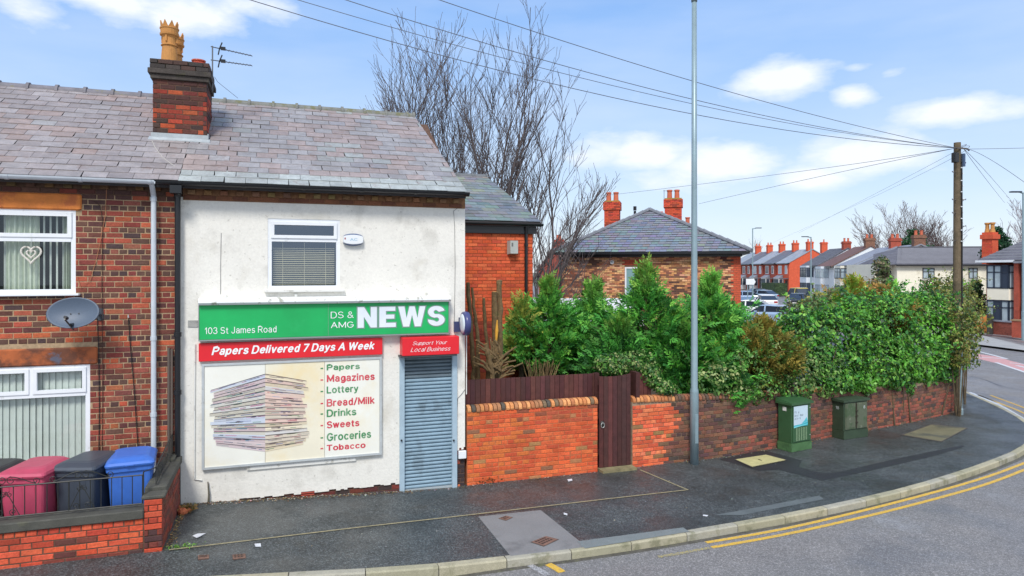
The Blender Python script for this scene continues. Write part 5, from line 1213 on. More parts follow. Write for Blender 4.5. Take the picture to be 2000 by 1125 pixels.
b = MB(); b.box(g0-.02, g1+.02, 11.55, 11.80, .0, .045); tag(b.build('gate_step', mat('mossy_step', c(130,122,90), .9, noise=(8,.3)), None, loc=(6.15,11.68,0)), 'narrow mossy stone step under the brown gate', 'step')

# ================================================================== LAMP POST, CABINETS, POLE
lp = thing('lamp_post', 'tall grey steel street lamp standing on the pavement, reaching out of the frame', 'street lamp', tuple(G(1356,905)))
lb_ = G(1356,906)
b = MB(); b.lathe([(.085,0),(.085,1.42),(.083,1.45),(.068,1.50),(.055,5.5),(.048,9.25)], lb_.x, lb_.y, 0, 20); b.build('column', GALV, lp, smooth=True)
b = MB(); b.box(lb_.x-.035, lb_.x+.035, lb_.y-.088, lb_.y-.075, .42, 1.0, bev=.004); b.build('access_door', GALV, lp)
b = MB(); b.lathe([(.058,0),(.06,.02),(.06,.05),(.056,.07)], lb_.x, lb_.y, 9.12, 16); b.build('collar', mat('dark_collar', c(70,84,88), .4), lp)
b = MB(); b.tube([(lb_.x,lb_.y,9.25),(lb_.x+.03,lb_.y-.05,9.55),(lb_.x+.25,lb_.y-.35,9.6)], [.045,.04,.035], 10); b.build('bracket_arm', GALV, lp)
b = MB(); b.box(lb_.x+.1, lb_.x+.5, lb_.y-1.0, lb_.y-.3, 9.55, 9.66, bev=.03); b.build('lantern', mat('lantern_grey', c(120,130,134), .4), lp)
GRN = mat('green_cabinet_paint', c(56,92,60), .4, noise=(4,.08), stain=[(3,.58,c(50,82,52),.6,.1)])
GRNB = mat('mossy_cabinet_base', c(74,112,70), .6, noise=(6,.18), stain=(5,.52,c(52,84,52),.7))
def cabinet(name, label, base, ang, w, d, h, hb, mt, mb, lid, pitch):
    t = thing(name, label, 'utility cabinet', base, ang)
    q = MB(); q.box(-.0, w, 0, d, 0, hb); q.build('base', mb, t, local=True)
    q = MB(); q.box(.012, w-.012, .012, d-.012, hb+.002, h, bev=.004); q.build('body', mt, t, local=True)
    q = MB(); e = .03
    q.loft([[(-e,-e,h),(w+e,-e,h),(w+e,d+e,h),(-e,d+e,h)],[(-e,-e,h+.045),(w+e,-e,h+.045),(w+e,d+e,h+.045),(-e,d+e,h+.045)],[(-e+.02*lid,-e+.02*lid,h+.05),(w+e-.02*lid,-e+.02*lid,h+.05),(w+e-.02*lid,d+e-.02,h+.05+pitch),(-e+.02*lid,d+e-.02,h+.05+pitch)]]); q.build('lid', mt, t, local=True)
    return t
cb1 = G(1546,884)
c1 = cabinet('fibre_cabinet', 'tall green street cabinet with white broadband poster against the dark wall', (cb1.x, cb1.y, .004), math.radians(10), .64, .36, .98, .17, GRN, GRNB, 1, .07)
q = MB(); q.box(.04,.60,-.008,.010,.20,.96,bev=.003); q.build('door', GRN, c1, local=True)
q = MB(); q.poly([(.06,-.0095,.52),(.50,-.0095,.52),(.50,-.0095,.95),(.06,-.0095,.95)]); q.build('poster', mat('pale_poster', c(196,216,228), .4, noise=(3,.05)), c1, local=True)
q = MB(); q.poly([(.06,-.0105,.52),(.50,-.0105,.52),(.50,-.0105,.60),(.30,-.0105,.565),(.06,-.0105,.555)], c(60,176,190)); q.poly([(.30,-.0112,.57),(.50,-.0112,.605),(.46,-.0112,.70),(.40,-.0112,.64)], c(84,190,204)); q.poly([(.06,-.0112,.50),(.06,-.0112,.53),(.50,-.0112,.555),(.50,-.0112,.545)], c(120,206,214)); q.build('poster_print', ATTM, c1, local=True)
TXD = mat('poster_grey_text', c(96,112,124), .5)
for s_, zz, wd in (('Fibre', .80, .14), ('broadband', .735, .31), ('is here', .67, .19)):
    text_w(s_, (.085, -.0115), 0, wd, zz, zz+.052, c1, TXD, local=True)
q = MB()
for a_ in range(5):
    for b_ in range(16): q.box(.13+a_*.075, .13+a_*.075+.042, -.0125, -.0085, .225+b_*.017, .225+b_*.017+.007, c(150,176,140))
q.build('vent_slots', ATTM, c1, local=True, kind='stuff')
for zz in (.88, .30): q = MB(); q.box(.555,.58,-.016,-.009,zz,zz+.02); q.build('lock', mat('steel_lock', c(200,206,200), .3, metal=.5), c1, local=True)
q = MB(); q.box(.005,.0115,.14,.23,.84,.92); q.build('white_label', WHITEP, c1, local=True)
q = MB(); q.box(.652,.70,.08,.2,.38,.48); q.build('hinge_block', GRN, c1, local=True)
cb2 = G(1648,859.5)
GRY2 = mat('peeling_grey_green', c(90,99,80), .6, noise=(6,.1), stain=[(3.2,.52,c(66,88,60),.8,.06),(9,.62,c(150,156,136),.6,.05)])
DGR = mat('dark_green_base', c(54,72,54), .6, noise=(6,.15))
c2 = cabinet('old_cabinet', 'lower weathered grey green street cabinet with double doors and 18 on its side', (cb2.x, cb2.y, .004), math.radians(5), .78, .34, .84, .19, DGR, DGR, 0, .0)
for k, (xa_, xb2) in enumerate(((.05,.375),(.41,.745))):
    q = MB(); q.box(xa_, xb2, -.004, .011, .22, .81, bev=.003); q.box(xa_+.03, xb2-.03, -.010, -.005, .25, .78, bev=.003); q.build('door', GRY2, c2, local=True)
q = MB(); q.box(.385,.40,-.02,.008,.24,.8); q.build('hinge_bar', mat('rusty_hinge', c(60,54,44), .8, noise=(20,.3)), c2, local=True)
for zz in (.62, .50, .36): q = MB(); q.box(.37,.43,-.028,-.005,zz,zz+.02); q.build('latch', MATS['rusty_hinge'], c2, local=True)
WL = mat('white_label_paint', c(212,224,224), .6)
me = text_w('18', (.0, .0), 0, .085, .66, .73, c2, WL, name='number', bold=.03, local=True); me.rotation_euler.z = -PI/2; me.location = (.008, .22, 0)
text_w('8', (.62, -.0115), 0, .05, .66, .73, c2, WL, name='number', bold=.03, local=True)
tp_b = G(1878,806)
tp = thing('telegraph_pole', 'tall weathered wooden telegraph pole with foot pegs at the end of the wall', 'telegraph pole', tuple(tp_b))
PT = 18.35
tp_top = WP(1879,277,PT); tx, ty = tp_b.x+.0, tp_b.y+.12
dx2 = tp_top.x-tx; 
POLEM = mat('weathered_pole_wood', c(108,94,74), .85, noise=(3,.2), noise2=(25,.2), bump=(25,.8), stain=[(2.2,.52,c(78,70,52),.7,.12),(1.4,.58,c(60,56,50),.7,.1)])
b = MB(); b.tube([(tx,ty,0),(tx,ty,3.5),(tx,ty,tp_top.z)], [.118,.102,.085], 16); b.build('pole', POLEM, tp)
def pz(v): return CAMH-(v-HZ)*PT/F
b = MB()
for v in (436, 376): b.tube([(tx-.09,ty-.04,pz(v)),(tx-.26,ty-.10,pz(v))], .01, 6)
pegs = [(336,-1),(390,-1),(416,-1),(317,1),(389,1),(441,1),(470,-1)]
for v, s in pegs:
    b = MB(); b.tube([(tx+s*.09,ty-.03,pz(v)),(tx+s*.25,ty-.05,pz(v)),(tx+s*.25,ty-.05,pz(v)+.03)], .011, 6); b.tube([(tx+s*.09,ty-.03,pz(v)-.09),(tx+s*.18,ty-.045,pz(v)-.01)], .007, 5); b.build('foot_peg', mat('rusty_steel', c(90,84,80), .7), tp)
b = MB(); b.box(tx-.27,tx-.13,ty-.16,ty-.03,pz(318),pz(299),bev=.01); b.build('junction_box', BLACKP, tp)
b = MB(); b.tube([(tx+.06,ty-.13,pz(300)),(tx+.06,ty-.13,pz(325))], .045, 8); b.build('cable_joint', mat('slate_blue_plastic', c(60,80,110), .5), tp)
b = MB(); b.box(tx-.16,tx+.20,ty-.13,ty-.11,pz(291),pz(288)); b.tube([(tx+.2,ty-.12,pz(289)),(tx+.28,ty-.12,pz(293))], .02, 6); b.build('ring_bracket', MATS['rusty_steel'], tp)
r = random.Random(4)
for k in range(13):
    zz = pz(330+k*12+r.uniform(-3,3)); b = MB(); b.box(tx+.0+(.035 if k % 2 else -.02), tx+.035+(.035 if k % 2 else -.02), ty-.135, ty-.112, zz, zz+.025); b.build('cable_clip', WHITE, tp)
b = MB(); b.tube([(tx+.02,ty-.115,pz(300)),(tx+.02,ty-.125,3.0),(tx+.02,ty-.14,.3)], .018, 6); b.build('riser_cable', BLACKP, tp)
b = MB(); gx_, gy_ = G(1872,809).x-.0, G(1872,809).y-.05; b.lathe([(.07,0),(.07,.14),(.05,.18),(.05,1.75)], gx_, gy_, 0, 14); b.build('cable_guard', GALV, tp, label='galvanised cable guard pipe at the pole foot')
# ------------------------------------------------------------------ overhead wires
WIRE = mat('overhead_wire', c(96,100,112), .5)
phd = Vector((tx-.12, ty-.08, pz(289)))
def curve3(p0, p1, p2, n=24):
    out = []
    for i in range(n+1):
        t = i/n; a = 2*(t-.5)*(t-1); b_ = -4*t*(t-1); c_ = 2*t*(t-.5); out.append(p0*a+p1*b_+p2*c_)
    return out
def wire(label, pts, rad=.012, n=24, start=None):
    p0 = start or phd; (u1,v1,t1), (u2,v2,t2) = pts; b = MB(); b.tube(curve3(p0, WP(u1,v1,t1), WP(u2,v2,t2), n), rad, 5); o = b.build('overhead_wire', WIRE, None, loc=tuple(p0)); return tag(o, label, 'wire', 'overhead wires from the telegraph pole')
def mid_t(t2): return (18.3+t2)/2
def midu(u2, t2, u0=1868): return (u0*18.3+u2*t2)/(18.3+t2)
for lab, (u2, v2), q, rad in (
    ('highest overhead wire crossing the sky to the top edge', (760,-34), (1250,129), .0068),
    ('second highest overhead wire, upper strand of the close bundle', (560,-38), (1250,170), .007),
    ('third overhead wire, middle strand of the close bundle', (500,-25), (1250,181), .006),
    ('lowest of the overhead wires, passing just over the shop ridge', (400,-28), (1250,203), .0075)):
    t2 = 11.0; um = midu(u2, t2)
    # photograph's height of the wire where the middle point falls
    s_ = (um-1868)/(1250-1868); v_q = q[1]
    # quadratic in u through the three picture points
    a0, a1, a2 = (1868,289), q, (u2, v2)
    Lg = lambda u: sum(y_*np.prod([(u-x_)/(xx_-x_) for x_, _ in (a0,a1,a2) if x_ != xx_]) for xx_, y_ in (a0,a1,a2))
    wire(lab, [(um, float(Lg(um)), mid_t(t2)), (u2, v2, t2)], rad)
for lab, q1, q2 in (('thin wire from the pole to the left chimney of the hipped house', (1500,343,26.), (1130,388,36.)), ('thin wire from the pole to the hipped house roof', (1600,345,24), (1365,398,32)),
    ('thin wire sloping from the pole to the far white houses', (1760,352,40), (1560,455,80)), ('lower thin wire sloping from the pole to the far terrace', (1720,378,50), (1500,478,110)),
    ('wire from the pole down to the bay fronted house', (1922,345,28), (1962,396,42)), ('second wire from the pole toward the bay fronted house', (1930,340,28), (1975,392,44)),
    ('wire leaving the pole to the right edge, steeper', (1935,312,18), (2040,385,18)), ('nearly level wire leaving the pole to the right edge', (1960,290,18), (2080,287,18))):
    wire(lab, [q1, q2], .007 if q2[2] > 30 else .006, start=phd if q2[0] < 1868 else Vector((tx+.14, ty-.08, pz(290))))

# ================================================================== PAVEMENT COVERS AND LITTER
def cover(name, label, px, m, detail=None, dz=.012, cat='manhole cover'):
    pts = [G(u, v, dz) for u, v in px]; ctr = sum(pts, Vector((0,0,0)))/len(pts); t = thing(name, label, cat, (ctr.x, ctr.y, ctr.z-.01)); b = MB()
    b.loft([[p-Vector((0,0,.03)) for p in pts], pts]); b.build('lid', m, t)
    fr = MB(); n = len(pts)
    outer = [ctr+(p-ctr)*1.08 for p in pts]
    for k in range(n):
        a_, b_ = pts[k], pts[(k+1)%n]; c_, d_ = outer[(k+1)%n], outer[k]; z = Vector((0,0,-.0035)); fr.poly([a_+z, d_+z, c_+z, b_+z])
    fr.build('frame', mat('cast_iron_frame', c(84,78,74), .6), t)
    return t, ctr, pts
tc_, ctr, pts = cover('chamber_cover', 'cream rectangular chamber cover set in new black tarmac near the lamp post', [(1437,897),(1496,888),(1534,898),(1469,911)], mat('cream_cover', c(188,182,130), .8, noise=(6,.12), noise2=(120,.15), bump=(150,.5)), dz=.02)
d1 = (pts[2]-pts[0]); b = MB(); q_ = ctr+Vector((0,0,.002)); b.box(q_.x-.012, q_.x+.012, q_.y-.05, q_.y+.05, q_.z-.001, q_.z+.003); b.build('lifting_slot', BLACKP, tc_)
cover('chamber_cover', 'large worn brown chamber cover on the pavement near the telegraph pole', [(1765,849),(1820,829),(1887,836),(1838,861.5)], mat('brown_worn_cover', c(112,108,84), .8, noise=(1.5,.2), noise2=(40,.12), stain=(1.2,.5,c(70,74,70),.7)), dz=.010)
RUST = mat('rusty_cast_iron', c(124,94,80), .7, noise=(40,.3), noise2=(9,.2), bump=(60,.8))
def drain(label, px, rowsn, colsn, cat='drain cover', nm='drain_cover'):
    t, ctr, pts = cover(nm, label, px, RUST); b = MB()
    for i in range(rowsn):
        for j in range(colsn):
            f = lambda a, b_: pts[0].lerp(pts[1], a).lerp(pts[3].lerp(pts[2], a), b_)+Vector((0,0,.003))
            a0, a1 = .12+.76*i/rowsn, .12+.76*(i+.6)/rowsn; b0, b1 = .12+.76*j/colsn, .12+.76*(j+.6)/colsn
            b.poly([f(a0,b0), f(a1,b0), f(a1,b1), f(a0,b1)], c(52,42,38))
    b.build('tread_pattern', ATTM, t, kind='stuff')
drain('rusty octagonal style drain cover low on the grey concrete patch', [(1038,1058),(1066,1047),(1090,1053),(1062,1066)], 5, 3)
drain('small dark round lidded cover high on the grey concrete patch', [(974,1012),(988,1007),(1001,1010),(988,1016)], 3, 2)
drain('small pinkish slotted cover by the brick pillar', [(387,1084),(408,1083),(408,1090),(387,1092)], 6, 1)
drain('small brown square stop valve cover left of centre on the pavement', [(454,1083),(479,1081),(480,1089),(455,1092)], 3, 2)
LIT = mat('pale_litter', c(206,210,216), .7)
def scrap(label, px, m=LIT, dz=.012):
    pts = [G(u, v, dz+.006*(i % 2)) for i, (u, v) in enumerate(px)]; ctr = pts[0]; b = MB(); lo = [p-Vector((0,0,.006)) for p in pts]; b.loft([lo, pts]); tag(b.build('litter_scrap', m, None, loc=tuple(ctr)), label, 'litter')
scrap('torn white paper scrap lying left near the brick pillar', [(376,1046),(386,1042),(402,1041),(393,1046),(384,1050)])
scrap('flat grey plastic square lying by the edging line', [(497,1062),(509,1061),(510,1067),(499,1067)])
scrap('small white scrap right of the concrete patch', [(1101,1001),(1108,1003),(1108,1006),(1101,1004)])
scrap('small white scrap near the kerb under the lamp post', [(1373,1005),(1383,1006),(1381,1008),(1373,1007)])
scrap('white scrap at the foot of the orange wall', [(1108,936),(1117,935),(1118,938),(1110,940)])
# broken bricks by the downpipe
r = random.Random(77)
for k, (u, v, lab) in enumerate(((356,1003,'largest broken orange brick by the black downpipe'),(347,994,'broken brick chunk leaning on the side wall'),(368,999,'small brick fragment nearest the stake'),(896,949,'round red brick lump at the shop corner'))):
    p = G(u, v); b = MB(); s = (.075,.055,.05,.035)[k]
    pts = [Vector((r.uniform(.7,1.1)*s*math.cos(2*PI*i/7), r.uniform(.6,1)*s*math.sin(2*PI*i/7), 0)) for i in range(7)]
    b.m = Matrix.Translation(p); b.loft([[q for q in pts], [q*1.05+Vector((0,0,s*.5)) for q in pts], [q*.6+Vector((r.uniform(-.01,.01),0,s*r.uniform(.8,1.1))) for q in pts]]); b.m = None
    tag(b.build('broken_brick', mat('broken_brick_clay', c(196,110,72), .9, noise=(20,.25), bump=(40,.8)), None, loc=tuple(p)), lab, 'broken brick', 'broken bricks')
# leaf litter and grit along the wall feet, moss and weeds
b = MB()
def crumbs(n, fn, cols, s0=.006, s1=.022):
    for _ in range(n):
        x, y = fn(); z = gz(x)+.006; s = r.uniform(s0, s1); a = r.uniform(0, PI)
        pts = [(x+s*math.cos(a+q*PI/2)*(1 if q % 2 else .55), y+s*math.sin(a+q*PI/2)*(1 if q % 2 else .55), z+r.uniform(0,s*.6)) for q in range(4)]; b.poly(pts, tuple(k_*r.uniform(.8,1.2) for k_ in r.choice(cols)))
cc = [c(120,100,66), c(150,126,84), c(96,76,50), c(170,160,140), c(190,190,186), c(80,70,50), c(140,90,60)]
crumbs(900, lambda: (r.uniform(-1.4,2.2), 11.70-abs(r.gauss(0,.07))-.01), cc)
crumbs(240, lambda: (r.uniform(2.1,6.4), 11.66-abs(r.gauss(0,.05))), cc)
crumbs(260, lambda: (-1.36+abs(r.gauss(0,.05)), r.uniform(9.9,11.6)), [c(170,140,90), c(196,160,100), c(120,96,60)], .006, .02)
def onwall():
    p, a = along(r.uniform(0, Ltot)); d = abs(r.gauss(0,.06))+.01; return p.x+math.sin(a)*d, p.y-math.cos(a)*d
crumbs(500, onwall, cc+[c(90,100,50)])
crumbs(130, lambda: (r.uniform(-1.2,12), r.uniform(9.2,11.6)), [c(200,200,196), c(150,140,110), c(170,168,160)], .004, .014)
b.build('leaf_litter', mat('dead_leaf_litter', rough=.9, src='ATT'), kind='stuff')
# ================================================================== FAR BUILDINGS
def lmat(nm, col, **k): return mat(nm, col, k.pop('rough', .8), **k)
TILE_D = lmat('dark_ribbed_tile', c(96,96,104), noise=(1.5,.2), noise2=(8,.15))
TILE_G = lmat('grey_slate_far', c(138,142,152), noise=(1.2,.15), noise2=(9,.2), rough=.6)
TILE_B = lmat('brown_tile_far', c(112,84,78), noise=(1.2,.15), noise2=(9,.2))
BRKF = lmat('far_orange_brick', c(206,90,58), noise=(3,.12), noise2=(18,.15))
BRKF2 = lmat('far_red_brick', c(164,78,60), noise=(3,.2), noise2=(18,.2))
BRKB = lmat('far_brown_brick', c(128,92,74), noise=(3,.25), noise2=(14,.3))
CRM = lmat('cream_render', c(240,234,214), noise=(1.5,.04), stain=(1.2,.6,c(190,180,150),.4))
WRN = lmat('far_white_render', c(222,228,234), noise=(1.5,.05))
ROOM = lmat('far_window_dark', c(70,80,94), rough=.3)
ROOMW = lmat('far_net_curtain', c(176,190,196), rough=.5)
FRM_D = lmat('dark_window_frame', c(44,54,70), rough=.5)
def house_(name, label, cat, u, t, ang, w, d, eave, ridge_, wm, rm, group=None, zb=-.05):
    x, y = W(u, t); th_ = thing(name, label, cat, (x, y, 0), ang, group)
    b = MB(); b.box(0, w, 0, d, zb, eave)
    if ridge_ is not None: b.loft([[(0.0,.0,eave),(0,d,eave),(0,d/2,ridge_-.02)],[(w,0,eave),(w,d,eave),(w,d/2,ridge_-.02)]])
    b.build('wall', wm, th_, local=True); return th_
def groof(th_, w, d, eave, ridge_, rm, o=.3, ends=.15, ribs=0, hipl=0, hipr=0):
    b = MB(); sl = (ridge_-eave)/(d/2)
    f = [(-ends,-o,eave-o*sl),(w+ends,-o,eave-o*sl),(w+ends-hipr,d/2,ridge_),(-ends+hipl,d/2,ridge_)]
    k = [(-ends,d+o,eave-o*sl),(w+ends,d+o,eave-o*sl),(w+ends-hipr,d/2,ridge_),(-ends+hipl,d/2,ridge_)]
    up = lambda q, e=.12: [(x, y, z+e) for x, y, z in q]
    b.loft([f, up(f)]); b.loft([k[::-1], up(k)[::-1]])
    if hipl: b.loft([[f[0], f[3], k[0]], up([f[0], f[3], k[0]])])
    if hipr: b.loft([[f[1], k[1], f[2]], up([f[1], k[1], f[2]])])
    rf = b.build('roof', rm, th_, local=True)
    if ribs:
        b = MB()
        for i in range(1, ribs):
            t_ = i/ribs; y = -o+(d/2+o)*t_; z = eave-o*sl+(ridge_-eave+o*sl)*t_+.12
            xa_ = -ends+hipl*t_; xb2 = w+ends-hipr*t_
            b.loft([[(xa_,y-.03,z-.03),(xa_,y-.03,z+.035),(xa_,y+.06,z+.03),(xa_,y+.06,z-.0)],[(xb2,y-.03,z-.03),(xb2,y-.03,z+.035),(xb2,y+.06,z+.03),(xb2,y+.06,z-.0)]])
        b.build('tile_course', lmat('tile_highlight', c(176,178,186), rough=.6), rf, local=True, kind='stuff')
    b = MB()
    n = max(3, int((w-hipl-hipr)/.5)); 
    b.box(-ends+hipl, w+ends-hipr, d/2-.12, d/2+.12, ridge_+.08, ridge_+.2); b.build('ridge', lmat('far_ridge', c(90,92,100)), rf, local=True)
    b = MB(); b.box(-ends, w+ends, -o-.1, -o+.0, eave-o*sl-.06, eave-o*sl+.06); b.build('gutter', BLACKP, th_, local=True)
    return rf
def fchim(th_, x, y, z0, z1, w=.95, d=.6, m=None, pots=2, potc=None, label=None):
    b = MB(); b.box(x-w/2, x+w/2, y-d/2, y+d/2, z0, z1); b.box(x-w/2-.07, x+w/2+.07, y-d/2-.07, y+d/2+.07, z1-.32, z1-.12); ch_ = b.build('chimney', m or BRKF2, th_, local=True, label=label)
    for i in range(pots):
        q = MB(); px_ = x+(i-(pots-1)/2)*.42; q.lathe([(.15,0),(.13,.1),(.11,.42),(.15,.45),(.15,.52),(.10,.53)], px_, y, z1, 10); q.build('chimney_pot', potc or lmat('terracotta_pot', c(196,104,76)), ch_, local=True)
def fwin(th_, x0, x1, z0, z1, y=0.0, fm=None, mull=1, tr=.3, pane=None, side=None):
    """window on the front wall (side None) or on the gable at x=side"""
    mtx = None if side is None else Matrix.Translation((side,0,0)) @ Matrix.Rotation(PI/2, 4, 'Z')
    f = .07; b = MB(mtx); fm = fm or WHITE
    b.box(x0, x1, y-.05, y+.0, z0, z0+f); b.box(x0, x1, y-.05, y, z1-f, z1); b.box(x0, x0+f, y-.049, y, z0+f, z1-f); b.box(x1-f, x1, y-.049, y, z0+f, z1-f)
    for i in range(1, mull+1): xm_ = x0+(x1-x0)*i/(mull+1); b.box(xm_-f/2, xm_+f/2, y-.048, y, z0+f, z1-f)
    if tr: zt_ = z1-(z1-z0)*tr; b.box(x0+f, x1-f, y-.047, y, zt_-f/2, zt_+f/2)
    wdo = b.build('window', fm, th_, local=True)
    b = MB(mtx); b.poly([(x0+f,y-.02,z0+f),(x1-f,y-.02,z0+f),(x1-f,y-.02,z1-f),(x0+f,y-.02,z1-f)]); b.build('pane', pane or PANE_D, wdo, local=True)
    b = MB(mtx); b.box(x0-.05, x1+.05, y-.09, y-.0, z0-.07, z0-.003); b.build('sill', WHITEP, wdo, local=True)
PANE_D = mat('dark_pane', c(60,72,88), .08, spec=.8); PANE_L = mat('curtained_pane', c(168,184,192), .12, spec=.8, noise=(2,.2))
# --- hipped brick house behind the conifers
HA, HB_ = Vector(W(1098,32.4)), Vector(W(1447,30.4)); hw = (HB_-HA).length; ha = math.atan2(HB_.y-HA.y, HB_.x-HA.x)
hip = thing('hipped_house', 'brown brick house with grey hipped slate roof and two red chimneys behind the conifers', 'house', (HA.x, HA.y, 0), ha)
ev = 4.66; hd_ = 16.0; ap = 7.05
b = MB(); wallholes(b, 0, hw, -.05, ev, .02, .25, []); b.box(0, .2, .25, hd_, -.05, ev); b.box(hw-.2, hw, .25, hd_, -.05, ev); b.box(0, hw, hd_, hd_+.2, -.05, ev); hwall = b.build('wall', lmat('hip_mortar', c(122,84,64), noise=(6,.2)), hip, local=True)
r = random.Random(40)
HB = [c(224,168,118), c(206,144,98), c(230,182,134), c(184,122,88), c(216,156,108), c(160,106,80), c(136,94,76)]; HD = [c(96,68,58), c(84,62,54)]
hwx = [(P(1220,0,30).x)]
kx = lambda u: (Vector(W(u, 31.4))-HA).length
wx0, wx1 = kx(1219), kx(1246)
def col_h(s, z, r):
    n_ = math.sin(s*1.3+.4)*math.cos(z*1.1+s*.7)
    if s > hw-.34: return c(206,92,62)
    if wx0-.12 < s < wx1+.12 and 4.0 < z < 4.35: return c(190,80,56)
    if n_ > .35 and r.random() < .4: return r.choice(HD)
    if s < 1.8 and r.random() < .4: return r.choice([c(120,76,60), c(150,88,64)])
    return tuple(q*r.uniform(.85,1.12) for q in r.choice(HB))
bricks(hwall, (0, .02), 0, hw, (1.6, 4.5), col_h, [(wx0, wx1, 2.4, 4.05)], .082, .235, 0, 0, ext=.008, local=True)
fwin(hip, wx0, wx1, 2.45, 4.0, 0.0, WHITE, 0, 0, mat('teal_pane', c(130,166,170), .1, spec=.8))
b = MB(); b.box(-.05, hw+.05, -.10, .0, 4.46, 4.66); b.box(-.35, hw+.35, -.45, -.30, 4.58, 4.68); b.box(-.3, hw+.3, -.33, -.02, 4.60, 4.63); b.build('gutter', BLACKP, hip, local=True)
ap_y = 5.0; ax = kx(1262)-.1
o_ = .42; eL, eR = Vector((-o_,-o_,ev+.02)), Vector((hw+o_,-o_,ev+.02)); apx = Vector((ax, ap_y, ap))
b = MB()
bl_, br_ = Vector((-o_,hd_,ev+.02)), Vector((hw+o_,hd_,ev+.02)); ab = Vector((ax, hd_, ap)); dz = Vector((0,0,-.02))
for pts in ([eL+dz,eR+dz,apx+dz],[eR+dz,br_+dz,ab+dz,apx+dz],[eL+dz,apx+dz,ab+dz,bl_+dz]): b.poly(pts)
b.poly([eL+dz*4,bl_+dz*4,br_+dz*4,eR+dz*4]); hroof = b.build('roof', SLATE_A, hip, local=True)
for q in hroof.data.attributes['Col'].data: q.color = (*c(112,116,126),1)
# slates on the hip face: rows that shorten towards the apex
jb = MB(); rows_ = 19; r = random.Random(51); nrm = (eR-eL).cross(apx-eL).normalized(); foot = Vector((ax,-o_,ev+.02)); sl = (apx-foot)
for i in range(rows_):
    f0, f1 = i/rows_, min(1, (i+1.05)/rows_); A, B = eL.lerp(apx, f0), eR.lerp(apx, f0); A1, B1 = eL.lerp(apx, f1), eR.lerp(apx, f1); Lr = (B-A).length; s = -(.15 if i % 2 else 0)
    while s < Lr:
        a_, b_ = max(0,s)/Lr, min(Lr, s+.30)/Lr; s += .31
        if b_-a_ < .002: continue
        lo, hi = A.lerp(B, a_), A.lerp(B, b_); up_ = sl*(1/rows_); x0c = max(A1.x, lo.x); x1c = min(B1.x, hi.x)
        if x1c-x0c < .01: continue
        T0, T1 = Vector((x0c,lo.y,lo.z))+up_, Vector((x1c,lo.y,lo.z))+up_
        lift = nrm*r.uniform(.02,.035); col = tuple(q*r.uniform(.82,1.15) for q in (c(128,133,142) if r.random() < .8 else c(132,130,138) if f0 > .3 else c(130,139,134)))
        ii = [jb.vert(q) for q in (lo+lift, hi+lift, T1+nrm*.004, T0+nrm*.004)]; jj = [jb.vert(q) for q in (lo, hi)]
        jb.face(ii, col); jb.face((jj[0], jj[1], ii[1], ii[0]), c(50,50,56))
jb.build('slates', SLATE_A, hroof, local=True, kind='stuff')
for a_, b_ in ((eL, apx), (eR, apx), (apx, ab)):
    n_ = 14 if b_ is apx else 20
    for i in range(n_):
        p0, p1 = a_.lerp(b_, i/n_), a_.lerp(b_, (i+.96)/n_); q = MB(); q.tube([p0+Vector((0,0,.03)), p1+Vector((0,0,.05))], [.10,.115], 8); q.build('hip_tile', lmat('hip_tile_grey', c(118,122,130), noise=(5,.2)), hroof, local=True)
def lay_ch(th_, cx, cy, w, d, z0, z1, name_mat=None, pots=(-.2,.2), mossy=True):
    cc_ = Vector((cx, cy, 0)); b = MB(); b.box(cx-w/2+.01, cx+w/2-.01, cy-d/2+.012, cy+d/2, z0-1.2, z1); e = .05
    b.box(cx-w/2-e, cx+w/2+e, cy-d/2-e, cy+d/2+e, z1-.45, z1-.25)
    ch_ = b.build('chimney', MORTO, th_, local=True)
    colr = lambda s, z, r: tuple(q*r.uniform(.8,1.1) for q in (c(206,84,58) if r.random() < .85 else c(150,66,52)))
    for (o_, a_, l_) in (((cx-w/2, cy-d/2), 0, w), ((cx+w/2, cy-d/2), PI/2, d), ((cx-w/2, cy+d/2), -PI/2, d)):
        bricks(ch_, o_, a_, l_, (z0-.4, z1-.45), colr, (), .085, .235, 0, 0, ext=.0, local=True)
    for (o_, a_, l_) in (((cx-w/2-e, cy-d/2-e), 0, w+2*e), ((cx+w/2+e, cy-d/2-e), PI/2, d+2*e), ((cx-w/2-e, cy+d/2+e), -PI/2, d+2*e)):
        bricks(ch_, o_, a_, l_, (z1-.45, z1), colr, (), .085, .235, 0, 0, ext=.01, local=True)
    if mossy: q = MB(); q.box(cx-w/2, cx+w/2, cy-d/2, cy+d/2, z1, z1+.06); q.build('moss_cap', lmat('moss_cap', c(150,130,60), noise=(6,.3)), ch_, local=True)
    for px_ in pots: q = MB(); q.lathe([(.15,0),(.14,.05),(.125,.40),(.15,.43),(.15,.50),(.11,.51)], cx+px_, cy, z1+.04, 12); q.build('chimney_pot', lmat('terracotta_pot', c(196,104,76), noise=(4,.15)), ch_, local=True)
    return ch_
def loc_at(u, t): v_ = Vector(W(u, t))-HA; return Vector((v_.x*math.cos(ha)+v_.y*math.sin(ha), -v_.x*math.sin(ha)+v_.y*math.cos(ha)))
def zat(v, t): return CAMH-(v-HZ)*t/F
cl = loc_at(1196, 37.5); lay_ch(hip, cl.x, cl.y, .82, .7, 6.0, zat(395,37.5), pots=(-.2,.2))
cr_ = loc_at(1315, 38); lay_ch(hip, cr_.x, cr_.y, .92, .7, 6.1, zat(390,38), pots=(-.2,.2))
q = MB(); q.tube([(cr_.x-.5,cr_.y,7.4),(cr_.x-.5,cr_.y,8.35)], .012, 5); q.tube([(cr_.x-.55,cr_.y,8.3),(cr_.x+.35,cr_.y-.1,8.25)], .01, 5); q.build('aerial', IRON, hip, local=True)
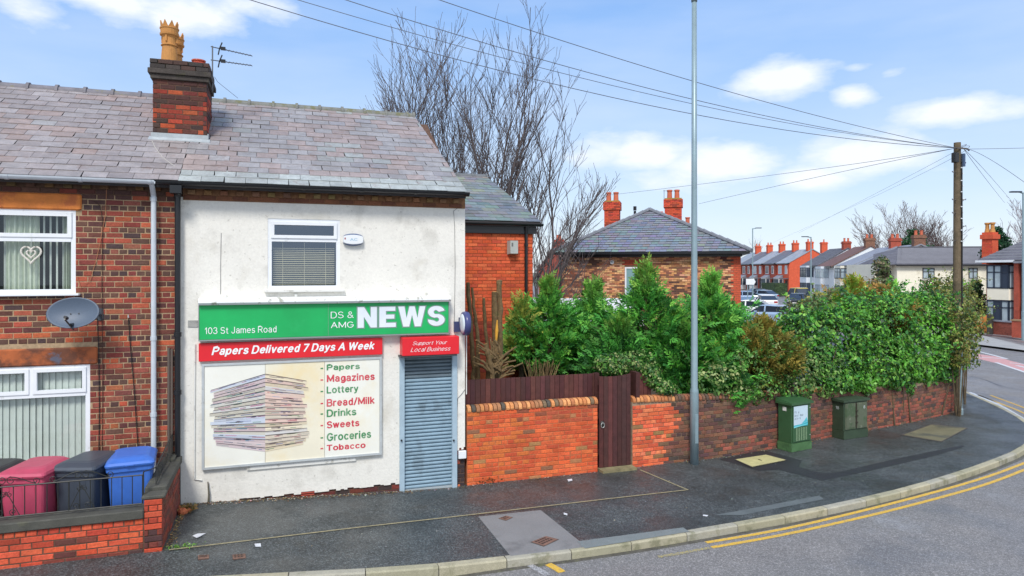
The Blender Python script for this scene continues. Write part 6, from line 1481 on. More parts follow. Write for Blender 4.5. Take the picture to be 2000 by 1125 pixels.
q = MB(); s_ = loc_at(1240, 37.5); q.tube([(s_.x,s_.y,6.0),(s_.x,s_.y,zat(412,37.5))], .07, 8); q.tube([(s_.x,s_.y,zat(411,37.5)),(s_.x,s_.y,zat(403,37.5))], .09, 8); q.build('soil_pipe', BLACKP, hip, local=True)
for u_, v_, t_ in ((1290,416,40), (1343,427,41)): s_ = loc_at(u_, t_); q = MB(); q.lathe([(.13,-.8),(.12,0),(.15,.02),(.15,.08)], s_.x, s_.y, zat(v_,t_), 10); q.build('chimney_pot', lmat('terracotta_pot', c(196,104,76)), hip, local=True)
fl = kx(1192); q = MB(); q.loft([[(fl+rr*math.cos(2*PI*k/16), -y_, zat(512,31.5)+rr*math.sin(2*PI*k/16)) for k in range(16)] for rr, y_ in ((.09,.0),(.09,.08),(.05,.08),(.05,.0))]); q.build('flue', WHITE, hip, local=True)
q = MB(); q.box(kx(1404), kx(1415), -.01, .01, zat(507,31), zat(499,31)); q.build('air_brick', lmat('dark_air_brick', c(90,50,44)), hip, local=True)
q = MB(); q.tube([(-.08,-.05,0),(-.08,-.05,4.5)], .06, 8); q.build('downpipe', BLACKP, hip, local=True)
# outbuilding and lean-to between conifers and the hipped house
ob = thing('outbuilding', 'low pale roofed outbuilding with white window behind the conifers', 'outbuilding', (*W(1120,22), 0), -YAW+.1)
b = MB(); b.box(-1.6, 2.2, 0, 2.5, 0, 2.1); b.build('wall', lmat('dim_brick_wall', c(96,62,52), noise=(5,.2)), ob, local=True)
b = MB(); b.loft([[(-1.8,-.3,2.05),(2.4,-.3,2.05),(2.4,2.8,2.75),(-1.8,2.8,2.75)],[(-1.8,-.3,2.12),(2.4,-.3,2.12),(2.4,2.8,2.82),(-1.8,2.8,2.82)]]); rf = b.build('roof', lmat('pale_sheet_roof', c(214,214,218), noise=(3,.12)), ob, local=True)
fwin(ob, -.9, .9, .55, 1.45, -.0, WHITE, 1, 0, PANE_L)
sd_ = thing('garden_shed', 'small shed with white framed window seen under the left conifer', 'shed', (*W(1085,17.5), 0), -.05)
b = MB(); b.box(-.9, 1.6, 0, 1.8, 0, 1.52); b.build('wall', lmat('shed_dark', c(60,44,40), noise=(5,.2)), sd_, local=True)
b = MB(); b.box(-1.0, 1.75, -.12, 1.9, 1.525, 1.56); b.build('roof', lmat('pale_felt', c(150,156,160)), sd_, local=True)
fwin(sd_, .15, .85, 1.56, 2.15, .3, WHITE, 1, 0, PANE_L)
# --- red brick terrace along the side street
ta = -YAW+math.radians(92.5)      # row runs away from the camera
rowdir = Vector((math.cos(ta), math.sin(ta))); p0 = Vector(W(1541, 128))
def invW(x, y): t = x*sn+y*cs; lx = x*cs-y*sn; return 1000+F*lx/t, t
tl = ['red brick terrace house with bare orange gable end, nearest of its row', 'red terrace house second from the orange gable, with canopy over the door', 'red terrace house in the middle of the far row', 'red terrace house fourth from the orange gable', 'farthest red terrace house, beside the hipped house corner']
for i in range(5):
    w_, d_, ev_, rg_ = 5.4, 9.0, 5.4, 7.9
    pp = p0+rowdir*(i*5.42)+Vector((math.cos(ta+PI/2), math.sin(ta+PI/2)))*(i*.25)     # each house steps out beyond the last
    u_, t_ = invW(pp.x, pp.y)
    hh = thing('terrace_house', tl[i], 'house', (pp.x, pp.y, 0), ta, 'red terrace along the side street')
    # local: x runs along the row away from the camera, the front faces the street (+y side)
    b = MB(); b.box(0, w_, -d_, 0, -.1, ev_); b.loft([[(0,-d_,ev_),(0,0,ev_),(0,-d_/2,rg_-.05)],[(w_,-d_,ev_),(w_,0,ev_),(w_,-d_/2,rg_-.05)]]); b.build('wall', BRKF if i == 0 else BRKF2, hh, local=True)
    b = MB(); o = .3; sl_ = (rg_-ev_)/(d_/2)
    for sgn in (0, 1):
        y0_ = o if sgn == 0 else -d_-o; q = [(-.12,y0_,ev_-o*sl_),(w_+.1,y0_,ev_-o*sl_),(w_+.1,-d_/2,rg_),(-.12,-d_/2,rg_)]; b.loft([q, [(x,y,z+.14) for x,y,z in q]])
    rf = b.build('roof', lmat('terrace_slate_%s' % 'light' if i % 2 == 0 else 'terrace_slate_dark', c(150,158,168) if i % 2 == 0 else c(104,108,118), noise=(1,.15), rough=.6), hh, local=True)
    b = MB(); b.box(-.15, -.08, -.05, .32, ev_-.25, ev_+.0); b.box(-.1, w_, .28, .42, ev_-.26, ev_-.12); b.build('gutter', BLACKP, hh, local=True)
    for fx_, mm in (((.5,1.5)),((3.2,4.6))) if False else (((.7),1.0),((3.1),1.5)):
        b = MB(); b.box(fx_, fx_+mm, .0, .05, 3.3, 4.9); wd = b.build('window', WHITE, hh, local=True); b = MB(); b.poly([(fx_+.1,.06,3.4),(fx_+mm-.1,.06,3.4),(fx_+mm-.1,.06,4.8),(fx_+.1,.06,4.8)]); b.build('pane', PANE_D if i % 2 else PANE_L, wd, local=True)
    b = MB(); b.box(2.6, 4.9, .0, .8, 0, 2.5); bay = b.build('bay', WHITEP, hh, local=True); b = MB(); b.loft([[(2.5,.0,2.5),(5.0,.0,2.5),(5.0,.95,2.5),(2.5,.95,2.5)],[(2.5,.0,3.1),(5.0,.0,3.1),(5.0,.05,3.1),(2.5,.05,3.1)]]); b.build('bay_roof', TILE_G, hh, local=True)
    b = MB(); b.box(2.75, 4.75, .80, .83, .9, 2.3); b.box(2.59,2.565,.1,.7,.9,2.3); b.build('bay_window', PANE_D, hh, local=True)
    b = MB(); b.box(.5, 1.5, .0, .06, 0, 2.1); b.build('door', lmat('dark_door', c(60,50,50)), hh, local=True)
    b = MB(); b.box(.2, 1.8, .0, 1.1, 2.35, 2.5); b.box(.25, .35, .9, 1.0, 0, 2.35); b.build('porch', TILE_D, hh, local=True)
    fchim(hh, .45 if i else .5, -d_/2+.3, rg_-.3, rg_+1.5, .8, 1.1, BRKF, 0)
    for k in (-.3, .3):
        q = MB(); q.lathe([(.16,0),(.13,.4),(.16,.5)], .5, -d_/2+.3+k, rg_+1.5, 8); q.build('chimney_pot', lmat('terracotta_pot', c(196,104,76)), hh, local=True)
    if i == 0:
        fchim(hh, 2.6, -d_+1.0, rg_-1.5, rg_+1.5, .8, 1.1, BRKF, 1)
# --- white pair, cream pair: the rows face the side street
def row_house(name, label, u, t, w_, d_, ev_, rg_, wm, rm, ang=98, gable=None, front='+y', fm=None, panes=PANE_D, hip=0, group=None, chm=BRKF2, ribs=False, win_side=True, chy=0):
    a_ = -YAW+math.radians(ang); x, y = W(u, t); hh = thing(name, label, 'house', (x, y, 0), a_, group)
    b = MB(); b.box(0, w_, -d_, 0, -.1, ev_); 
    if not hip: b.loft([[(0,-d_,ev_),(0,0,ev_),(0,-d_/2,rg_-.05)],[(w_,-d_,ev_),(w_,0,ev_),(w_,-d_/2,rg_-.05)]])
    b.build('wall', wm, hh, local=True)
    b = MB(); o = .35; sl_ = (rg_-ev_)/(d_/2)
    for y0_ in (o, -d_-o):
        q = [(-.12,y0_,ev_-o*sl_),(w_+.12,y0_,ev_-o*sl_),(w_+.12,-d_/2,rg_),(-.12+hip,-d_/2,rg_)]; b.loft([q, [(x,y,z+.13) for x,y,z in q]])
    if hip: q = [(-.12,o,ev_-o*sl_),(-.12+hip,-d_/2,rg_),(-.12,-d_-o,ev_-o*sl_)]; b.loft([q, [(x,y,z+.13) for x,y,z in q]])
    rf = b.build('roof', rm, hh, local=True)
    if ribs:
        b = MB()
        for i in range(1, 12):
            f = i/12; y = o+(-d_/2-o)*f; z = ev_-o*sl_+(rg_-ev_+o*sl_)*f+.13; b.box(-.12+hip*f, w_+.12, y-.04, y+.05, z-.02, z+.045)
        b.build('tile_course', lmat('tile_highlight', c(150,152,160), rough=.6), rf, local=True, kind='stuff')
    b = MB(); b.box(-.15, w_+.1, o, o+.12, ev_-o*sl_-.06, ev_-o*sl_+.08); b.build('gutter', BLACKP, hh, local=True)
    # two-storey bay with windows on the street front
    b = MB(); b.loft([[(w_*.35,0,-.1),(w_*.95,0,-.1),(w_*.85,.8,-.1),(w_*.45,.8,-.1)],[(w_*.35,0,ev_-.1),(w_*.95,0,ev_-.1),(w_*.85,.8,ev_-.1),(w_*.45,.8,ev_-.1)]]); b.build('bay', wm, hh, local=True)
    for za_, zb_ in ((.9,2.2),(3.0,ev_-.35)):
        for x0_, y0_, x1_, y1_ in ((w_*.35,0,w_*.45,.8),(w_*.45,.8,w_*.85,.8)):
            dx, dy = x1_-x0_, y1_-y0_; L_ = math.hypot(dx, dy); nx, ny = -dy/L_, dx/L_; e = .04
            f = lambda s, z, ee=e: (x0_+dx*s+nx*ee, y0_+dy*s+ny*ee, z)
            b = MB(); 
            for s0, s1, z0_, z1_ in ((.03,.97,za_,za_+.09),(.03,.97,zb_-.09,zb_),(.03,.09,za_,zb_),(.91,.97,za_,zb_),(.48,.53,za_,zb_),(.03,.97,zb_-.45,zb_-.38)):
                b.loft([[f(s0,z0_),f(s1,z0_),f(s1,z1_),f(s0,z1_)],[f(s0,z0_,.0),f(s1,z0_,.0),f(s1,z1_,.0),f(s0,z1_,.0)]])
            wd = b.build('window', fm or WHITE, hh, local=True)
            b = MB(); b.poly([f(.05,za_+.03,.02),f(.95,za_+.03,.02),f(.95,zb_-.03,.02),f(.05,zb_-.03,.02)]); b.build('pane', panes, wd, local=True)
    fchim(hh, .5+hip, -d_/2+chy, rg_-1.2, rg_+1.0, .7, 1.0, chm, 0)
    for k in (-.25, .25): q = MB(); q.lathe([(.15,0),(.13,.35),(.16,.45)], .5+hip, -d_/2+chy+k, rg_+1.0, 8); q.build('chimney_pot', lmat('terracotta_pot', c(196,104,76)), hh, local=True)
    return hh
row_house('white_house', 'white house with dark ribbed hip roof and dark blue window frames', 1601, 93, 6, 7.5, 4.7, 6.9, WRN, TILE_D, 87, fm=FRM_D, hip=0, ribs=True, panes=PANE_D)
row_house('white_house', 'white gabled house with brown and grey roof beside the dark framed house', 1629, 80, 6, 8.0, 4.5, 6.7, WRN, TILE_B, 80, fm=lmat('pale_grey_frame', c(170,180,190)), panes=PANE_L, chm=BRKB)
row_house('cream_house', 'cream house with grey slate roof and dark window surrounds behind the shrubs', 1671, 72, 5.5, 8.0, 4.5, 6.3, CRM, TILE_G, 80, fm=FRM_D, panes=PANE_L, chm=BRKF2)
hc_ = row_house('cream_house', 'cream and brown brick house with white window, right of its cream neighbour', 1704, 66, 5.2, 8.5, 4.4, 6.3, CRM, TILE_G, 79, fm=WHITE, panes=PANE_D, chm=BRKB)
b = MB(); b.box(-.06,-.003,-8.5,-.3,-.1,4.38); b.loft([[(-.06,-8.5,4.38),(-.06,-.3,4.45),(-.06,-4.25,6.22)],[(-.003,-8.5,4.38),(-.003,-.3,4.45),(-.003,-4.25,6.22)]]); b.build('gable_brickwork', BRKB, hc_, local=True)
# --- long cream building
lc = thing('long_cream_building', 'long cream rendered building with dark ribbed hipped roof behind the hedge', 'building', (*W(1752,61), 0), -YAW-math.radians(6))
w_, d_, ev_, rg_ = 11.2, 8.0, 4.45, 5.95
b = MB(); b.box(0, w_, 0, d_, -.1, ev_); b.box(-1.55, 0, .95, d_-.5, -.1, ev_-.003); b.build('wall', CRM, lc, local=True)
rf_ = groof(lc, w_, d_, ev_, rg_, TILE_D, .3, .2, 14, 2.0, 0)
b = MB(); q = [(-1.9,.4,ev_-.08),(.2,-.28,ev_-.08),(2.2,d_/2,rg_+.05),(-.2,d_/2+.5,rg_-.6)]; b.loft([q,[(x,y,z+.1) for x,y,z in q]]); b.build('roof_side', TILE_D, lc, local=True)
for x0_, x1_ in ((2.15,3.15),(5.0,5.5),(6.0,6.75)): fwin(lc, x0_, x1_, 3.15, 4.1, 0, lmat('dark_frame2', c(60,60,62)), 1, .35, PANE_L)
fwin(lc, -1.3, -.9, 3.2, 4.0, .95, FRM_D, 0, .3); fwin(lc, -.45, -.1, 3.1, 4.05, .95, FRM_D, 0, .3)
b = MB(); b.tube([(7.55,-.06,0),(7.55,-.06,4.3)], .05, 8); b.build('downpipe', lmat('brown_pipe', c(110,70,50)), lc, local=True)
# --- bay fronted semi on the right
SB = Vector(W(1919,43.5)); SE = Vector(W(2010,41.0)); sa = math.atan2(SE.y-SB.y, SE.x-SB.x)
bs = thing('bay_fronted_house', 'red brick and cream house with two storey dark framed bay windows at the right edge', 'house', (SB.x, SB.y, 0), sa)
b = MB(); b.box(-.2, 7, .7, 8, -.1, 4.4); b.build('wall', BRKF2, bs, local=True)
groof(bs, 6.8, 9.5, 4.45, 7.2, TILE_D, .1, .3, 16, 3.5, 0)
kk = 1.9/ (1976-1919)*1.0
def bay(x0, x1, m_):
    q = .28
    for z0_, z1_, mm in ((-.1,.62,BRKF),(2.02,2.72,m_)):
        b = MB(); b.loft([[(x0,.7,z0_),(x0+q,0,z0_),(x1-q,0,z0_),(x1,.7,z0_)][::-1],[(x0,.7,z1_),(x0+q,0,z1_),(x1-q,0,z1_),(x1,.7,z1_)][::-1]]); b.build('bay_panel', mm, bs, local=True)
    for z0_, z1_ in ((.64,2.0),(2.74,4.2)):
        for (ax_, ay_, bx_, by_, nm) in ((x0+.02,.7,x0+q,.02,1),(x0+q,.02,x1-q,.02,3),(x1-q,.02,x1-.02,.7,1)):
            dx, dy = bx_-ax_, by_-ay_; L_ = math.hypot(dx, dy); nx, ny = dy/L_, -dx/L_; f = lambda s, z, e=.05: (ax_+dx*s+nx*e, ay_+dy*s+ny*e, z)
            b = MB(); bars = [(0,1,z0_,z0_+.07),(0,1,z1_-.08,z1_),(0,1,z1_-.48,z1_-.42)]+[(max(0,k/nm-.035*min(1,1.6/L_)),min(1,k/nm+.035*min(1,1.6/L_)),z0_,z1_) for k in range(nm+1)]
            for s0, s1, za_, zb_ in bars: b.loft([[f(s0,za_),f(s1,za_),f(s1,zb_),f(s0,zb_)],[f(s0,za_,0),f(s1,za_,0),f(s1,zb_,0),f(s0,zb_,0)]])
            wd = b.build('window', FRM_D, bs, local=True)
            for k in range(nm): b = MB(); b.poly([f((k+.05)/nm,z0_+.03,.02),f((k+.95)/nm,z0_+.03,.02),f((k+.95)/nm,z1_-.03,.02),f((k+.05)/nm,z1_-.03,.02)]); b.build('pane', PANE_L if (k+int(z0_)) % 3 != 1 else PANE_D, wd, local=True)
bay(.0, 1.85, CRM); bay(2.15, 4.0, WRN)
b = MB(); b.box(1.87, 2.13, -.02, .7, -.1, 4.35); b.build('brick_pier', BRKF2, bs, local=True)
b = MB(); b.box(-.3, 1.95, -.25, .9, 4.36, 4.5); b.build('bay_roof', WRN, bs, local=True); b = MB(); b.box(1.97, 4.3, -.25, .9, 4.3, 4.42); b.build('bay_roof', TILE_G, bs, local=True)
b = MB(); b.box(.0, 1.8, -.02, .0, .3, .62); b.build('bay_base', BRKF, bs, local=True)
cx_ = Vector(W(1933.5, 45.5))-SB; lx = cx_.x*math.cos(sa)+cx_.y*math.sin(sa); ly = -cx_.x*math.sin(sa)+cx_.y*math.cos(sa)
b = MB(); b.box(lx-.34, lx+.34, ly-.3, ly+.3, 4.3, 6.4); b.box(lx-.42, lx+.42, ly-.38, ly+.38, 5.95, 6.25); chb = b.build('chimney', BRKF, bs, local=True)
bricks(chb, (lx-.34, ly-.3), 0, .68, (5.0, 5.95), lambda s, z, r: tuple(q*r.uniform(.8,1.1) for q in c(206,84,58)), (), .085, .235, 0, 0, ext=.006, local=True)
for k in (-.17,.17): q = MB(); q.lathe([(.17,0),(.12,.25),(.11,.5),(.16,.55),(.16,.65)], lx+k, ly, 6.4, 10); q.build('chimney_pot', BUFF, chb, local=True)
# garden wall, gate pier, timber panel in front of it
def bx_thing(name, label, cat, u0, u1, t0, t1, z0, z1, th_, m_, part='wall', cap=None):
    a_, b_ = Vector(W(u0,t0)), Vector(W(u1,t1)); L_ = (b_-a_).length; t = thing(name, label, cat, (a_.x,a_.y,z0), math.atan2(b_.y-a_.y, b_.x-a_.x)); q = MB(); q.box(0, L_, 0, th_, 0, z1-z0); q.build(part, m_, t, local=True)
    if cap: q = MB(); q.box(-.04, L_+.04, -.04, th_+.04, z1-z0, z1-z0+.08); q.build('coping', cap, t, local=True)
    return t
bx_thing('front_wall', 'low dark red brick front wall before the bay fronted house', 'wall', 1939, 1976, 41.3, 40.2, 0, .78, .2, lmat('mixed_red_brick', c(140,76,62), noise=(4,.3), noise2=(14,.3)), 'wall', TILE_G)
bx_thing('gate_pier', 'tall square dark gate pier left of the low front wall', 'pier', 1927, 1938, 41.2, 41, 0, 1.22, .34, lmat('dark_pier', c(62,58,54), noise=(4,.2)), 'pier')
bx_thing('brick_pier', 'orange red brick pier at the right end of the front wall', 'pier', 1976, 1996, 39.3, 38.9, 0, .95, .4, BRKF2, 'pier', lmat('pier_cap', c(150,120,90)))
bx_thing('timber_panel', 'orange timber fence panel left of the dark gate pier', 'fence panel', 1898, 1927, 42.5, 42, 0, 1.1, .06, lmat('orange_timber', c(206,130,62), noise=(3,.15)), 'panel')
bx_thing('street_wall', 'short red brick wall beside the parked dark car', 'wall', 1585, 1606, 78, 76, 0, 1.0, .3, BRKF2, 'wall')
bx_thing('clipped_hedge', 'clipped dark green hedge in front of the far red terrace', 'hedge', 1487, 1514, 108, 104, 0, 2.0, 2.0, lmat('clipped_hedge_green', c(52,72,40), noise=(1.2,.3), noise2=(5,.5), bump=(3,1.,.3)), 'foliage')
# street lamps further off, sign, yellow tube
def flamp(label, u, t, vtop, arm, h=None):
    x, y = W(u, t); t_ = thing('lamp_post', label, 'street lamp', (x, y, 0)); zt_ = zat(vtop, t); q = MB(); q.tube([(x,y,0),(x,y,1.6),(x,y,1.62),(x,y,zt_)], [.085,.085,.07,.05], 10); q.build('column', GALV, t_)
    dx, dy = arm*cs, -arm*sn; q = MB(); q.tube([(x,y,zt_-.04),(x+dx,y+dy,zt_+.03)], [.05,.04], 8); q.build('bracket_arm', GALV, t_)
    q = MB(); q.m = Matrix.Translation((x+dx*1.0,y+dy*1.0,zt_+.0)) @ Matrix.Rotation(math.atan2(dy,dx),4,'Z'); q.box(-.1,.5,-.12,.12,0,.07,bev=.02); q.m = None; q.build('lantern', FRM_D, t_)
flamp('distant grey lamp post standing just right of the hipped house', 1470, 66, 446, .35)
flamp('distant grey lamp post in front of the white houses', 1584, 62, 463, -.35)
flamp('grey lamp post at the right edge before the bay fronted house', 1998.5, 37.5, 376, -.22)
x, y = W(1472, 58); sgn_ = thing('road_sign', 'white direction sign with a black chevron arrow near the distant lamp post', 'road sign', (x, y, 0), -YAW); zz0, zz1 = zat(553,58), zat(546,58)
zz0, zz1 = zat(556,58), zat(544.5,58)
b = MB(); b.box(-.65,.0,-.03,-.0,zz0,zz1); b.loft([[(0.0,-.03,zz0),(.0,-.03,zz1),(.27,-.03,(zz0+zz1)/2)],[(0.0,-.0,zz0),(.0,-.0,zz1),(.27,-.0,(zz0+zz1)/2)]]); b.build('plate', WHITE, sgn_, local=True)
b = MB(); zm_ = (zz0+zz1)/2; b.poly([(.03,-.035,zz0+.02),(.12,-.035,zz0+.02),(.26,-.035,zm_),(.12,-.035,zz1-.02),(.03,-.035,zz1-.02),(.16,-.035,zm_)]); b.build('chevron', BLACKP, sgn_, local=True)
for k in (-.5,-.05): b = MB(); b.tube([(k,.03,0),(k,.03,zz1-.03)], .04, 6); b.build('post', GALV, sgn_, local=True)
x, y = W(1566, 60); yt = thing('yellow_hose_post', 'bright yellow post with a black hooked top beyond the hedge', 'post', (x, y, 0)); b = MB(); b.tube([(x,y,0),(x,y,zat(584,60))], .09, 8); b.build('post', lmat('bright_yellow', c(240,206,40), rough=.4), yt); b = MB(); b.tube([(x,y,zat(584,60)),(x,y,zat(579,60)),(x-.08,y,zat(576,60)),(x-.22,y,zat(577,60))], .05, 6); b.build('hook', BLACKP, yt)
# ------------------------------------------------------------------ parked cars
def car(label, u, t, head, col, L_=4.2, Wd=1.78, H=1.48, group='parked cars in the side street'):
    x, y = W(u, t); m_ = mat('car_paint_%d' % int(sum(col)*1000), col, .25, coat=.6); t_ = thing('parked_car', label, 'car', (x, y, -.1), -YAW+math.radians(head), group)
    hw_ = Wd/2
    prof = [(-L_/2,.35,.30),(-L_/2+.02,.62,.34),(-L_/2+.25,.82,.26),(-L_/2+.9,.93,.22),(-L_/2+1.0,.94,.22)]
    q = MB(); st = [(-L_/2,.38,.66,.80),(-L_/2+.12,.30,.80,.94),(-L_/2+.9,.24,.92,1.0),(-.3,.24,.96,1.0),(L_/2-.9,.24,.98,1.0),(L_/2-.15,.28,.95,.95),(L_/2,.36,.80,.82)]
    q.loft([[(x_,-hw_*k,z0+.05),(x_,-hw_*k*.96,z0),(x_,hw_*k*.96,z0),(x_,hw_*k,z0+.05),(x_,hw_*k,z1-.15),(x_,hw_*k*.92,z1),(x_,-hw_*k*.92,z1),(x_,-hw_*k,z1-.15)] for x_, z0, z1, k in st]); q.build('body', m_, t_, local=True)
    q = MB(); cb_ = [(-L_/2+.95,.95,.96),(-L_/2+1.65,H-.06,.76),(L_/2-1.0,H-.08,.74),(L_/2-.35,1.0,.90)]
    q.loft([[(x_,-hw_*k,.9),(x_,hw_*k,.9),(x_,hw_*k,z),(x_,-hw_*k,z)] for x_, z, k in cb_]); q.build('windows', mat('car_glass', c(46,56,70), .06, spec=.8), t_, local=True)
    q = MB(); q.loft([[(x_,-hw_*k,z-.02),(x_,hw_*k,z-.02),(x_,hw_*k*.93,z+.05),(x_,-hw_*k*.93,z+.05)] for x_, z, k in ((-L_/2+1.6,H-.09,.77),(-.1,H-.04,.77),(L_/2-.95,H-.1,.75))]); q.build('roof', m_, t_, local=True)
    for s_ in (-1,1):
        for xx in (-.1,):
            q = MB(); q.loft([[(xx-.05,s_*hw_*.97,.93),(xx+.05,s_*hw_*.97,.93),(xx+.05,s_*hw_*.79,H-.07),(xx-.05,s_*hw_*.79,H-.07)],[(xx-.05,s_*hw_*.93,.93),(xx+.05,s_*hw_*.93,.93),(xx+.05,s_*hw_*.75,H-.07),(xx-.05,s_*hw_*.75,H-.07)]]); q.build('pillar', m_, t_, local=True)
        for xx in (-L_/2+.8, L_/2-.78):
            q = MB(); q.tube([(xx,s_*(hw_-.2),.32),(xx,s_*(hw_+.01),.32)], .32, 16); wh = q.build('wheel', BLACKP, t_, local=True); q = MB(); q.tube([(xx,s_*(hw_),.32),(xx,s_*(hw_+.02),.32)], .2, 12); q.build('rim', GREYP, wh, local=True)
        q = MB(); q.box(L_/2-.05, L_/2+.01, s_*.58-.17, s_*.58+.17, .66, .84); q.build('tail_light', mat('red_lens', c(170,30,30), .2), t_, local=True)
        q = MB(); q.box(-L_/2-.0, -L_/2+.1, s_*.58-.17, s_*.58+.17, .58, .72); q.build('headlight', mat('clear_lens', c(210,216,220), .1), t_, local=True)
        q = MB(); q.box(-L_/2+1.3, -L_/2+1.48, s_*(hw_+.02), s_*(hw_+.16), .95, 1.07); q.build('mirror', m_, t_, local=True)
    q = MB(); q.box(L_/2+.003, L_/2+.02, -.26, .26, .48, .6); q.box(-L_/2-.02, -L_/2-.003, -.26, .26, .42, .53); q.build('number_plate', WHITEP, t_, local=True)
car('white parked hatchback with dark rear window, middle of the side street', 1496, 72, 80-180, c(232,234,238))
car('nearest white parked car, partly behind the golden shrub', 1462, 58, -30, c(238,240,242))
car('pale blue parked car lower in the gap beyond the shrub', 1502, 50, -35, c(150,176,206))
car('pale silver blue car parked behind the white hatchback', 1488, 90, -60, c(140,166,190))
car('black parked hatchback near the yellow post', 1558, 76, 60, c(40,44,50))
car('small blue car at the corner of the hipped house', 1452, 84, -20, c(120,150,186))
car('yellow and white small van parked beside the white house', 1563, 84, 95, c(214,196,84), 4.4, 1.8, 1.9)
car('dark car tucked behind the silver blue one by the hedge', 1476, 98, 0, c(50,60,66))
# far backdrop: rooftops on the left gap between extension and hipped house
row_house('far_house', 'distant red roofed house in the gap left of the hipped house', 1052, 70, 6, 8, 4.0, 5.9, BRKF2, lmat('faded_red_tiles', c(150,112,104), noise=(2,.2)), 20, panes=PANE_L)
row_house('far_house', 'faint grey roofed house low behind the conifers', 1100, 95, 7, 8, 3.8, 5.6, BRKB, TILE_G, 10, panes=PANE_L)

# ================================================================== VEGETATION
LEN = np.linalg.norm
def unit(v): return v/np.maximum(LEN(v, axis=-1, keepdims=True), 1e-9)
def leaves(name, parent, pos, nrm, size, cols, m=None, aspect=.62, fold=.25, jitter=.9, kind=None):
    """one folded leaf per position: two quads sharing the midrib would be heavy, so a kite of four points"""
    n = len(pos); nn = unit(nrm+rng.normal(0, jitter, (n,3))*.6); t = unit(np.cross(nn, rng.normal(0,1,(n,3)))); b = np.cross(nn, t)
    s = (size*rng.choice([.5,.75,1.0,1.35],n,p=[.25,.3,.3,.15])*rng.uniform(.85,1.15,n))[:,None]
    A = pos-t*s*.5; B = pos+b*s*aspect*.5-t*s*.12+nn*s*fold*.3; C_ = pos+t*s*.55-nn*s*fold*.35; Dd = pos-b*s*aspect*.5-t*s*.12+nn*s*fold*.3
    V = np.stack([A,B,C_,Dd], 1).reshape(-1,3); Fq = np.arange(n*4).reshape(-1,4)
    return npmesh(name, V, Fq, cols, m or LEAF, parent, kind)
def vnoise(p, sc, seed=0):
    q = p*sc+seed*13.7
    return (np.sin(q[:,0]*1.7+q[:,1]*2.3)+np.sin(q[:,1]*2.9-q[:,2]*1.9+1.3)+np.sin(q[:,2]*2.6+q[:,0]*2.1+.7)+np.sin((q[:,0]+q[:,1]+q[:,2])*3.7))/4
def pal(cols, n, wts=None): a = np.array(cols); return a[rng.choice(len(cols), n, p=wts)]*rng.uniform(.75,1.25,(n,1))
def blob_points(blobs, n, shell=.55, namp=.40, seed=0):
    vol = np.array([b_[3]*b_[4]+b_[4]*b_[5]+b_[3]*b_[5] for b_ in blobs]); k = rng.choice(len(blobs), n, p=vol/vol.sum()); B = np.array([b_[:6] for b_ in blobs])[k]
    d = unit(rng.normal(0,1,(n,3))); rad = 1-shell*np.abs(rng.normal(0,.5,n)); rad = rad*(1+namp*vnoise(B[:,:3]+d*B[:,3:6], 2.2, seed)+namp*.6*vnoise(B[:,:3]+d*B[:,3:6], 6, seed+1))
    return B[:,:3]+d*B[:,3:6]*rad[:,None], unit(d/B[:,3:6])
def outside(pos, blobs, f=.72):
    keep = np.ones(len(pos), bool)
    for b_ in blobs:
        q = (pos-np.array(b_[:3]))/np.array(b_[3:6]); keep &= (q**2).sum(1) > f*f
    return keep
def shrub(name, label, cat, blobs, n, size, cols, wts=None, m=None, stems=6, stemr=.02, patch=None, spikes=0, aspect=.62, base=None, seed=1, cull=.72, up=.35, shoots=0):
    cx_ = np.mean([b_[0] for b_ in blobs]); cy_ = np.mean([b_[1] for b_ in blobs]); t = thing(name, label, cat, base or (float(cx_), float(cy_), 0))
    pos, nr = blob_points(blobs, n, seed=seed); k = outside(pos, blobs, cull); pos, nr = pos[k], nr[k]
    col = pal(cols, len(pos), wts)
    if patch is not None:
        f = np.clip(vnoise(pos, patch[0], seed+5)*1.6+patch[1], 0, 1)[:,None]; col = col*(1-f)+pal(patch[2], len(pos))*f
    leaves('foliage', t, pos, nr+np.array([0,-.15,up]), size, col, m, aspect)
    b = MB(); r = random.Random(seed)
    for _ in range(stems):
        bl = r.choice(blobs); x0_, y0_ = bl[0]+r.uniform(-.3,.3)*bl[3], bl[1]+r.uniform(-.3,.3)*bl[4]; x1_, y1_, z1_ = bl[0]+r.uniform(-.7,.7)*bl[3], bl[1]+r.uniform(-.7,.3)*bl[4], bl[2]+bl[5]*r.uniform(.3,1.0)
        b.tube([(x0_,y0_,0),((x0_+x1_)/2+r.uniform(-.1,.1),(y0_+y1_)/2,z1_*.55),(x1_,y1_,z1_)], [stemr,stemr*.7,stemr*.3], 5)
    if shoots:
        sp, sn_, sc_ = [], [], []
        for _ in range(shoots):
            bl = r.choice(blobs); az_ = r.uniform(PI*.9, PI*2.1); p0 = Vector((bl[0]+bl[3]*.8*math.cos(az_), bl[1]+bl[4]*.8*math.sin(az_), bl[2]+bl[5]*r.uniform(.1,.9))); dr = Vector((math.cos(az_)*.6+r.gauss(0,.3), math.sin(az_)*.5, r.uniform(.3,1.3))).normalized(); L_ = r.uniform(.25,.65); pts = []
            for k in range(6): pts.append(p0.copy()); p0 = p0+dr*(L_/5); dr = (dr+Vector((r.gauss(0,.1), -.03, -.16))).normalized()
            b.tube(pts, [.006,.005,.004,.004,.003,.002], 3)
            for q in pts[1:]:
                for _k in range(3): sp.append(tuple(q+Vector((r.gauss(0,.025), r.gauss(0,.025), r.gauss(0,.025)))))
        sp = np.array(sp); leaves('shoot_leaves', t, sp, np.tile([0,-.3,.6],(len(sp),1)), size*.9, pal(cols, len(sp), wts)*1.15, m, aspect)
    b.build('stems', BARK, t); return t
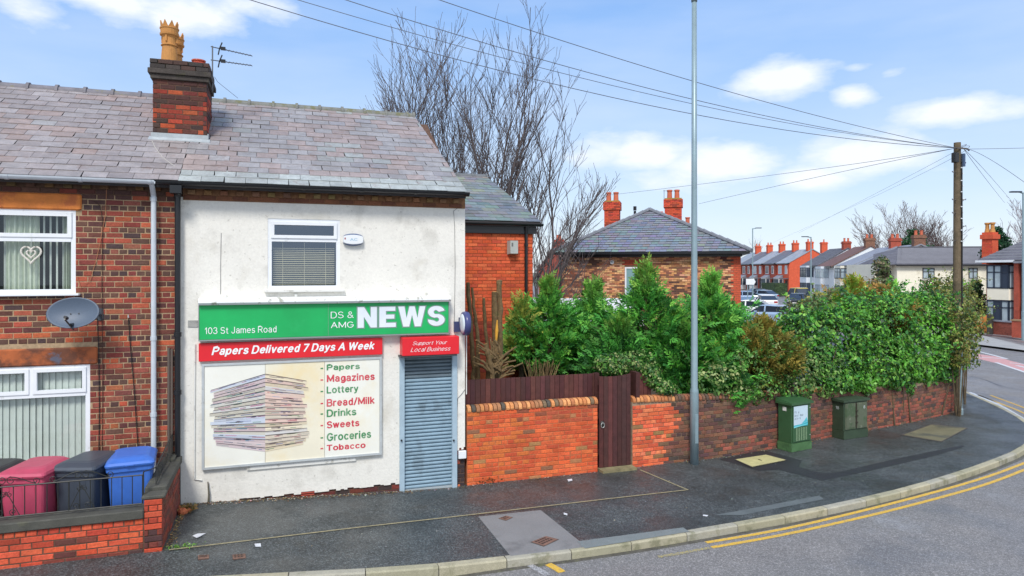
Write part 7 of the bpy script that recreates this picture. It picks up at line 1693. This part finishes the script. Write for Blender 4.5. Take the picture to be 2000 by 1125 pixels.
def wb(u, v, d, ru, rv, rd, s=None):
    """blob at picture point u,v, lying d metres behind the wall line there"""
    # distance of the wall line on this ray
    lo, hi = 8.0, 40.0
    k = (u-1000)/F
    best = None
    for i in range(1500):
        t = 12+i*.03; x, y = W(u, t)
        # wall y at x
        yy = None
        for a, b_ in zip(wl_s, wl_s[1:]):
            if a.x <= x <= b_.x: yy = a.y+(b_.y-a.y)*(x-a.x)/(b_.x-a.x)
        if x < wl_s[0].x: yy = wl_s[0].y
        if x > wl_s[-1].x: yy = wl_s[-1].y+(x-wl_s[-1].x)*.3
        if y >= yy+d: best = t; break
    t = best; x, y = W(u, t); return (x, y, zat(v, t), ru*t/F, rd, rv*t/F)
# --- conifers: feathery sprays on branches that climb out of a trunk
def conifer(label, u, t, vtop, rad, zbase, nb, cols, seed, lean=0, tipcols=None, ns=15, sq=(1,1), trunk=True):
    g_ = np.random.default_rng(seed); x, y = W(u, t); H = zat(vtop, t); th_ = thing('conifer', label, 'conifer tree', (x, y, 0), 0, 'conifers behind the gate and wall')
    b = MB(); b.tube([(x,y,0),(x+lean*.5,y,H*.5),(x+lean,y,H-.15)], [.09,.06,.012], 7)
    P_, D_, T_, S_ = [], [], [], []
    for i in range(nb):
        f = g_.uniform(0,1)**1.25; z0_ = zbase+(H-zbase)*f*.93; az_ = g_.uniform(0,2*PI)
        rr = rad*float(np.interp(f,[0,.15,.45,.62,.76,1],[.8,1,.96,.55,.19,.06]))*g_.uniform(.45,1.25)*(.82+.18*math.sin(3*az_+seed))
        rr = max(rr, .09); rise = rr*g_.uniform(.0,.38)+.05*f
        o = np.array([x+lean*f, y, z0_-.1]); e = np.array([x+lean*f+rr*math.cos(az_)*sq[0], y+rr*math.sin(az_)*sq[1], z0_+rise])
        if i % 3 == 0: b.tube([tuple(o), tuple((o+e)/2+np.array([0,0,-.05])), tuple(e)], [.02,.012,.004], 4)
        k = max(4, int(ns*(rr/rad)**.6)); ss = g_.uniform(.42,1.05,k)
        p = o+(e-o)*ss[:,None]+g_.normal(0,.045,(k,3)); p[:,2] -= .10*np.sin(ss*PI)*rr
        dd = unit((e-o)/rr+g_.normal(0,.38,(k,3))+np.array([0,0,.25])); P_.append(p); D_.append(dd); T_.append(np.full(k,f)); S_.append(ss)
    # leader shoots at the top
    k = 26; zz = g_.uniform(H-.8, H+.02, k); P_.append(np.stack([x+lean+g_.normal(0,.05,k)*(H-zz+.1)*2, y+g_.normal(0,.05,k), zz],1)); D_.append(unit(g_.normal(0,.4,(k,3))+np.array([0,0,1.1]))); T_.append(np.ones(k)*1.05); S_.append(np.ones(k))
    p = np.concatenate(P_); d = np.concatenate(D_); tt = np.concatenate(T_); ss = np.concatenate(S_); n = len(p)
    nn = unit(np.cross(d, g_.normal(0,1,(n,3)))+np.array([0,-.3,.6])); side = unit(np.cross(d, nn)); L_ = g_.uniform(.14,.32,n)
    Vs, Cs = [], []
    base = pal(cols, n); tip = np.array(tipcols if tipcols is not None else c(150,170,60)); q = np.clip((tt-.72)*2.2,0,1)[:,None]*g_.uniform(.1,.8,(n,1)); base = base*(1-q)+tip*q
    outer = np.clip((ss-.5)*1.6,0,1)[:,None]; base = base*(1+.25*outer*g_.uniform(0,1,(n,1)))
    fr_ = [(.0,0,.5),(.15,.62,.42),(.15,-.62,.42),(.38,.55,.40),(.38,-.55,.40),(.6,.45,.34),(.6,-.45,.34),(.62,0,.5)]
    for a_, sd2, ll in fr_:
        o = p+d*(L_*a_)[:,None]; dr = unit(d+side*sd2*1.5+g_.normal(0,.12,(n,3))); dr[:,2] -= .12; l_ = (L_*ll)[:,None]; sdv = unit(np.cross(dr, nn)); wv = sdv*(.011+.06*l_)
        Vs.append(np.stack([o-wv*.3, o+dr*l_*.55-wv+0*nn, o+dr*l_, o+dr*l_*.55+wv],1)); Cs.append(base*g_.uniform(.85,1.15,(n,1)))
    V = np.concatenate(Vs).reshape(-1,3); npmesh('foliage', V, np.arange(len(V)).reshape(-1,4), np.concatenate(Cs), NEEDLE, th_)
    b.build('trunk', BARK, th_); return th_
CG = [c(92,170,70), c(74,148,62), c(116,188,76), c(58,122,56), c(136,198,84), c(100,172,82), c(70,120,58)]
CGD = [c(60,116,54), c(74,134,60), c(48,98,50), c(90,146,66)]
conifer('leftmost dense green conifer beside the orange extension', 1072, 15.8, 545, 1.2, 1.55, 380, CG, 2, tipcols=c(170,176,80))
conifer('yellow tipped thin conifer shoot against the orange extension wall', 1018, 15.2, 585, .42, 2.0, 70, [c(130,156,66), c(160,164,76), c(90,150,66)], 3, tipcols=c(200,170,84), ns=9)
conifer('loose green conifer second from the left, in front of the hipped house', 1160, 16.2, 556, 1.1, 1.5, 280, CG, 4, tipcols=c(160,184,84))
conifer('tallest conifer with pointed yellowish top below the narrow house window', 1262, 15.6, 516, 1.35, 1.35, 480, CG, 5, tipcols=c(184,184,88))
conifer('bushy dark conifer just left of the tall lamp post', 1318, 15.2, 616, 1.0, 1.3, 300, CG, 6)
conifer('right hand broad conifer just behind the tall lamp post', 1388, 15.8, 538, 1.25, 1.45, 460, CG, 8, tipcols=c(160,194,80))
conifer('low dark conifer filling the gap above the brown gate', 1210, 15.0, 630, 1.05, 1.4, 300, CGD+CG[:2], 9)
conifer('lowest green conifer skirt resting on the wall top beside the lamp', 1345, 14.75, 640, .85, 1.2, 330, CGD[1:]+CG[:4], 10)
conifer('dark green conifer fringe drooping to the coping right of the lamp', 1400, 14.6, 690, .62, .95, 240, CGD[1:]+CG[:3], 11)
conifer('bright green conifer shoulder beside the golden shrub', 1418, 15.3, 628, .74, 1.35, 280, CG, 12)
# golden brown dying conifers
GB = [c(150,136,66), c(128,118,56), c(166,148,72), c(108,106,50), c(112,132,60), c(90,116,54)]
conifer('golden brown conifer bush between green conifers and ivy', 1492, 15.3, 628, .82, 1.5, 380, GB, 13, tipcols=c(180,150,70))
conifer('golden brown low conifer lobe hanging over the ivy', 1470, 14.9, 655, .55, 1.4, 240, GB, 14, tipcols=c(170,140,70))
conifer('golden yellow tall bush rising behind the bright hedge', 1668, 18.6, 548, 1.05, 2.2, 280, [c(136,166,60), c(166,156,66), c(110,146,60), c(176,136,70)], 15, tipcols=c(160,194,70))
conifer('rusty brown bush right of the golden yellow one', 1725, 18.3, 568, .9, 2.2, 200, [c(176,136,74), c(156,120,66), c(136,136,70)], 16, tipcols=c(180,140,80))
conifer('small green conifer in front of the cream building', 1745, 20, 556, .45, 1.8, 110, CG, 17)
# ivy and hedge plants
IV = [c(84,140,54), c(60,112,46), c(104,164,64), c(44,90,40), c(130,180,84), c(70,124,60)]
IVV = [c(136,164,92), c(112,148,74), c(80,122,58), c(166,180,116), c(62,98,50), c(184,190,130)]
LAU = [c(92,168,62), c(66,134,56), c(122,192,70), c(42,88,42), c(134,190,76), c(66,128,60), c(38,76,40), c(104,140,62)]
shrub('ivy', 'pale variegated ivy draped over the wall below the golden shrub', 'ivy', [wb(u, v, .12, 62, h, .30) for u, v, h in ((1400,742,34),(1450,725,44),(1510,715,52),(1560,712,52),(1600,725,46),(1480,755,30),(1545,758,30))], 12500, .085, IV+IVV[:3], seed=21, patch=(1.3,.1,IVV), shoots=30)
shrub('ivy', 'cream edged variegated ivy over the gate and its side panel', 'ivy', [wb(1200,712,.45,36,20,.25), wb(1240,705,.42,40,22,.25), wb(1275,725,.22,22,32,.18), wb(1300,757,.05,26,14,.14), wb(1175,710,.5,16,14,.2)], 4200, .07, IVV[:3]+IV[:4]+[c(62,98,50), c(184,190,130)], seed=22)
shrub('hedge_shrub', 'large glossy bright green laurel and ivy mass covering the wall behind the cabinets', 'hedge', [wb(1610,670,.45,70,60,.55), wb(1660,650,.45,80,70,.6), wb(1730,640,.5,85,75,.6), wb(1800,645,.5,80,80,.6), wb(1640,710,.15,70,50,.4), wb(1720,705,.15,80,55,.42), wb(1800,700,.15,70,50,.42), wb(1560,650,.6,50,50,.5), wb(1700,612,.8,46,22,.5), wb(1625,622,.8,36,24,.45), wb(1765,596,.9,30,22,.4), wb(1580,690,.3,34,40,.4), wb(1688,738,.0,30,26,.3), wb(1765,728,.0,36,26,.3)], 40000, .105, LAU, seed=23, patch=(1.1,.0,[c(120,190,66), c(104,180,60), c(134,196,84)]), stems=14, shoots=270)
shrub('ivy', 'dark trailing ivy hanging over the curving wall toward the pole', 'ivy', [wb(1650,742,.02,50,26,.22), wb(1740,738,.02,60,22,.22), wb(1830,715,.05,50,34,.28), wb(1605,752,.02,34,22,.2), wb(1690,752,.0,20,22,.16), wb(1775,752,.0,14,24,.14), wb(1530,768,.0,14,22,.12), wb(1480,768,.0,12,14,.12), wb(1855,700,.1,34,40,.3)], 11000, .085, IV+LAU[:3], seed=24, patch=(1.6,0,IVV[:4]))
shrub('hedge_shrub', 'yellowish ivy clad shrub bulging round the telegraph pole', 'hedge', [wb(1850,600,.9,48,44,.6), wb(1880,640,.5,38,50,.5), wb(1840,640,.7,50,60,.6), wb(1870,575,1.2,30,30,.4), wb(1890,675,.3,24,40,.35), wb(1835,560,1.4,34,22,.4), wb(1870,690,-.3,20,34,.3), wb(1876,635,-.35,24,40,.32)], 17000, .085, [c(110,140,60), c(140,150,70), c(84,116,52), c(160,160,84), c(60,92,44), c(120,110,60)], seed=25, patch=(1.2,.1,[c(150,140,76), c(176,160,96)]), stems=16, shoots=110)
shrub('hedge_shrub', 'grey green spindly shrub standing left of the bright hedge', 'shrub', [wb(1545,630,1.2,22,40,.4), wb(1562,645,1.0,28,40,.4), wb(1535,675,.9,24,34,.35), wb(1592,598,1.6,24,20,.4)], 4300, .075, [c(110,136,84), c(88,120,66), c(136,152,100), c(120,110,70)], seed=26, stems=22, stemr=.014, cull=.2, shoots=40)
shrub('hedge_shrub', 'bright green shrub tops in front of the white houses', 'shrub', [wb(1640,585,2.2,34,26,.6), wb(1605,600,1.8,40,22,.5), wb(1690,575,2.6,40,26,.6), wb(1775,590,2.4,50,22,.6)], 9000, .09, [c(90,150,54), c(120,170,60), c(70,110,50), c(150,130,64)], seed=27, patch=(1.3,.1,[c(170,130,70), c(150,120,60)]))
shrub('ivy_tree', 'ivy wrapped dead stem in front of the cream building gable', 'tree', [wb(1722,520,5,14,22,.4), wb(1716,560,5,16,24,.4), wb(1730,545,5,12,18,.3)], 1500, .11, [c(110,130,80), c(90,110,64), c(130,120,90)], seed=28, stems=8, stemr=.04, cull=0)
for i, (u, v) in enumerate(((1618,895),(1385,893),(1232,910),(950,945),(1010,935))):
    lab = ['small tuft of variegated leaves at the wall foot by the lamp post','mossy weeds in front of the sooty wall base','weed tuft growing at the gate step','dry grass tuft at the foot of the orange wall, left one','dry grass tuft at the foot of the orange wall, right one'][i]
    if i == 0: u, v = 1380, 884
    if i == 1: u, v = 1318, 902
    p = G(u, v); n = 70; pos = np.array([p.x, p.y+.04, .05])+rng.normal(0,1,(n,3))*np.array([.12,.025,.03]); pos[:,2] = np.abs(pos[:,2])+.01
    o = leaves('weed_tuft', None, pos, np.tile([0,-.3,.8],(n,1)), .05, pal([c(150,150,80), c(110,130,60), c(176,170,110)] if i != 3 and i != 4 else [c(110,84,50), c(90,70,44)], n)); tag(o, lab, 'weed')
# tuft by the downpipe
p = G(352,997); pos = np.array([p.x+.1, p.y-.02, .22])+rng.normal(0,1,(200,3))*np.array([.06,.05,.03]); o = leaves('weed_tuft', None, pos, np.tile([0,-.3,.8],(200,1)), .05, pal([c(180,150,84), c(150,120,70), c(110,120,60)], 200)); tag(o, 'dry yellow grass tuft in the corner by the black downpipe', 'weed')
pos = np.array([G(350,1070).x, G(350,1070).y, .2])+rng.normal(0,1,(120,3))*np.array([.14,.03,.012]); o = leaves('weed_tuft', None, pos, np.tile([0,-.3,.8],(120,1)), .03, pal([c(110,160,60), c(90,130,50)], 120)); tag(o, 'bright green moss tuft at the left end of the edging line', 'weed')

# --- bare trees
def bare_tree(label, x, y, stems, H, seed, depth=5, spread=.5, r0=.09, cat='tree', m=None, z0=0, lean=(0,0), sides=5, buds=True, up=.35, group=None, kids=(3,5), name='bare_tree', mr=.0068):
    r = random.Random(seed); t = thing(name, label, cat, (x, y, z0), 0, group); V, Fq = [], []; tips = []
    def seg(p, q, ra, rb, n):
        d = (q-p).normalized(); a = d.cross(Vector((.3,.2,.9))).normalized(); b_ = d.cross(a); i0 = len(V)
        for pt_, rr in ((p, ra), (q, rb)):
            for k in range(n): th2 = 2*PI*k/n; V.append(tuple(pt_+(a*math.cos(th2)+b_*math.sin(th2))*rr))
        for k in range(n): Fq.append((i0+k, i0+(k+1)%n, i0+n+(k+1)%n, i0+n+k))
    def grow(p, d, L, rad, dep):
        n = 3+int(L/.62); pts = [p]; rs = rad
        for i in range(n):
            d = (d+Vector((r.gauss(0,.09), r.gauss(0,.09), up*.10+r.gauss(0,.05)))).normalized(); q = p+d*(L/n); r1 = max(rs*(.93 if dep == depth else .9 if dep else .86), mr); seg(p, q, rs, r1, sides if rad > .03 else 3); p, rs = q, r1; pts.append(p)
            if dep > 0 and i >= (1 if dep < depth else 2):
                for _ in range(0 if r.random() < .14 else 1 if r.random() < .85 else 2):
                    az_ = r.uniform(0,2*PI); sp = spread*r.uniform(.7,1.3); o = Vector((math.cos(az_), math.sin(az_), 0)); dd = (d+o*sp).normalized()
                    grow(p, dd, L*r.uniform(.38,.60)*(1-.35*i/n), max(rs*.62, mr*1.3), dep-1)
    for (dx, dy, sp_, hh, rr) in stems:
        grow(Vector((x+dx, y+dy, z0)), Vector((sp_[0], sp_[1], 1)).normalized(), hh, rr, depth)
    V = np.array(V); Fq = np.array(Fq); npmesh('branches', V, Fq, np.full((len(Fq),3), .1), m or BARKD, t); return t
x, y = W(850, 27.5); bare_tree('bare multi stemmed tree rising behind the shop roof, left one', x, y, [(-.2,0,(-.03,0),9.9,.13),(.3,.2,(.08,.0),9.9,.11),(-.4,.1,(-.05,.05),9.0,.10),(.8,.1,(.04,0),9.7,.10),(-.6,0,(-.09,0),8.0,.08)], 12, 17, depth=3, spread=.36, r0=.1)
x, y = W(985, 26); bare_tree('bare spreading tree right of the shop roof with long arching twigs', x, y, [(-.1,0,(-.03,0),9.6,.14),(.25,.1,(.14,0),9.8,.12),(.3,-.1,(.36,-.05),8.6,.10),(-.4,.1,(-.10,0),9.6,.10),(.5,0,(.60,0),7.0,.08)], 12, 9, depth=3, spread=.38, up=.5)
x, y = W(1060, 24); bare_tree('low thicket of bare twigs between extension and hipped house', x, y, [(0,0,(.1,0),4.4,.03),(.5,0,(.4,0),4.0,.025),(.3,.1,(.7,0),3.8,.025)], 5, 13, depth=2, spread=.6)
x, y = W(1135, 60); bare_tree('distant small bare tree left of the hipped roof', x, y, [(0,0,(0,0),6.6,.1),(.4,0,(.3,0),5.8,.1)], 6, 15, depth=2, spread=.5)
for u, t, vt, sd_, lab in ((1760,85,432,31,'wide bare winter tree behind the long cream building, left'),(1825,85,440,33,'wide bare winter tree behind the long cream building, right'),(1790,90,446,34,'bare tree between two wider ones behind the long cream building')):
    x, y = W(u, t); H_ = zat(vt, t); bare_tree(lab, x, y, [(0,0,(k*.30,0),H_*.95-abs(k)*1.0,.16) for k in (-2.4,-1.6,-.8,0,.8,1.6,2.4)], H_, sd_, depth=3, spread=.5, sides=3, mr=.014, m=mat('far_bark', c(112,96,94), .9), group='bare trees on the horizon')
x, y = W(1976, 58); H_ = zat(412,58); bare_tree('pale bare birch tree at the right edge behind the bay fronted house', x, y, [(0,0,(.06,0),H_*.86,.08),(.2,0,(.22,0),H_*.8,.06),(-.2,0,(-.12,0),H_*.7,.05)], H_, 41, depth=3, spread=.5, sides=3, mr=.012, m=mat('birch_bark', c(150,142,146), .9))
x, y = W(1480, 160); bare_tree('tiny bare tree behind the far red terrace', x, y, [(k*1.5,0,(.15*k,0),8.5,.15) for k in (-1,0,1)], 9, 43, depth=2, spread=.5, sides=3, m=MATS['far_bark'])
def farbush(label, u, t, vtop, rad, vb_, cols, seed, name='evergreen_tree'):
    x, y = W(u, t); zt_ = zat(vtop, t); zb_ = zat(vb_, t); zc_ = (zt_+zb_)/2; th_ = thing(name, label, 'tree', (x, y, 0)); g2 = []
    for k in range(6): f = k/5; g2.append((x+.15*rad*math.sin(k*2+seed), y, zb_+(zt_-zb_)*f*.92, rad*(1-.75*f)+.2, rad*(1-.75*f)+.2, (zt_-zb_)*.16))
    pos, nr = blob_points(g2, 5000, seed=seed); leaves('crown', th_, pos, nr, .22, pal(cols, len(pos))); b = MB(); b.tube([(x,y,0),(x,y,zc_)], [.2,.1], 6); b.build('trunk', BARK, th_)
farbush('dark green pyramidal evergreen among the bare horizon trees', 1785, 80, 449, 1.8, 490, [c(40,90,50), c(52,110,56), c(34,70,42)], 51)
farbush('rounded dark evergreen behind the orange chimney at right', 1949, 56, 446, 1.1, 500, [c(30,74,46), c(40,90,52), c(26,60,38)], 52)
farbush('dark climbing evergreen between cream building and bay windows', 1905, 46, 552, .6, 620, [c(50,84,44), c(64,104,50), c(40,66,40)], 53, 'evergreen_shrub')
# --- pruned trunks behind the board fence
PB = mat('pruned_trunk_bark', c(112,92,62), .9, noise=(12,.35), noise2=(30,.2), bump=(30,1.), stain=(4,.56,c(84,92,50),.5)); CUT = mat('fresh_cut_wood', c(206,160,96), .8, noise=(10,.15))
def pruned(label, paths, Y, name='pruned_tree', stubs=None, seed=1, cuts=True):
    r = random.Random(seed); p0 = P(*paths[0][0][0], Y); t = thing(name, label, 'tree', (p0.x, Y, 0)); 
    for pts, r0_, r1_ in paths:
        pp = [P(u, v, Y+r.uniform(-.04,.04)) for u, v in pts]; n = len(pp); b = MB(); rs = [r0_+(r1_-r0_)*i/(n-1) for i in range(n)]
        fine, fr2 = [], []
        for a, b_, ra, rb_ in zip(pp, pp[1:], rs, rs[1:]):
            for k in range(4): fine.append(a.lerp(b_, k/4)+Vector((r.gauss(0,.006),r.gauss(0,.006),0))); fr2.append((ra+(rb_-ra)*k/4)*r.uniform(.88,1.15))
        fine.append(pp[-1]); fr2.append(rs[-1]); b.tube(fine, fr2, 9); b.build('trunk', PB, t)
        if cuts: d = (pp[-1]-pp[-2]).normalized(); b = MB(); b.tube([pp[-1]+d*.001, pp[-1]+d*.004], r1_*.92, 9); b.build('cut_face', CUT, t)
    return t
pruned('two slender pruned trunks nearest the shop corner, crossing low down', [([(925,775),(925,720),(921,660),(917,600),(914,552)],.055,.035),([(932,775),(934,720),(932,650),(926,610),(922,562)],.05,.025)], 13.0)
pruned('thin pruned trunk between the pair and the split trunk', [([(952,775),(954,700),(948,640),(945,582)],.05,.03)], 13.2)
spl = pruned('tallest split trunk with pale orange torn wood and forked top', [([(968,775),(968,700),(967,640),(966,570)],.075,.06),([(976,775),(977,700),(977,620),(976,556),(974,548)],.06,.05),([(976,560),(980,548)],.035,.02)], 13.1)
q0_, q1_ = P(969,668,13.0), P(971,625,13.0); b = MB(); b.tube([q0_, (q0_+q1_)/2, q1_], [.018,.035,.01], 6); b.build('torn_wood', mat('torn_yellow_wood', c(222,164,60), .8, noise=(20,.2)), spl)
r = random.Random(88); pst = [([(965,790),(962,730),(952,690),(948,672)],.06,.04)]
for k in range(30):
    a_ = r.uniform(-1.2,1.3); L_ = r.uniform(25,62); u0_, v0_ = 968+r.uniform(-12,14), 742-r.uniform(0,45); pst.append(([(u0_,v0_),(u0_+math.sin(a_)*L_*.5+r.uniform(-4,4),v0_-math.cos(a_)*L_*.5),(u0_+math.sin(a_)*L_,v0_-math.cos(a_)*L_*.75)], r.uniform(.016,.032), r.uniform(.01,.024)))
pruned('bristling stump with many cut branch stubs above the board fence', pst, 12.75, name='pruned_stump', seed=3)
sp = []
for k in range(34):
    u0_ = 1030+k*1.6+r.uniform(-3,3); dv = r.uniform(-8,8); sp.append(([(1052+(u0_-1052)*.45,760),(u0_,735),(u0_+(u0_-1055)*.35,705+dv)], r.uniform(.007,.014), r.uniform(.004,.009)))
pruned('fan of thin cut grey stems standing behind the fence under the left conifer', sp, 13.1, name='cut_stems', seed=5, cuts=False)
